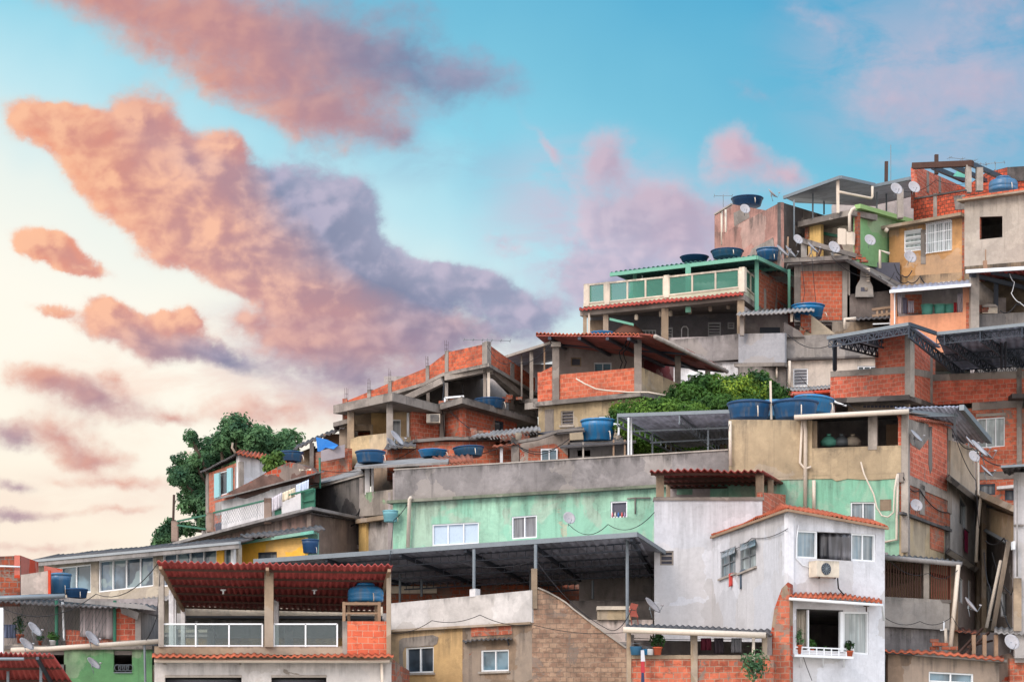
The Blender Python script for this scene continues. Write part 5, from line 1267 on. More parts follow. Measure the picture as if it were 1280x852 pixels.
def left_row():
    # long building with the window band
    h = H('window_band_building', 'long low building with a band of tall white framed windows', 'building', base=(180, 800, 98))
    f = Face(40, 100.5, 298, 93.6)
    W_ = [(60, (711, 708.5), 75, (741, 741), 'g_blue', 1), (75, (708.5, 704.5), 113.5, (742, 740), 'g_blue', 2), (123, (700.5, 694), 191.5, (740, 732), 'g_band', 4), (203, (692.5, 685), 270.5, (733, 726), 'g_band', 4), (279, (684, 683), 290, (722, 721), 'g_blue', 1)]
    h.wall(f, 40, 298, (702.5, 680), (790, 790), plaster('greyish band render', (170, 158, 142), .5, .2, patch=(196, 184, 166), pth=.56), wins=W_)
    h.box(f, 270.5, 682, 279.5, 725, .03, .05, 'yellow', 'panel')
    h.body([(40, 100.5, 706, 790), (298, 93.6, 684, 790)], 5, 'inside')
    a, b = P(38, 701, 100), P(300, 677.5, 92.6)
    h.put('roof', 'fibro_d', MB().slab(a, b, b+V(.4, 6, .9), a+V(0, 6, .9), .04, .3, .04), None, True)
    h.bars([(a-V(0, .05, .14), b-V(0, .05, .14))], .1, .2, 'fibro', 'fascia'); h.bars([(a-V(0, .1, .02), b-V(0, .1, .02))], .12, .1, 'alu', 'gutter')
    h.box(f, 288.5, 680, 292, 720, .15, .15, 'frame', 'pillar')
    h.roof((160, 756, 95.5), (222, 748, 94), (222, 738, 97), (160, 746, 98), 'fibro', .03, .25, .03, name='lean_to_roof')
    # yellow house
    y = H('yellow_house', 'small bright yellow house with a teal eave just above the red corrugated roof', base=(340, 760, 95))
    g = Face(292, 97, 381, 95)
    y.wall(g, 290, 381, (678, 671), (720, 720), 'yellow', wins=[(322, (690, 689), 346, (706, 705), 'g_dark', 1, 'steel')])
    t = Face(381, 95, 398, 97); y.wall(Face(300, 98.3, 396, 97.6), 296, 397, (676, 665), (720, 720), 'teal_p', t=.2); y.body([(296, 98.3, 680, 720), (396, 97.6, 668, 720)], 4, 'inside')
    y.put('eave', 'teal_p', MB().slab(P(298, 677, 96.4), P(391, 662.5, 94.2), P(396, 664, 97.6), P(296, 676, 98.4), .12)); y.put('roof', 'fibro_d', MB().slab(P(308, 672.5, 95.5), P(407, 662, 95), P(400, 656, 99), P(300, 668, 100), .05, .25, .03), None, True)
    tank(388, 691, 94.3, 22, 'dark blue tank standing against the yellow house', 'tall', 'blueD', hs=1.2)
    # brown house under the terrace
    b = H('brown_terrace_house', 'stained brown house carrying the terrace with the green rail', base=(350, 720, 103))
    l = Face(200, 110, 389, 100.5); r = Face(389, 100.5, 446, 104)
    b.wall(l, 200, 389, [(200, 690), (290, 665), (340, 652), (389, 640)], (740, 740), plaster('reddish stained wall', (128, 104, 96), .85, .35)); b.wall(r, 389, 448, (643, 652), (740, 740), plaster('brown flank', (138, 122, 112), .55, .25))
    b.body([(200, 110, 693, 740), (389, 100.5, 645, 740), (446, 104, 656, 740)], 7, 'inside')
    b.ledge([(198, 110, 686), (290, 105, 661.5), (340, 102.7, 648.5), (389, 100.5, 635.5), (449, 104, 648)], .12, .45, .4, 'fibro')
    b.put('lean_to_roof', 'fibro_d', MB().slab(P(204, 693, 104), P(300, 676, 101), P(312, 668, 103.5), P(215, 686, 107), .04, .3, .04), None, True)
    b.put('roof', 'fibro_d', MB().slab(P(389, 639, 100), P(449, 650, 103.6), P(440, 645, 107), P(385, 632, 105), .05, .25, .02), None, True)
    # terrace posts and rail
    fn = empty('terrace_fence', P(300, 650, 104), 'green wire fence with short rendered posts round the terrace', 'fence')
    for x0, x1, tp, bt, Y in ((214, 222, 650.5, 676, 108.6), (258, 267, 640, 664, 105.9), (330, 339, 622, 654, 102.8)):
        MB().box(fr(Y), x0, tp, x1, bt, .12, .35).build('post', M_['stub'], fn)
    segs = [((222, 651, 108.4), (258, 643.5, 106)), ((222, 656, 108.4), (258, 661, 106)), ((267, 640.5, 105.8), (330, 625.5, 103)), ((339, 624, 102.8), (392, 610.5, 100.8))]
    for p, q in segs: MB().bar(P(*p), P(*q), .07).build('rail', M_['gfence'], fn)
    m = MB()
    for i in range(21): x = 268+i*3; y = 640.5-(x-267)*.238; Y = 105.8-(x-267)*.0444; m.bar(P(x, y, Y), P(x+9 if x < 320 else x, y+(18 if x < 320 else 22)-2, Y), .01)
    for i in range(21): x = 268+i*3; y = 640.5-(x-267)*.238; Y = 105.8-(x-267)*.0444; m.bar(P(x, y, Y), P(max(268, x-9), y+20, Y), .01)
    m.build('wire_mesh', M_['steel_l'], fn)
    gt = empty('gate', P(384, 640, 101), 'green sheet metal gate at the end of the washing terrace', 'gate')
    MB().box(Face(376, 101.8, 394, 100.9), 377, (614, 610), 393, (640, 637), 0, .05).build('panel', M_['gfence'], gt); MB().bar(P(377, 613, 101.5), P(377, 641, 101.5), .06).build('gate_post', M_['gfence'], gt); MB().bar(P(378, 627, 101.6), P(393, 624, 100.8), .05).build('cross_bar', M_['gfence'], gt)
    # white terrace house
    w = H('gable_house', 'white gabled house with a brick front and blue shutters beside the dark tree', base=(300, 680, 109))
    bf = Face(257, 112, 299, 107); wf = Face(299, 107, 384, 110)
    w.wall(bf, 258, 299, (592, 577), (672, 668), 'br', wins=[(273, (590, 587), 283.5, (620, 617), 'g_dark', 1, 'frame')], name='brick_wall')
    w.box(bf, 257.5, 592, 260.5, 668, .03, .2, 'conc', 'pillar'); w.box(bf, 296, 578, 299.5, 615, .03, .2, 'conc', 'pillar')
    for x0, x1, t, b2 in ((267.5, 273.5, 592, 622.5), (283.5, 289, 585.5, 616)): w.box(bf, x0, (t, t-1.5), x1, (b2, b2-2), .1, .08, 'shut', 'shutter')
    w.box(bf, 269, (628, 626), 277.5, (644, 643), .02, .05, 'g_grey', 'panel'); w.box(bf, 269, (654, 652), 277, (668, 666), .02, .05, 'hole', 'doorway')
    w.wall(wf, 299, 384, [(299, 568), (312, 570), (384, 600)], (650, 650), 'white')
    w.body([(257, 112, 595, 672), (299, 107, 582, 672)], 6, 'inside', roof=False); 
    w.put('roof', 'fibro_d', MB().slab(P(250, 590, 112), P(296, 566, 106.4), P(320, 566, 112), P(275, 580, 118), .06, .3, .03), None, True)
    w.put('roof', 'tilef', MB().slab(P(294, 566, 106.4), P(372, 580, 109.5), P(366, 574, 114), P(300, 562, 112), .05, .25, .045), None, True)
    w.pipe([(294, 566, 106.3), (290, 559, 106.3), (291, 553, 106.3)], .05, 'conc_b', 'chimney_pipe')
    # white lower wall with its own eave
    lo = Face(277, 107.5, 395, 102.5)
    w.wall(lo, 277, 378, (626, 602), (670, 655), 'white', holes=[(340, (636, 634), 352, (660, 658))], name='lower_wall')
    w.put('lower_roof', 'fibro', MB().slab(P(267, 624, 106.8), P(400, 589, 101.6), P(405, 588, 108), P(290, 615, 112), .06), None)
    w.box(lo, 341, (637, 636), 352, (658, 657), -.15, .05, 'gfence', 'door')
    # crumbled curved wall
    w.poly(Face(296, 106.5, 392, 104), [(285, 615), (310, 603), (330, 592), (350, 582), (362, 577), (372, 579), (384, 583), (392, 590), (392, 602), (340, 612), (300, 622)], .4, .5, plaster('crumbling dark wall', (104, 80, 72), .8, .5, 'brick', .56), 'broken_wall')
    cable([(339, 625, 102.9), (398, 590, 101.5)], 'washing line across the terrace', .015, .02, group='washing lines')
    L = [((340, 352.5, 606, 640), (206, 200, 206), 'patterned grey sheet leftmost on the terrace washing line'), ((353, 369, 601, 627), (222, 208, 184), 'cream sheet in the middle of the terrace washing line'), ((370, 386, 593, 618), (196, 206, 224), 'pale blue sheet rightmost on the terrace washing line')]
    for i, ((x0, x1, y0, y1), c, l) in enumerate(L):
        cloth(x0, (y0+16-(x0-340)*.1, y0+9-(x0-340)*.1), x1, (y1, y1-7), 102.2-i*.3, flat('sheet %d' % i, c, .9, .25 if i == 0 else .08, scale=8 if i == 0 else 2), 'laundry', l, 'laundry', 'washing on the lines', seed=i+11)
    cloth(374, (586, 588), 389, (589, 585), 101.6, M_['cream'], 'laundry', 'small cream cloth at the top end of the terrace line', 'laundry', 'washing on the lines', seed=5)
    tree((341, 600, 106), [(335, 575, 106, 9, 7), (346, 570, 106, 8, 7), (340, 584, 106, 10, 8), (352, 580, 106, 6, 5)], 'small leafy bush rising over the crumbled wall', foliage('light green bush leaves', (70, 102, 52), (120, 150, 70)), 700, .12, 4, 'bush', name='bush')  # the bush has its own lighter green
    tank(362, 577, 110, 35, 'blue tank behind the gabled house roof by the trees', 'wide', 'blue', hs=.85)
    o = MB().tube([P(217.5, 618, 108.6), P(216.5, 652, 108.6)], .06, 6).build('pole', M_['rebar']); tag(o, 'dark upright pole on the leftmost terrace post', 'pole')
M_['g_band'] = glass('blue grey window band', (86, 104, 118), .08, 0, (120, 138, 142))
M_['teal_p'] = plaster('pale teal paint', (122, 190, 170), .45, .12)
M_['stub'] = plaster('stub post render', (150, 120, 104), .8, .35)
left_row()
rt = random.Random(3); TB = []
for (x0, y0, rr) in [(285,590,36),(262,562,26),(300,556,30),(332,560,22),(246,605,22),(248,645,26),(275,640,28),(228,662,18),(240,547,12),(356,560,18),(290,545,22),(272,612,28),(310,548,18),(222,600,14),(232,576,18),(345,552,18),(362,566,14),(262,590,30),(236,600,20),(300,580,30),(250,625,26),(352,566,24),(330,552,20),(366,572,14),(318,560,24),(238,625,16)]:
    for _ in range(3): TB.append((x0+rt.gauss(0, rr*.36), y0+rt.gauss(0, rr*.36), 118+rt.uniform(-1, 3), rr*rt.uniform(.5, .78), rr*rt.uniform(.45, .7)))
tree((285, 760, 120), TB, 'big dark evergreen tree rising behind the gabled house', LEAF['dark'], 42000, .115, 11)
tree((205, 740, 118), [(208, 672, 118, 14, 16), (198, 684, 118, 9, 12), (213, 655, 118, 7, 8)], 'small dark tree peeping over the long low roof at the left', LEAF['dark'], 4000, .12, 12)
# ======== brick parapet house with the open storey
def parapet_house():
    h = H('parapet_house', 'unfinished house with a stepped orange brick parapet over an open dark storey', base=(540, 620, 114))
    A, B, C = (431, 120), (609, 113), (669, 118.5)
    L = Face(*A, *B); Rr = Face(*B, *C)
    yA = lambda x: A[1]+(B[1]-A[1])*(x-A[0])/(B[0]-A[0])
    segs = [(433, 461, 501, 489.5, 505, 499), (461, 487, 489.5, 478.5, 500, 492), (487, 534, 478.5, 459, 493.5, 479), (534, 558, 459, 440.5, 479.5, 467), (558, 609, 440.5, 429, 467.5, 456.5)]
    bm_ = brick('parapet brick', (200, 98, 66), (154, 70, 50), (160, 112, 90), .6, .64, pale=.25)
    for x0, x1, t0, t1, b0, b1 in segs: h.wall(L, x0, x1, (t0, t1), (b0, b1), bm_, name='parapet')
    h.wall(Rr, 609, 669, (429, 472.5), (456.5, 494), bm_, name='parapet')
    for x, t, b in ((461, 487, 501), (487, 476, 494), (534, 457, 481), (558, 438.5, 469), (607, 427, 459)): h.box(L, x-2, t, x+2, b, .05, .26, 'conc', 'pillar')
    h.box(Rr, 639, 453, 643, 479, .05, .26, 'conc', 'pillar'); h.box(Rr, 609, 427.5, 612, 459, .05, .26, 'conc', 'pillar')
    pts = [(433, yA(433), 504), (461, yA(461), 499.5), (487, yA(487), 492.5), (534, yA(534), 478.5), (558, yA(558), 466.5), (609, 113, 455.5), (669, 118.5, 493)]
    h.ledge(pts, .16, .25, .3, 'conc')
    # ceiling of ribbed slab, rear wall, beams
    m = MB(); cz = [P(x, y+3, Y) for x, Y, y in pts]; bk = [P(455, 498, 127), P(480, 498, 127), P(510, 494, 127), P(545, 484, 127), P(570, 478, 126), P(612, 472, 124), P(668, 496, 123)]
    for a, b, c, d in zip(cz, cz[1:], bk[1:], bk): m.prism([a, b, c, d], [p+V(0, 0, .1) for p in (a, b, c, d)])
    h.put('ceiling', sheet('ribbed ceiling slab', (150, 138, 134), .1, .9, 0, (90, 80, 76), bands=.9), m)
    h.wall(fr(124.5), 480, 672, 470, 545, 'inside', name='rear_wall')
    h.bars([((500, 502, 115.8), (554, 476, 114.8)), ((558, 472, 114.8), (606, 462, 113.4)), ((613, 464, 113.6), (664, 505, 118)), ((612, 461, 113.4), (640, 490, 120))], .3, .3, 'conc', 'beam')
    for x0, x1, t, b, Y in ((556, 560, 478, 508, 113.6), (604, 608, 461, 500, 113.5), (609, 612.5, 465, 500, 113.2), (533, 537, 486, 512, 116), (636, 642, 478, 512, 118), (652, 658, 486, 520, 119)):
        h.box(fr(Y), x0, t, x1, b, 0, .25, 'pvc' if x0 == 609 else 'conc', 'pillar')
    h.poly(fr(118.8), [(645, 500), (655, 505), (668, 512), (672, 520), (672, 560), (650, 545), (640, 520)], 0, .4, 'conc_d', 'broken_wall')
    # lower storey
    s0, s1, s2, s3, s4 = (420, 111.5), (490, 108), (555, 112), (578, 110.5), (661, 116)
    h.ledge([(*s0, 508), (*s1, 492.5), (*s2, 509.5)], .34, .15, 1.0, 'conc', rise=.05); h.ledge([(*s2, 507), (*s3, 500), (*s4, 524)], .3, .5, 1.0, 'conc_d')
    h.put('floor_slab', 'conc_d', MB().prism([P(421, 509, 111.5), P(490, 494, 108), P(556, 510, 112), P(578, 502, 110.6), P(660, 525, 116), P(672, 520, 124), P(430, 508, 124)], [p-V(0, 0, .2) for p in (P(421, 509, 111.5), P(490, 494, 108), P(556, 510, 112), P(578, 502, 110.6), P(660, 525, 116), P(672, 520, 124), P(430, 508, 124))]))
    la, lb = Face(*s0, *s1), Face(*s1, *s2)
    for x0, x1, t, b, Y, m_ in ((434, 442.5, 513, 592, 110.9, 'conc_b'), (483, 491, 500, 568, 108.5, 'conc')): h.box(fr(Y), x0, t, x1, b, 0, .4, m_, 'pillar')
    h.wall(fr(112.2), 440, 466, 530, 560, 'conc_b', holes=[(442, 538, 463, 556)]); h.wall(fr(113), 464, 484, 508, 562, 'ochre'); h.wall(fr(113.4), 436, 466, 505, 531, 'conc_b', name='rear_wall')
    h.box(fr(115), 440, 540, 465, 560, 0, .1, 'br', 'rear_wall')
    h.wall(Face(483, 112, 516, 111.4), 484, 516, 511, 552, 'ochre', wins=[(488, 524, 501, 548, 'g_dark', 1, 'frame')]); h.pipe([(510, 516, 111), (510, 546, 111)], .06, 'frame')
    h.wall(Face(516, 110.9, 556, 112.2), 516, 552, (511, 515), (550, 551), 'br_r', name='brick_wall'); h.box(fr(111.8), 549.5, 514, 556, 551, 0, .3, 'conc', 'pillar')
    h.wall(Face(556, 112, 578, 110.8), 556, 578, (512, 508), (552, 552), brick('brick with lime runs', (196, 84, 58), (150, 60, 44), (150, 130, 118), .5, .57), name='brick_wall')
    h.wall(Face(578, 110.8, 661, 116), 578, 646, (509, 528), (548, 552), MATS['brick with lime runs'], name='brick_wall', wins=[(618.5, (525, 527), 630, (538, 539), 'g_dark', 1, 'steel')])
    h.poly(Face(*s0, 490, 108.6), [(437, 549), (448, 545), (466, 543), (483, 541), (483, 575), (437, 585)], -.1, .3, plaster('lumpy cream render', (196, 172, 134), .5, .3, 'brick', .6), 'parapet')
    h.poly(fr(109), [(450, 566), (466, 566), (483, 560), (483, 575), (450, 580)], 0, .1, 'br', 'brick_patch')
    h.wall(fr(111), 490, 520, 545, 575, MATS['lumpy cream render'], name='parapet')
    h.body([(442, 114, 512, 590), (556, 114, 512, 590)], 4, 'inside', roof=False)
    rebars(h, [(433, 502), (461, 489), (487, 478), (534, 459), (558, 441)], 118, 17)
    antenna(609, 423, 114, 12, 'flat aerial on the top corner of the orange brick parapet', 6, 1.1, 8)
    o = empty('air_conditioner', P(541, 532, 111.4), 'white window air conditioner poking from the red brick wall', 'air conditioner'); MB().box(fr(110.7), 533, 517, 550, 528, 0, .6).build('casing', M_['cream'], o)
    m = MB()
    for i in range(7): m.box(fr(110.68), 538, 518+i*1.35, 549, 518.7+i*1.35, 0, .03)
    m.build('grille', M_['steel'], o)
    tank(612, 511, 112.6, 38, 'blue tank on the ledge under the brick parapet house ceiling', 'wide', 'blue', hs=.8)
    cable([(555, 478, 113.5), (553, 505, 111.5), (556, 552, 111.5)], 'tangled cable down the brick corner', .03, .1); cable([(578, 480, 115), (579, 492, 114)], 'short flex hanging from the dark ceiling', .02)
    h.bars([((556, 497, 111.5), (580, 495, 111.5)), ((577, 495, 111.5), (578, 503, 111.5)), ((556, 497, 111.5), (556, 505, 111.5))], .08, None, 'frame', 'pipe')
    # brick row just below
    k = H('brick_shacks', 'low row of orange brick shacks with sagging dark roofs behind the grey parapet', 'shack', base=(570, 610, 107))
    f = fr(107.2)
    k.wall(f, 520, 625, (552, 551), 600, 'br'); k.ledge([(516, 107.2, 550), (560, 107.2, 546.5), (625, 107.2, 547)], .14, .25, .3, 'black')
    k.roof((480, 561, 105.5), (520, 557, 105.5), (520, 551, 109), (484, 554, 109), 'fibro_d', .05, .25, .03); k.wall(fr(107), 484, 520, 560, 600, 'br_d')
    k.box(fr(105), 625, 559, 628.5, 590, 0, .12, 'white', 'post'); k.wall(fr(106), 625, 645, 562, 600, 'br'); k.wall(fr(109), 612, 662, 538, 600, 'br_d', name='rear_wall'); k.roof((615, 557, 104.8), (648, 553, 104.8), (648, 549, 107.5), (620, 552, 107.5), 'tiled', .06, .25, .03)
    k.body([(484, 107.3, 556, 600), (645, 107.3, 556, 600)], 3, 'inside', roof=False)
    k.roof((556, 579, 100), (592, 576, 100), (590, 567, 104), (540, 570, 104), 'tiled', .05, .22, .04)
    k.put('metal_roof', 'fibro', MB().slab(P(588, 546, 105.4), P(676, 536, 104.6), P(674, 532, 108), P(600, 540, 108.5), .06, .22, .035)); m = MB()
    for i in range(16): m.bar(P(612+i*3.8, 545.5-i*.42, 105.3), P(614.5+i*3.8, 549-i*.42, 105.3), .035)
    k.put('lattice', 'frame', m)
    k.box(fr(104.9), 639, 546, 649, 590, 0, .4, 'conc_d', 'pillar')
    tank(463, 578.5, 102.2, 38, 'blue tank on the grey slab roof nearest the blue tarpaulin', 'wide', 'blue', hs=.95)
    tank(541, 571, 104.5, 36, 'flat looking blue tank half hidden behind the grey slab roof', 'wide', 'blue2', hs=.6)
    tank(586, 570.5, 104.4, 39, 'blue tank in front of the brick shacks right of the flat one', 'wide', 'blue', -3, hs=.75)
    # left shack with tarpaulin
    q = H('tarpaulin_shack', 'brick shack with a blue tarpaulin and grey panel over its low wall', 'shack', base=(410, 620, 110))
    q.wall(Face(388, 112, 436, 110), 388, 436, (566, 560), (600, 596), 'br'); q.box(fr(111.6), 387, 553, 392, 602, 0, .3, 'conc_d', 'pillar')
    q.poly(fr(109.8), [(401, 563), (431, 555), (431, 571), (401, 577)], 0, .06, flat('grey board', (150, 142, 146), .8), 'grey_panel')
    q.wall(fr(116), 372, 440, [(372, 566), (440, 538)], 600, 'brownr', holes=[(394, 548, 410, 565)]); q.roof((366, 562, 113), (430, 533, 111), (438, 528, 116), (372, 556, 118), 'fibro_d', .05, .3, .04)
    q.box(fr(111.5), 424, 527, 434, 560, 0, .3, 'conc_b', 'pillar'); q.box(fr(113), 404, 542, 436, 575, 0, .15, 'wood', 'board'); q.ledge([(417, 111.4, 529), (437, 111.4, 524)], .2, .3, 1, 'conc_d'); q.body([(372, 116.2, 566, 600), (440, 116.2, 545, 600)], 4, 'inside')
    q.box(fr(112.5), 428, 498, 434, 528, 0, .3, 'br', 'wall')
    m = MB(); T = [(395, 546, 110.5), (409, 549, 110), (423, 556, 109.6), (417, 561, 109.6), (407, 559, 109.9), (401, 564, 110.2), (397, 564, 110.4)]
    m.prism([P(*t) for t in T], [P(x, y, Y+.25) for x, y, Y in T]); tag(m.build('tarpaulin', flat('bright blue tarpaulin', (34, 112, 186), .5, .2, scale=2)), 'bright blue tarpaulin draped over the grey board', 'tarpaulin')
    tag(MB().tube([P(399.5, 572, 104), P(400, 610, 103.8)], .05, 6).build('pole', M_['gfence']), 'thin green pole above the washing terrace by the grey board', 'pole')
    # small brick house with white window and the tank next to it
    b = H('small_brick_house', 'small grey and brick house with a white window under the tan house', base=(690, 610, 104))
    f = fr(104)
    b.wall(f, 650, 712, [(650, 553), (672, 549), (695, 542), (712, 541)], 600, plaster('cement over brick', (150, 134, 122), .6, .3, 'brick', .54)); b.poly(f, [(660, 575), (661, 560), (680, 556), (694, 554), (710, 570), (710, 575)], .02, .04, 'br', 'brick_patch')
    b.window(f, 676, 560.5, 697, 576, 'g_blue', 2, out=.17)
    b.bars([((648, 552, 103.6), (672, 548, 103.6)), ((672, 548, 103.6), (697, 539, 103.6)), ((697, 539, 103.6), (730, 536, 103.6))], .25, .12, 'black', 'roof_edge')
    b.roof((696, 541, 103.5), (731, 538, 103.5), (731, 532, 108), (655, 543, 108), 'fibro_d', .05)
    b.body([(650, 104, 553, 600), (712, 104, 543, 600)], 3.5, 'inside', roof=False)
    g = H('grey_shed', 'low grey boarded shed behind the parapet below the blue tank', 'shed', base=(755, 610, 103.5))
    g.wall(fr(104), 710, 792, (553, 549), 600, 'fibro', holes=[(722, 562, 738, 570)]); g.body([(710, 104, 555, 600), (792, 104, 551, 600)], 3.5, 'inside'); g.roof((700, 558, 102.8), (795, 551, 102.8), (795, 545, 107.5), (712, 550, 107.5), 'fibro_d', .08)
    for x in (728, 766, 780): g.box(fr(102.9), x, 549 if x > 730 else 552, x+2, 590, 0, .1, 'wood' if x > 730 else 'conc_l', 'post')
    tank(748, 551.5, 104.3, 45, 'tall blue tank with a white overflow pipe on the grey shed', 'tall', 'blue2', hs=.92)
    tag(MB().tube([P(767, 530, 103.6), P(774, 530, 103.6), P(773, 546, 103.6)], .05, 6).build('overflow_pipe', M_['frame']), 'white overflow pipe hanging at the side of the tall blue tank', 'pipe')
parapet_house()

# ======== tan house under the wide red roof
def red_roof_house():
    h = H('red_roof_house', 'tan house with an orange brick terrace wall under a wide red tiled sheet roof', base=(740, 600, 109))
    f = Face(673, 110.5, 797, 107.5); s = Face(797, 107.5, 852, 112)
    st = plaster('rough yellowish stone render', (176, 156, 124), .55, .35)
    h.wall(f, 673, 797, (504, 492), (600, 600), st, wins=[(701, (513.5, 512.5), 717, (532, 531.5), 'hole', 1, 'conc_l', 1, 0, 1, 5), (748, (520, 519), 766, (530, 530), 'g_blue', 2)])
    h.poly(f, [(681, 512), (692, 511), (692, 540), (681, 541)], .02, .05, 'conc', 'render_patch')
    h.wall(s, 797, 850, (488, 496), (600, 600), 'brownr')
    h.ledge([(671, 110.6, 503.5), (797, 107.4, 491.5), (830, 110, 497)], .2, .3, .4, 'conc_d')
    bb = brick('fresh orange brick', (208, 104, 74), (172, 78, 56), (190, 140, 116), .25, .74, mort=.014, pale=.3)
    h.wall(f, 699, 794, (468, 459.5), (501, 489), bb, name='brick_wall'); h.wall(f, 672, 690, [(672, 465), (676, 465), (676, 458.5), (690, 458)], (504, 502), bb, name='brick_wall')
    h.wall(s, 802, 850, (459, 480), (489, 497), 'beige', name='parapet')
    for x0, x1, t, b, Y in ((690.5, 699, 428, 503, 109.8), (793, 802, 424, 491, 107.4), (844, 851, 444, 484, 111.5), (882, 888, 462, 480, 114)): h.box(fr(Y), x0, t, x1, b, .03, .35, 'conc', 'pillar')
    h.box(fr(109.7), 689, 427, 701, 433, .08, .5, 'conc_l', 'capital')
    h.wall(fr(115), 698, 793, (432, 432), 495, plaster('pinkish inner wall', (168, 156, 150), .35, .2), wins=[(713.5, 446.5, 726.5, 457.5, 'hole', 1, 'conc_b'), (742.5, 453, 764.5, 466, 'g_blue', 2)], name='rear_wall')
    h.put('terrace_floor', 'conc_d', MB().prism([P(673, 504, 110.6), P(797, 492, 107.6), P(850, 497, 112), P(850, 497, 117), P(673, 500, 117)], [p-V(0, 0, .2) for p in (P(673, 504, 110.6), P(797, 492, 107.6), P(850, 497, 112), P(850, 497, 117), P(673, 500, 117))]))
    h.wall(Face(793, 115, 840, 117.5), 793, 842, 436, 490, plaster('dark red inner wall', (112, 50, 52), .3, .2), name='rear_wall')
    a, b, c, d = P(670, 418.5, 109.8), P(816, 419.5, 105.6), P(906, 463.5, 115.5), P(692, 437, 119)
    h.put('roof', sheet('red underside sheeting', (176, 96, 86), .15, .8, 0, (92, 52, 48)), MB().slab(a, b, c, d, .05), None)
    h.put('roof_tiles', 'tilef', MB().slab(a+V(0, -.05, .08), b+V(0, -.05, .08), b+V(0, .6, .1), a+V(0, .6, .1), .05, .22, .035), None, True)
    h.put('roof_tiles', sheet('dull red tile', (134, 74, 62), .3, .9, 0, (74, 52, 46)), MB().slab(b+V(.1, 0, .06), c+V(.1, 0, .06), c+V(-.6, 0, .1), b+V(-.6, 0, .1), .05, .25, .04), None, True)
    h.put('gutter', 'conc_l', MB().tube([b+V(.1, -.1, -.05), c+V(.1, -.1, -.05)], .1, 8), None, True)
    dn = V(0, 0, .14)
    h.bars([(a.lerp(b, u)-dn, d.lerp(c, min(1, u*1.05))-dn) for u in (.12, .38, .62, .8)], .14, .12, 'steel', 'rafter')
    h.bars([(a.lerp(d, v)-V(0, 0, .07), b.lerp(c, v)-V(0, 0, .07)) for v in (.45, .98)], .12, .1, 'steel', 'purlin')
    h.body([(673, 110.5, 506, 600), (797, 107.5, 494, 600), (850, 112, 499, 600)], 6, 'inside', roof=False)
    pts = [(720, 473), (730, 479), (745, 486), (760, 488), (785, 490), (810, 490), (832, 494)]
    h.pipe([P(x, y, 107.9-(x-720)*.009 if x < 800 else 106.8) for x, y in pts], .035, 'pvc', 'hose')
    for x in (778, 783): cable([(x+6, 423, 108), (x-4, 440, 110), (x, 452, 110), (x-7, 466, 110)], 'loose flex dangling %s under the red roof' % ('left' if x == 778 else 'right'), .03, .1)
    # shed roof to the left
    k = H('shed', 'open shed under a pale edged sheet roof left of the red tiled sheet roof', 'shed', base=(660, 520, 116))
    a, b, c, d = P(632, 446, 117), P(689, 428, 112), P(700, 448, 121), P(640, 462, 123)
    k.put('roof', 'deck', MB().slab(a, b, c, d, .05)); k.bars([(a, b)], .1, .12, 'conc_l', 'gutter')
    for x0, x1, t, Y in ((662, 666.5, 438, 114.5), (679.5, 681.5, 432, 113), (651, 653, 442, 116)): k.box(fr(Y), x0, t, x1, 500, 0, .15, 'conc_l' if x0 != 679.5 else 'wood', 'post')
    k.wall(fr(121), 636, 700, 455, 520, 'inside', name='rear_wall')
    k.put('floor', 'conc_d', MB().prism([P(668, 498, 112.5), P(674, 498, 111), P(690, 500, 121), P(640, 500, 121)], [P(668, 502, 112.5), P(674, 502, 111), P(690, 505, 121), P(640, 505, 121)]))
    k.ledge([(661, 113, 504), (676, 111, 502)], .3, .2, .5, 'conc_l', 'step')
    # carport by the tree
    c_ = empty('carport', P(850, 562, 99), 'grey ribbed carport roof on pale posts in front of the green tree', 'carport')
    a, b, c, d = P(772, 519, 98), P(914, 514, 95.5), P(914, 553, 104.5), P(851, 559, 106)
    MB().slab(a, b, c, d, .03, .35, .03).build('roof', M_['deck2'], c_, True); MB().bar(a, b, .1, .14).build('gutter', M_['steel_l'], c_)
    for p, q in ((a, d), (a.lerp(b, .55), d.lerp(c, .75))):
        m = MB(); m.bar(p-V(0, 0, .1), q-V(0, 0, .1), .07); m.bar(p-V(0, 0, .4), q-V(0, 0, .4), .07)
        for i in range(13): t = p.lerp(q, i/12); m.bar(t-V(0, 0, .1), t-V(0, 0, .4), .05)
        m.build('truss', M_['steel_l'], c_)
    for v in (.15, .5): MB().bar(a.lerp(d, v)-V(0, 0, .45), b.lerp(c, v)-V(0, 0, .45), .06).build('purlin', M_['steel_l'], c_)
    for x, Y, t in ((785.5, 97.5, 522), (789, 98.5, 522), (885, 97.5, 533), (815.5, 101, 540)): MB().bar(P(x, t, Y), P(x, 580, Y), .07).build('post', M_['frame' if x < 800 else 'steel_l'], c_)
red_roof_house()
tree((880, 600, 110), [(800, 516, 104, 30, 17), (830, 512, 104, 26, 14), (785, 530, 104, 18, 20), (805, 545, 104, 20, 14), (860, 514, 104, 26, 12), (800, 560, 105, 30, 12), (850, 556, 107, 40, 10)], 'bright yellow green spreading tree at the left above the carport', LEAF['yelg'] if 'yelg' in LEAF else foliage('light feathery leaves', (66, 104, 42), (118, 152, 62)), 14000, .075, 21)
tree((910, 600, 112), [(858, 492, 107, 24, 14), (885, 486, 108, 28, 19), (915, 490, 107, 26, 20), (945, 484, 108, 24, 19), (965, 498, 107, 22, 20), (900, 508, 106, 36, 14), (842, 502, 107, 14, 9), (940, 510, 106, 30, 14), (772, 516, 106, 12, 12), (978, 510, 107, 12, 14)], 'dense glossy green tree rounding up behind the blue tanks', LEAF['lime'], 24000, .095, 22)

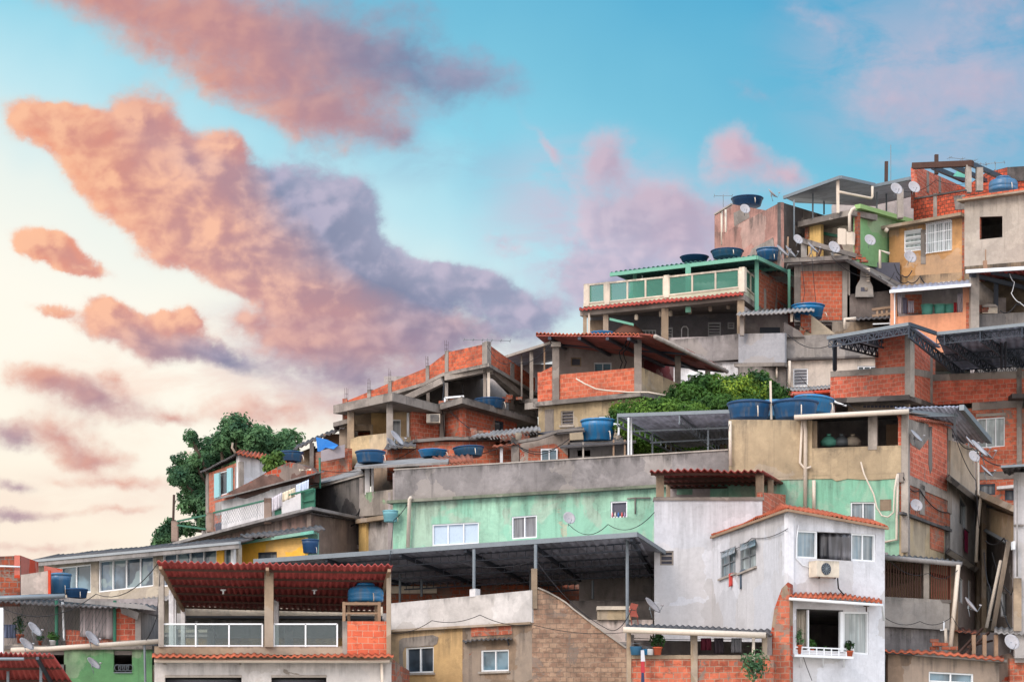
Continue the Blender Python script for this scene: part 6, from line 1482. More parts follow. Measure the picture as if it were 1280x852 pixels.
# ======== green terrace house with the glass balustrade
def green_terrace():
    h = H('balustrade_house', 'grey house with green tinted glass balustrade and green posts on its top terrace', base=(840, 520, 122))
    f = Face(726, 124, 928, 120); s = Face(928, 120, 948, 123)
    gp = flat('pale green painted post', (108, 164, 142), .6, .12); M_['gp'] = gp; gy = plaster('cream green kerb', (196, 196, 172), .35, .1)
    # upper terrace
    h.wall(f, 729, 928, (379.5, 359), (386, 366.5), gy, name='kerb'); h.wall(s, 928, 947, (357, 374), (368, 382), gy, name='kerb')
    for x0, x1, t, b in ((729.5, 736, 355, 383), (755.5, 761.5, 352.5, 381), (829.5, 836, 344, 372), (923.5, 930.5, 334, 365)): h.box(f, x0, t, x1, b, .06, .32, 'cream', 'pillar')
    gl = M_['guardg']
    h.rail(f, 736, 755.5, (356, 354), (380, 378), 1, 'cream', gl, .09, name='balustrade'); h.rail(f, 761.5, 829.5, (353.5, 346.5), (378, 371), 3, 'cream', gl, .09, name='balustrade'); h.rail(f, 836, 923.5, (346, 336.5), (370, 360), 3, 'cream', gl, .09, name='balustrade')
    h.rail(s, 930, 946, (336, 349), (358, 373), 2, 'cream', gl, .09, name='balustrade')
    h.put('tile_trim', sheet('red tile trim', (158, 66, 56), .2, .8, 0), MB().slab(f.pt(724, 388, .45), f.pt(929, 367.5, .45), f.pt(929, 364, 0), f.pt(724, 385, 0), .05, .24, .035), None, True)
    h.ledge([(726, 124, 388), (928, 120, 367.5), (948, 123, 383)], .3, .1, .5, 'conc')
    for x0, x1, t, Y, w in ((791.5, 796, 339, 124.5, 1), (857, 863.5, 330, 121.6, 1), (943.5, 948.5, 322, 121, 1), (985, 988, 332, 124, 1), (788, 791, 345, 130, 1)): h.box(fr(Y), x0, t, x1, 390, 0, .22, gp, 'post')
    a, b, c, d = P(763, 340, 124), P(946, 318.5, 119.8), P(1002, 345, 129.5), P(800, 356, 131.5)
    h.put('roof', sheet('green sheet roof', (60, 100, 96), .1, .6, .05, (46, 84, 72)), MB().slab(a, b, c, d, .04, .28, .045), None, True)
    h.bars([(a-V(0, 0, .14), b-V(0, 0, .14)), (b-V(0, 0, .14), c-V(0, 0, .14)), (a.lerp(d, .5)-V(0, 0, .12), b.lerp(c, .5)-V(0, 0, .12))], .14, .18, gp, 'beam')
    h.wall(fr(131), 790, 945, 345, 385, plaster('grey green terrace wall', (92, 112, 104), .3, .25), name='rear_wall')  # rear wall in one grey green base colour
    h.put('terrace_floor', 'conc_d', MB().prism([P(727, 386, 124.1), P(928, 366, 120.1), P(947, 381, 123), P(990, 390, 131), P(735, 390, 131)], [p-V(0, 0, .3) for p in (P(727, 386, 124.1), P(928, 366, 120.1), P(947, 381, 123), P(990, 390, 131), P(735, 390, 131))]))
    # things on the terrace
    o = empty('parasol', P(803, 376, 126), 'folded green cloth heap on the glass balustrade terrace', 'cloth'); MB().lathe(P(803, 376, 126), [(.9, 0), (.7, .4), (.3, .8), (.05, 1.1)], 12).build('cloth', M_['teal'], o, True); MB().tube([P(803, 376, 126), P(803, 340, 126)], .04, 6).build('pole', M_['frame'], o)
    # brick flank
    k = Face(948, 123, 1002, 129); h.wall(k, 948, 1002, [(948, 336), (975, 352), (990, 358), (1002, 366)], (392, 412), plaster('cement streaked brick flank', (150, 134, 124), .5, .2, 'brick', .47), name='flank_wall')
    h.poly(k, [(949, 340), (972, 353), (968, 388), (949, 384)], .03, .05, 'br', 'brick_patch'); h.poly(k, [(972, 352), (990, 361), (986, 382), (972, 374)], .03, .05, 'br', 'brick_patch')
    h.box(k, 955.5, 360, 958, 388, .06, .08, 'conc_l', 'pillar')
    # lower storey
    for x0, x1, t, b, Y in ((729, 733.5, 391, 424, 123.8), (735, 737.5, 391, 424, 123.6), (754, 760.5, 391, 418, 123.5), (827, 835.5, 384, 426, 121.9), (922, 930.5, 374, 420, 120)): h.box(fr(Y), x0, t, x1, b, 0, .3, 'conc_b' if x0 != 735 else 'pvc', 'pillar')
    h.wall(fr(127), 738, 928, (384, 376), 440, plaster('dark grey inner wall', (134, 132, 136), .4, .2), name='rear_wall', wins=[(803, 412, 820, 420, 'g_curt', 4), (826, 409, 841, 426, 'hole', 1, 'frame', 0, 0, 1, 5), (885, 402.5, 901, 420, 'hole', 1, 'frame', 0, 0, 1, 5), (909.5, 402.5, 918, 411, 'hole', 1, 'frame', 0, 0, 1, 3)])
    h.wall(fr(125), 737, 756, 400, 425, 'conc_b', name='low_wall'); h.wall(s, 930, 948, (382, 394), 425, 'inside')
    ch = h.put('chair_frame', 'frame', MB().tube([P(852, 424, 125), P(852, 411, 125), P(854, 408, 125), P(858, 408, 125), P(860, 411, 125), P(860, 424, 125)], .025, 6)) 
    for x, y in ((795.5, 394), (826, 389.5), (838, 389), (862.5, 386), (888, 383), (910.5, 380)): h.put('lamp', 'cream', MB().lathe(P(x, y, 123), [(.08, -.25), (.1, -.2), (.1, .0), (.05, .05)], 8), None, True)
    h.box(fr(121.6), 762, 397, 791, 400, 0, .1, gp, 'board') if 0 else h.poly(fr(122.6), [(762, 397), (792, 404), (792, 407), (762, 400)], 0, .1, gp, 'board')
    o = empty('tarpaulin_heap', P(786, 424, 123.6), 'brown tarpaulin heap under the balustrade terrace', 'tarpaulin'); MB().lathe(P(786, 424, 124), [(.8, 0), (.75, .4), (.45, .65), (.1, .9)], 9).build('cover', flat('brown cover', (104, 72, 62), .9, .3), o, True); MB().bar(P(786, 424, 124), P(786, 405, 124), .04).build('prop', M_['wood'], o)
    tank(752, 424, 117.5, 30, 'low blue tank just showing over the red roof edge', 'wide', 'blue2', hs=.7)
    h.body([(726, 124, 424, 520), (928, 120, 418, 520)], 9, 'inside')
    # concrete parapets going right
    w = H('parapet_row_house', 'white house behind patched grey concrete parapets below the balustrade house', base=(960, 530, 118))
    p0, p1, p2 = Face(836, 119.5, 923, 118.5), Face(923, 118.3, 982, 117), Face(982, 117.6, 1110, 117.2)
    w.wall(p0, 836, 923, (425, 417), (455, 449), 'parap', name='parapet'); w.wall(p1, 923, 981, (417, 416), (455, 455), plaster('smooth pale cement', (156, 156, 160), .35, .1), out=.1, name='parapet'); w.wall(p2, 981, 1112, (420, 414), (449, 444), plaster('rough stained cement', (138, 132, 128), .9, .35), name='parapet')
    w.ledge([(921, 118.3, 455), (984, 117, 454)], .18, .35, .3, 'conc_d'); w.ledge([(979, 117.6, 449), (1112, 117.2, 444)], .1, .25, .3, 'black')
    w.wall(p2, 984, 1112, (450, 446), (520, 520), plaster('warm white render', (214, 200, 186), .45, .1), wins=[(991.5, (460.5, 460), 1010, (483, 482.5), 'hole', 1, 'frame', 0, 0, 1, 6), (1072, 457, 1096, 466, 'g_blue', 3)])
    w.wall(Face(836, 119.8, 982, 118), 836, 984, (452, 452), 520, 'white'); w.wall(fr(117.3), 923, 983, 458, 520, 'conc_d'); w.pipe([(987, 451, 117), (987, 486, 117)], .07, 'pvc', 'downpipe'); w.pipe([(971, 458, 117.2), (971, 472, 117.2)], .05, 'pvc', 'downpipe')
    w.window(Face(836, 119.8, 982, 118), 858, 467, 882, 478, 'g_grey', 2, out=.16)
    w.put('roof', 'redp', MB().slab(P(985, 492, 112), P(1040, 488, 110.5), P(1040, 483, 116.5), P(985, 486, 116.8), .08)); w.put('eave_sheet', 'fibro', MB().slab(P(983, 488, 114), P(1040, 484, 112), P(1040, 481, 116), P(983, 484, 116.8), .04, .22, .03), None, True)
    w.wall(fr(114.5), 985, 1045, 488, 530, 'redp', name='red_wall')
    w.body([(836, 119.8, 427, 520), (923, 118.7, 420, 520), (1110, 117.5, 418, 520)], 7, 'inside', roof=False)
    r = H('small_shelter', 'little corrugated roofed shelter on the smooth pale parapet', 'shelter', base=(960, 418, 118.5))
    r.roof((920, 393.5, 117.2), (1018, 388, 117), (1018, 384.5, 121), (925, 389, 121), 'fibro', .06, .22, .035); r.box(fr(117.6), 925, 395, 930, 419, 0, .2, 'conc', 'pillar'); r.box(fr(117.5), 988, 392, 991, 402, 0, .12, 'cream', 'post')
    r.wall(fr(120.8), 924, 985, 392, 420, 'inside', name='rear_wall'); r.box(fr(120.6), 950, 409, 975, 420, .1, .1, 'steel', 'doorway')
    r.poly(fr(117.4), [(980, 402), (1000, 414), (1006, 421), (980, 421)], 0, .2, 'black', 'side_wall'); r.poly(fr(118), [(1001, 392), (1014, 395), (1014, 416), (1001, 408)], 0, .2, 'br_d', 'brick_wall'); r.poly(fr(118.1), [(1012, 392), (1044, 417), (1044, 421), (1000, 421), (1000, 408)], 0, .2, 'beige', 'side_wall')
    tank(1010, 398.5, 120.5, 42, 'bright blue tank sitting behind the little corrugated shelter', 'tall', 'blue2', hs=.62)
    tank(868, 327, 127, 36, 'dark topped tank leftmost above the green sheet roof', 'wide', 'blueD', hs=.42); tank(909, 322.5, 126, 41, 'blue tank in the middle above the green sheet roof', 'wide', 'blue', hs=.55); tank(961, 327, 126.5, 32, 'blue tank rightmost behind the end of the green sheet roof', 'tall', 'blue', hs=.75)
green_terrace()

def barbecue_house():
    h = H('barbecue_house', 'brick fronted house with a concrete barbecue chimney in its dark upper opening', base=(1040, 470, 122))
    f = fr(122.5)
    h.wall(f, 993, 1062, (330, 329), (402, 402), 'conc'); h.box(f, 1001, 339, 1052.5, 400, .03, .05, brick('limed orange brick', (212, 96, 62), (172, 70, 46), (176, 140, 118), .35, .66), 'brick_panel')
    h.box(f, 1053, 338, 1059, 400, .05, .1, 'conc_l', 'pillar'); h.ledge([(984, 122.5, 329), (1064, 122.3, 323)], .18, .4, .6, 'conc_d')
    h.wall(f, 1058, 1114, (368, 363), (402, 402), plaster('blackened cement', (124, 112, 106), 1.0, .4, 'brick', .7)); h.wall(fr(126), 1060, 1125, 328, 375, 'hole', name='rear_wall')
    h.box(f, 1061, 338, 1062.5, 369, .05, .1, 'conc_l', 'door_frame')
    m = MB(); m.slab(P(1057, 323, 121.5), P(1135, 368, 121.8), P(1140, 362, 126), P(1070, 322, 127), .12); h.put('sloping_roof', 'black', m)
    h.put('roof_slab', 'conc_d', MB().prism([P(990, 328, 122.4), P(1062, 323, 122.4), P(1078, 322, 127.5), P(990, 328, 128)], [p-V(0, 0, .2) for p in (P(990, 328, 122.4), P(1062, 323, 122.4), P(1078, 322, 127.5), P(990, 328, 128))]))
    h.body([(993, 122.6, 332, 402), (1062, 122.6, 330, 402)], 5, 'inside'); h.body([(1058, 122.6, 370, 460), (1114, 122.6, 366, 460)], 5, 'inside')
    h.wall(Face(1062, 125, 1115, 127), 1075, 1115, (318, 322), (352, 368), MATS['old dark brick'], name='rear_brick')
    bq = h.put('barbecue', plaster('smoked concrete oven', (170, 162, 154), .5, .2), MB().prism([P(1076, 334, 122.2), P(1086, 334, 122.2), P(1087, 349, 122.2), P(1091, 358, 122.2), P(1092, 371, 122.2), P(1069, 371, 122.2), P(1070, 358, 122.2), P(1075, 349, 122.2)], [P(1076, 334, 122.9), P(1086, 334, 122.9), P(1087, 349, 122.9), P(1091, 358, 123.1), P(1092, 371, 123.1), P(1069, 371, 123.1), P(1070, 358, 123.1), P(1075, 349, 122.9)]))
    h.put('oven_mouth', 'hole', MB().box(fr(122.19), 1076, 359, 1084, 364, 0, .05), bq); 
    for i in range(6): h.put('chimney_brick', 'pvc', MB().box(fr(122.1), 1083.5, 335+i*3, 1087.5, 336.8+i*3, 0, .3), bq)
    m = MB()
    for x in (1056+40, 1056+46, 1056+52): m.bar(P(x, 386, 121.5), P(x+1, 398, 121.2), .1)
    m.bar(P(1090, 387, 121.4), P(1113, 384, 121.4), .12); m.bar(P(1090, 395, 121.3), P(1113, 392, 121.3), .12); h.put('wooden_frame', 'wood', m)
    h.roof((1068, 400, 120), (1114, 396, 120), (1114, 392, 123), (1068, 396, 123), 'fibro_d', .05, .25, .035, name='low_roof'); h.wall(fr(121), 1040, 1114, 402, 450, 'conc_b', holes=[(1091, 404, 1112, 408)])
    h.pipe([(1056, 412, 119), (1056, 399, 119), (1070, 398, 119)], .09, 'pvc'); h.bars([((1091, 405, 119.8), (1113, 404, 119.8))], .06, None, 'frame', 'bar')
    h.pipe([(1100, 335, 123), (1100, 313, 123), (1112, 317, 123)], .075, 'pvc'); 
    # salmon laundry house
    k = H('salmon_house', 'salmon painted house with washing and green tubs in its open front', base=(1163, 440, 118))
    g = Face(1112, 118.5, 1214, 117); sm = plaster('salmon paint', (226, 158, 122), .3, .12)
    k.wall(g, 1120, 1208, (395.5, 389.5), (440, 440), sm, name='low_wall'); k.box(g, 1113, 366, 1121, 440, .05, .35, sm, 'pillar'); k.box(g, 1203.5, 359, 1213, 440, .05, .35, sm, 'pillar'); k.box(g, 1117.5, 367, 1119, 405, .12, .05, 'frame', 'downpipe')
    k.box(g, 1207.5, (378, 378), 1212, 410, .07, .1, 'br', 'brick_patch')
    k.roof((1113, 364, 117.2), (1214, 355.5, 116), (1214, 350, 123), (1116, 357, 123.5), 'deck', .05, .25, .03); k.bars([((1112, 364.5, 117.1), (1214, 356, 115.9))], .12, .14, 'frame', 'gutter')
    k.wall(fr(121.5), 1114, 1214, 358, 420, 'inside', name='rear_wall'); k.body([(1112, 118.5, 397, 440), (1214, 117, 392, 440)], 4.5, 'inside'); k.box(fr(121), 1132, 368, 1152, 392, 0, .1, 'br', 'brick_panel')
    for i, (x, l) in enumerate(((1159, 'leftmost sea green tub in the salmon house opening'), (1175, 'middle sea green tub in the salmon house opening'), (1188, 'rightmost sea green tub in the salmon house opening'))):
        o = empty('tub', P(x, 394, 118.8), l, 'tub', 'sea green tubs in the salmon house'); MB().lathe(P(x, 396, 118.8), [(.24, 0), (.3, .55)], 14).build('body', M_['teal'], o, True); MB().lathe(P(x, 396, 118.8)+V(0, 0, .55), [(.32, 0), (.33, .05), (.28, .04)], 14).build('rim', M_['gp'], o, True)
    for i, (x0, x1, t, b, c, l) in enumerate(((1122, 1127, 368, 393, (196, 184, 184), 'pale cloth leftmost in the salmon house opening'), (1128, 1134, 372, 392, (110, 104, 118), 'dark cloth second from the left in the salmon house'), (1135, 1142, 376, 391, (170, 160, 166), 'grey cloth third from the left in the salmon house'), (1197, 1203, 366, 391, (210, 200, 204), 'white cloth at the right of the salmon house opening'), (1192, 1196, 378, 391, (186, 60, 66), 'small red cloth beside the white one in the salmon house'))):
        cloth(x0, t, x1, b, 118.2, flat('salmon wash %d' % i, c, .9, .35, scale=6), 'laundry', l, 'laundry', 'washing on the lines', seed=i+30)
    # right open shed
    r = H('open_shed', 'open sided shed with a stained low wall and pale edged roof at the right', 'shed', base=(1250, 430, 117))
    r.box(fr(116.4), 1213.5, 341, 1224, 420, 0, .4, 'conc_l', 'pillar'); r.wall(fr(116.8), 1223, 1340, (393, 387), 470, plaster('spotted low wall', (112, 108, 106), .8, .3), name='low_wall')
    r.roof((1208, 339, 115.5), (1345, 331, 115), (1345, 345, 124), (1228, 352, 124.5), 'redroof', .05, .25, .03); r.bars([((1207, 339.5, 115.4), (1345, 331.5, 114.9))], .16, .16, 'frame', 'gutter')
    r.bars([((1213, 343, 116), (1290, 362, 122)), ((1240, 340, 116), (1300, 352, 122))], .14, .2, 'steel', 'rafter'); r.box(fr(119), 1243, 352, 1248, 395, 0, .2, 'steel', 'post')
    r.wall(fr(122.5), 1218, 1345, [(1218, 362), (1240, 372), (1345, 372)], 420, 'inside', name='rear_wall'); r.poly(fr(121.5), [(1222, 350), (1243, 366), (1243, 398), (1222, 398)], 0, .2, 'conc_d', 'side_wall')
    r.body([(1213, 117, 396, 470), (1340, 117, 390, 470)], 4.5, 'inside', roof=False)
    o = empty('cooler_box', P(1237, 392, 117.6), 'cream plastic box on the spotted low wall of the open shed', 'box'); MB().box(fr(117.3), 1228, 383, 1247, 391.5, 0, .5).build('body', M_['cream'], o); MB().poly(fr(117.2), [(1228, 383.5), (1232, 380), (1244, 380), (1248, 383.5)], 0, .6).build('lid', M_['conc_l'], o)
    o = MB().bar(P(1231, 326, 118), P(1232, 340, 118), .18).bar(P(1232, 312, 118), P(1232, 327, 118), .05).build('post', M_['wood']); tag(o, 'short timber post with a thin rod above the open shed roof', 'post')
    cable([(1262, 342, 116), (1268, 352, 116), (1264, 366, 116), (1275, 378, 116), (1290, 384, 116)], 'pale cable looping down in the open shed', .02, .1, 'frame'); cable([(1250, 388, 116.4), (1270, 380, 116.4), (1300, 362, 116.4)], 'cable rising across the open shed wall', .04, .25)
barbecue_house()

def top_row():
    pk = plaster('pinkish brown stained render', (178, 134, 122), .8, .3)
    h = H('pink_block', 'pinkish brown stained concrete block with a sloping top at the skyline', base=(940, 350, 130))
    r = fr(133); f = Face(893, 131.5, 976, 126); s = Face(976, 126, 1040, 131)
    h.wall(r, 893.5, 958, [(893.5, 269), (916, 255.5), (958, 263)], 340, pk); h.body([(893.5, 133, 272, 340), (958, 133, 266, 340)], 5, 'inside')
    h.wall(f, 905, 976, [(905, 292), (917, 284), (976, 252.5)], (345, 345), pk); h.wall(f, 893.5, 905, 290, 345, pk); h.wall(s, 976, 1040, (252.5, 272), 340, 'black')
    h.body([(900, 131.4, 292, 340), (976, 126, 262, 340), (1040, 131, 275, 340)], 4, 'inside', roof=False); h.poly(f, [(940, 311), (966, 297), (968, 311), (935, 322)], .04, .06, 'conc', 'render_patch')
    h.bars([(f.pt(893.5, 268, .1), f.pt(915, 255, .1))], .1, .08, 'conc_l', 'coping'); 
    for x, t in ((902, 264), (907, 262)): h.pipe([(x, t, 130.9), (x+.5, 306, 130.9)], .06, 'pvc')
    h.poly(fr(130.6), [(917, 266), (935, 258), (937, 272), (918, 283)], 0, .05, 'conc', 'frame_panel')
    tank(934, 258, 135, 40, 'blue tank on top of the pinkish block against the sky', 'wide', 'blueD', hs=.65)
    antenna(904, 243, 134, 16, 'thin mast at the left of the pinkish block top', 2, .5, 0)
    # green house and canopy
    g = H('green_gable_house', 'house with a bright green side wall and a broken cream front beneath a steel canopy', base=(1050, 350, 127))
    a = Face(1006, 127.5, 1071, 124.5); b = Face(1071, 124.5, 1138, 128.5)
    gw = plaster('bright leaf green wall', (134, 180, 126), .4, .08)
    g.wall(b, 1071, 1138, [(1071, 263), (1076, 258.5), (1138, 277)], (330, 340), gw); g.bars([(b.pt(1072, 258, .2), b.pt(1138, 277, .2))], .35, .22, flat('lime green rim', (140, 172, 112), .8, .15), 'eave')
    g.wall(a, 1010, 1026, (280, 276), 330, 'yellow_p'); g.wall(Face(1026, 128, 1071, 126), 1024, 1071, (277, 268), 330, plaster('broken cream wall', (200, 188, 172), .6, .3, (140, 130, 122), .56)); g.box(a, 1068, 266, 1072, 318, .03, .2, 'br_d', 'brick_edge'); g.box(a, 1006, 284, 1012, 300, .0, .15, 'br_d', 'brick_edge')
    g.ledge([(1004, 127.6, 278), (1071, 124.4, 263)], .3, .4, 1.5, 'conc_d'); g.pipe([(1062, 290, 124), (1062, 268, 124), (1065, 262, 124), (1069, 259.5, 124)], .085, 'pvc', 'flue')
    g.body([(1010, 127.6, 282, 330), (1071, 126.3, 272, 330), (1138, 128.5, 280, 330)], 5, 'inside'); g.bars([((1025, 291, 127.3), (1048, 295, 126.8))], .1, .15, 'gfence', 'rail')
    for x0, x1, t in ((1047, 1057.5, 285), (1058, 1068, 289)): g.poly(a, [(x0, t+1), (x0+2, t), (x1-1, t+1), (x1, t+4), (x1-.5, 306), (x0, 305)], .25, .06, 'pvc', 'leaning_sheet')
    g.poly(fr(121.8), [(1003, 297), (1066, 316), (1070, 322), (1003, 304)], 0, .25, 'conc_d', 'beam')
    c = empty('canopy', P(1050, 270, 128), 'grey steel canopy on slim posts at the skyline above the green wall', 'canopy')
    A, B, C, D, E = P(980, 247, 128), P(1050.5, 221.5, 124), P(1093, 231, 127), P(1096, 258, 137), P(994, 253.5, 135)
    m = MB().prism([A, B, C, D, E], [p+V(0, 0, .05) for p in (A, B, C, D, E)]); m.build('roof', sheet('dark canopy sheet', (146, 148, 158), .1, .5, .2), c)
    A2, B2, C2, D2 = P(1091, 233, 126.5), P(1138, 223, 124), P(1144, 245, 134), P(1096, 256, 136)
    MB().prism([A2, B2, C2, D2], [p+V(0, 0, .05) for p in (A2, B2, C2, D2)]).build('roof', M_['deck'], c)
    for p, q in ((A, B), (B, C), (A2, B2)): MB().bar(p, q, .14, .16).build('gutter', M_['steel_l'], c)
    for x, t, b_, Y in ((992.5, 250, 300, 127.2), (1016, 242, 280, 128), (1030, 246, 268, 133), (1096, 240, 268, 128), (1108, 238, 270, 131)): MB().bar(P(x, t, Y), P(x, b_, Y), .08).build('post', M_['steel_l'], c)
    MB().box(fr(124.5), 1045.8, 223, 1049.3, 266, 0, .2).build('post', M_['pvc'], c)
    MB().tube([P(1050, 240, 124.4), P(1089, 248, 126), P(1090.5, 246, 126), P(1090.5, 233, 126)], .07, 8).build('pipe', M_['pvc'], c, True)
    w = MB().wall(fr(137.5), 1040, 1146, (256, 236), 300); g.put('rear_wall', 'inside', w)
    tag(MB().bar(P(1108, 202, 134), P(1107.5, 240, 134), .18).build('pole', M_['rebar']), 'thick dark pole at the skyline beside the thin tall mast', 'pole')
    antenna(1113.5, 181, 133, 48, 'very tall thin mast at the skyline above the canopy', 0)
    # ochre house
    o = H('ochre_house', 'ochre house with one louvred window and one barred window high on the right', base=(1158, 400, 124))
    f = Face(1111, 126.6, 1206, 124)
    o.wall(f, 1111.5, 1206, (286, 269), (372, 368), plaster('ochre stained wall', (196, 148, 98), .6, .22, patch=(150, 128, 106), pth=.72), wins=[(1130, (288.5, 285), 1152.5, (315, 312.5), 'g_curt', 1, 'frame', 0, 0, 1, 4), (1157.5, (280.5, 275), 1190, (317, 312.5), 'g_curt', 3, 'frame', 0, 13)])
    o.wall(f, 1120, 1206, (346, 340), (380, 380), plaster('damp ochre base', (170, 134, 92), .9, .3), out=.02); o.ledge([(1106, 126.7, 285), (1206, 124, 267.5)], .16, .5, .4, 'conc_b'); o.pipe([(1106, 286.5, 126), (1110, 289, 126)], .12, 'pvc', 'gutter_end')
    o.box(f, 1151, (287, 287), 1157, 330, .03, .06, 'conc', 'pillar'); o.box(f, 1202.5, 268, 1206, 350, .05, .1, 'br_d', 'brick_edge'); o.body([(1111.5, 126.6, 288, 380), (1206, 124, 270, 380)], 6, 'inside'); o.window(f, 1163, (354, 351), 1192, (361, 358), 'g_blue', 2, out=.18)
    # grey block with the black opening
    k = H('grey_block', 'rough grey rendered house with one black window opening at the right edge', base=(1245, 400, 123))
    q = Face(1205, 123.9, 1340, 120.5)
    k.wall(q, 1205.5, 1340, [(1205.5, 251.5), (1340, 233)], (345, 330), plaster('rough light grey render', (178, 168, 156), .45, .15), holes=[(1224.5, (271, 270), 1253, (299.5, 296.5))]); k.box(q, 1223.3, 271, 1225, 299.5, -.02, .15, 'br', 'brick_edge')
    k.body([(1205.5, 123.9, 254, 420), (1340, 120.5, 238, 420)], 5, 'inside'); k.ledge([(1200, 124, 251), (1340, 120.4, 232)], .1, .4, .3, 'conc_b'); k.wall(q, 1203, 1340, (246, 227), (251, 232.5), brick('loose brick course', (214, 96, 64), (176, 74, 50), (110, 84, 70), .3, .85), out=.1, name='brick_course')
    k.wall(q, 1205.5, 1340, (333, 322), (420, 420), plaster('grubby lower band', (128, 112, 92), 1.0, .35), out=.05)
    # brick ruin above
    b = H('brick_ruin', 'open roofed bare brick room with black rafters at the top right skyline', 'house', base=(1200, 290, 128))
    f = Face(1141, 129.2, 1206, 127)
    bd = brick('weathered hollow block', (206, 88, 58), (160, 66, 46), (96, 62, 50), .45, .75, w=.26, hh=.2, mort=.022)
    b.wall(f, 1142, 1206, [(1142, 252), (1147, 247), (1206, 237)], (292, 285), bd); b.box(f, 1166.5, 242, 1171, 274, .03, .05, 'conc', 'pillar'); b.wall(f, 1143, 1206, (247, 236.5), (249, 238.5), 'black', out=.05, name='wall_top'); b.poly(f, [(1192, 245), (1206, 243), (1206, 262), (1194, 262)], .03, .05, 'conc_d', 'render_patch')
    e = Face(1143, 131, 1196, 138); b.wall(e, 1143, 1196, [(1143, 209), (1154, 211), (1192, 228), (1196, 230)], (260, 262), 'br_r', name='upper_wall'); b.box(e, 1159, 214, 1161.5, 240, .04, .08, 'conc', 'pillar'); b.box(e, 1174, 220, 1176.5, 240, .04, .08, 'conc', 'pillar')
    b.wall(Face(1190, 138.5, 1345, 134), 1186, 1345, [(1186, 226), (1206, 234), (1232, 216), (1259, 209), (1260, 213), (1345, 205)], 262, MATS['weathered hollow block'], name='rear_wall'); b.wall(Face(1190, 138.5, 1345, 134), 1259, 1345, (209, 204), 226, 'black', out=.08, name='rear_wall')
    for x0, x1, t, b_ in ((1208, 1214.5, 206, 240), (1221, 1229, 209, 238)): b.box(fr(127.6), x0, t, x1, b_, 0, .4, 'conc_l', 'pillar')
    b.bars([((1141, 207.5, 129.5), (1216, 204.5, 127.6))], .3, .3, 'wood_d', 'beam'); b.bars([((1166, 209, 128.8), (1206, 226, 137)), ((1190, 207, 128.3), (1232, 226, 136)), ((1214, 205, 127.8), (1268, 229, 136))], .22, .22, 'steel', 'rafter')
    b.box(fr(129.8), 1143.5, 208, 1146.5, 250, 0, .3, 'br_r', 'pillar'); b.put('loose_sheet', 'teal', MB().prism([P(1191, 220, 133), P(1197, 213, 133), P(1206, 216, 133), P(1206, 222, 133)], [P(1191, 220, 133.05), P(1197, 213, 133.05), P(1206, 216, 133.05), P(1206, 222, 133.05)]))
    b.body([(1142, 129.2, 254, 292), (1206, 127, 246, 292)], 5, 'inside')
    tank(1254, 240, 125.5, 36, 'domed dark blue tank on the brick course at the top right', 'dome', 'blue', hs=.85)
    tag(MB().bar(P(1170.5, 193.5, 131), P(1170.5, 218, 131), .2).build('post', M_['rebar']), 'short dark post rising behind the rafters', 'post')
    antenna(1203, 197, 131, 14, 'aerial with a long boom at the top right above the rafters', 3, .8, 20); antenna(1244, 202, 133, 12, 'small aerial to the left of the domed blue tank', 3, .5, 160); antenna(1226, 203, 133, 14, 'smaller aerial directly above the pale stub pillar', 2, .4, 30)
top_row()

# ======== satellite dishes
for a in [
 (42, 787.5, 83.0, 21, -42, 'dish at far left above another on the netted terrace edge', 8, -38), (32, 806, 82.8, 20, 30, 'round face-on dish low at the far left by the red shed', 0, 0),
 (114, 799, 83.2, 22, -48, 'upper dish in front of the curtain netted terrace', 10, -42), (116, 830, 83.0, 19, -48, 'lower dish on the rough green wall', 10, -42),
 (711, 648, 94.6, 16, 18, 'dish on the mint green wall above the metal canopy', 0, 0), (814, 758, 86.8, 24, -46, 'dish at the foot of the pale blue house wall', 10, -44),
 (1144, 546, 91.8, 19, -46, 'dish on the bare brick flank of the corner house', 8, -44), (1145, 632, 91.8, 16, 12, 'round dish low on the corner house flank', 0, 0),
 (1222, 562, 95.5, 26, -46, 'largest dish in the cluster under the metal lean-to', 10, -44), (1229, 566, 96.5, 25, -48, 'grey dish behind the largest of the cluster', 10, -46), (1212, 554, 96, 18, -40, 'small dish at the upper left of the cluster', 0, -20),
 (1232, 590, 95, 19, -40, 'lower dish of the cluster hanging by the pale pipe', 20, -50), (1217, 571, 95, 15, 20, 'small inner dish at the lower left of the cluster', 0, 0),
 (1212, 757, 84.2, 22, -46, 'dish in front of the alley by the slatted balcony', 10, -44), (1264, 803, 83.2, 20, 15, 'dish on the corner shack roof at the bottom right', 0, 0),
 (965, 243, 126, 15, 50, 'dish on the sloping top of the pinkish block', -5, 20), (931, 262, 129.5, 13, 12, 'dish low in front of the pinkish block tank', 0, 0),
 (997, 300, 121.5, 13, 20, 'high small dish in the cluster over the barbecue house', 0, 10), (977, 315, 121.2, 19, 38, 'leftmost dish of the cluster over the barbecue house', 0, 18), (987, 316, 121.6, 18, 30, 'second dish of the cluster next to the leftmost', 0, 12), (1015, 311, 121, 17, 42, 'dark edged dish in the middle of the roof cluster', 0, 24), (1042, 310, 121.2, 16, 20, 'rightmost dish of the cluster near the leaning sheets', 0, 8),
 (1087, 301, 123, 15, 14, 'dish in front of the bright green wall', 0, 5), (1120, 237, 122.8, 16, 14, 'left of two dishes on the concrete post by the brick ruin', 0, 8), (1142, 235, 122.8, 16, 14, 'right of two dishes on the concrete post by the brick ruin', 0, 8),
 (1137, 322, 123.6, 17, 14, 'dish on the ochre house wall below the louvred window', 0, 10), (495, 549, 106.6, 22, 60, 'edge-on dish against the pillar of the parapet house', 0, 35), (489, 556, 106.9, 18, 62, 'second edge-on dish below the first at the parapet house pillar', 0, 35)]:
    dish(*a)
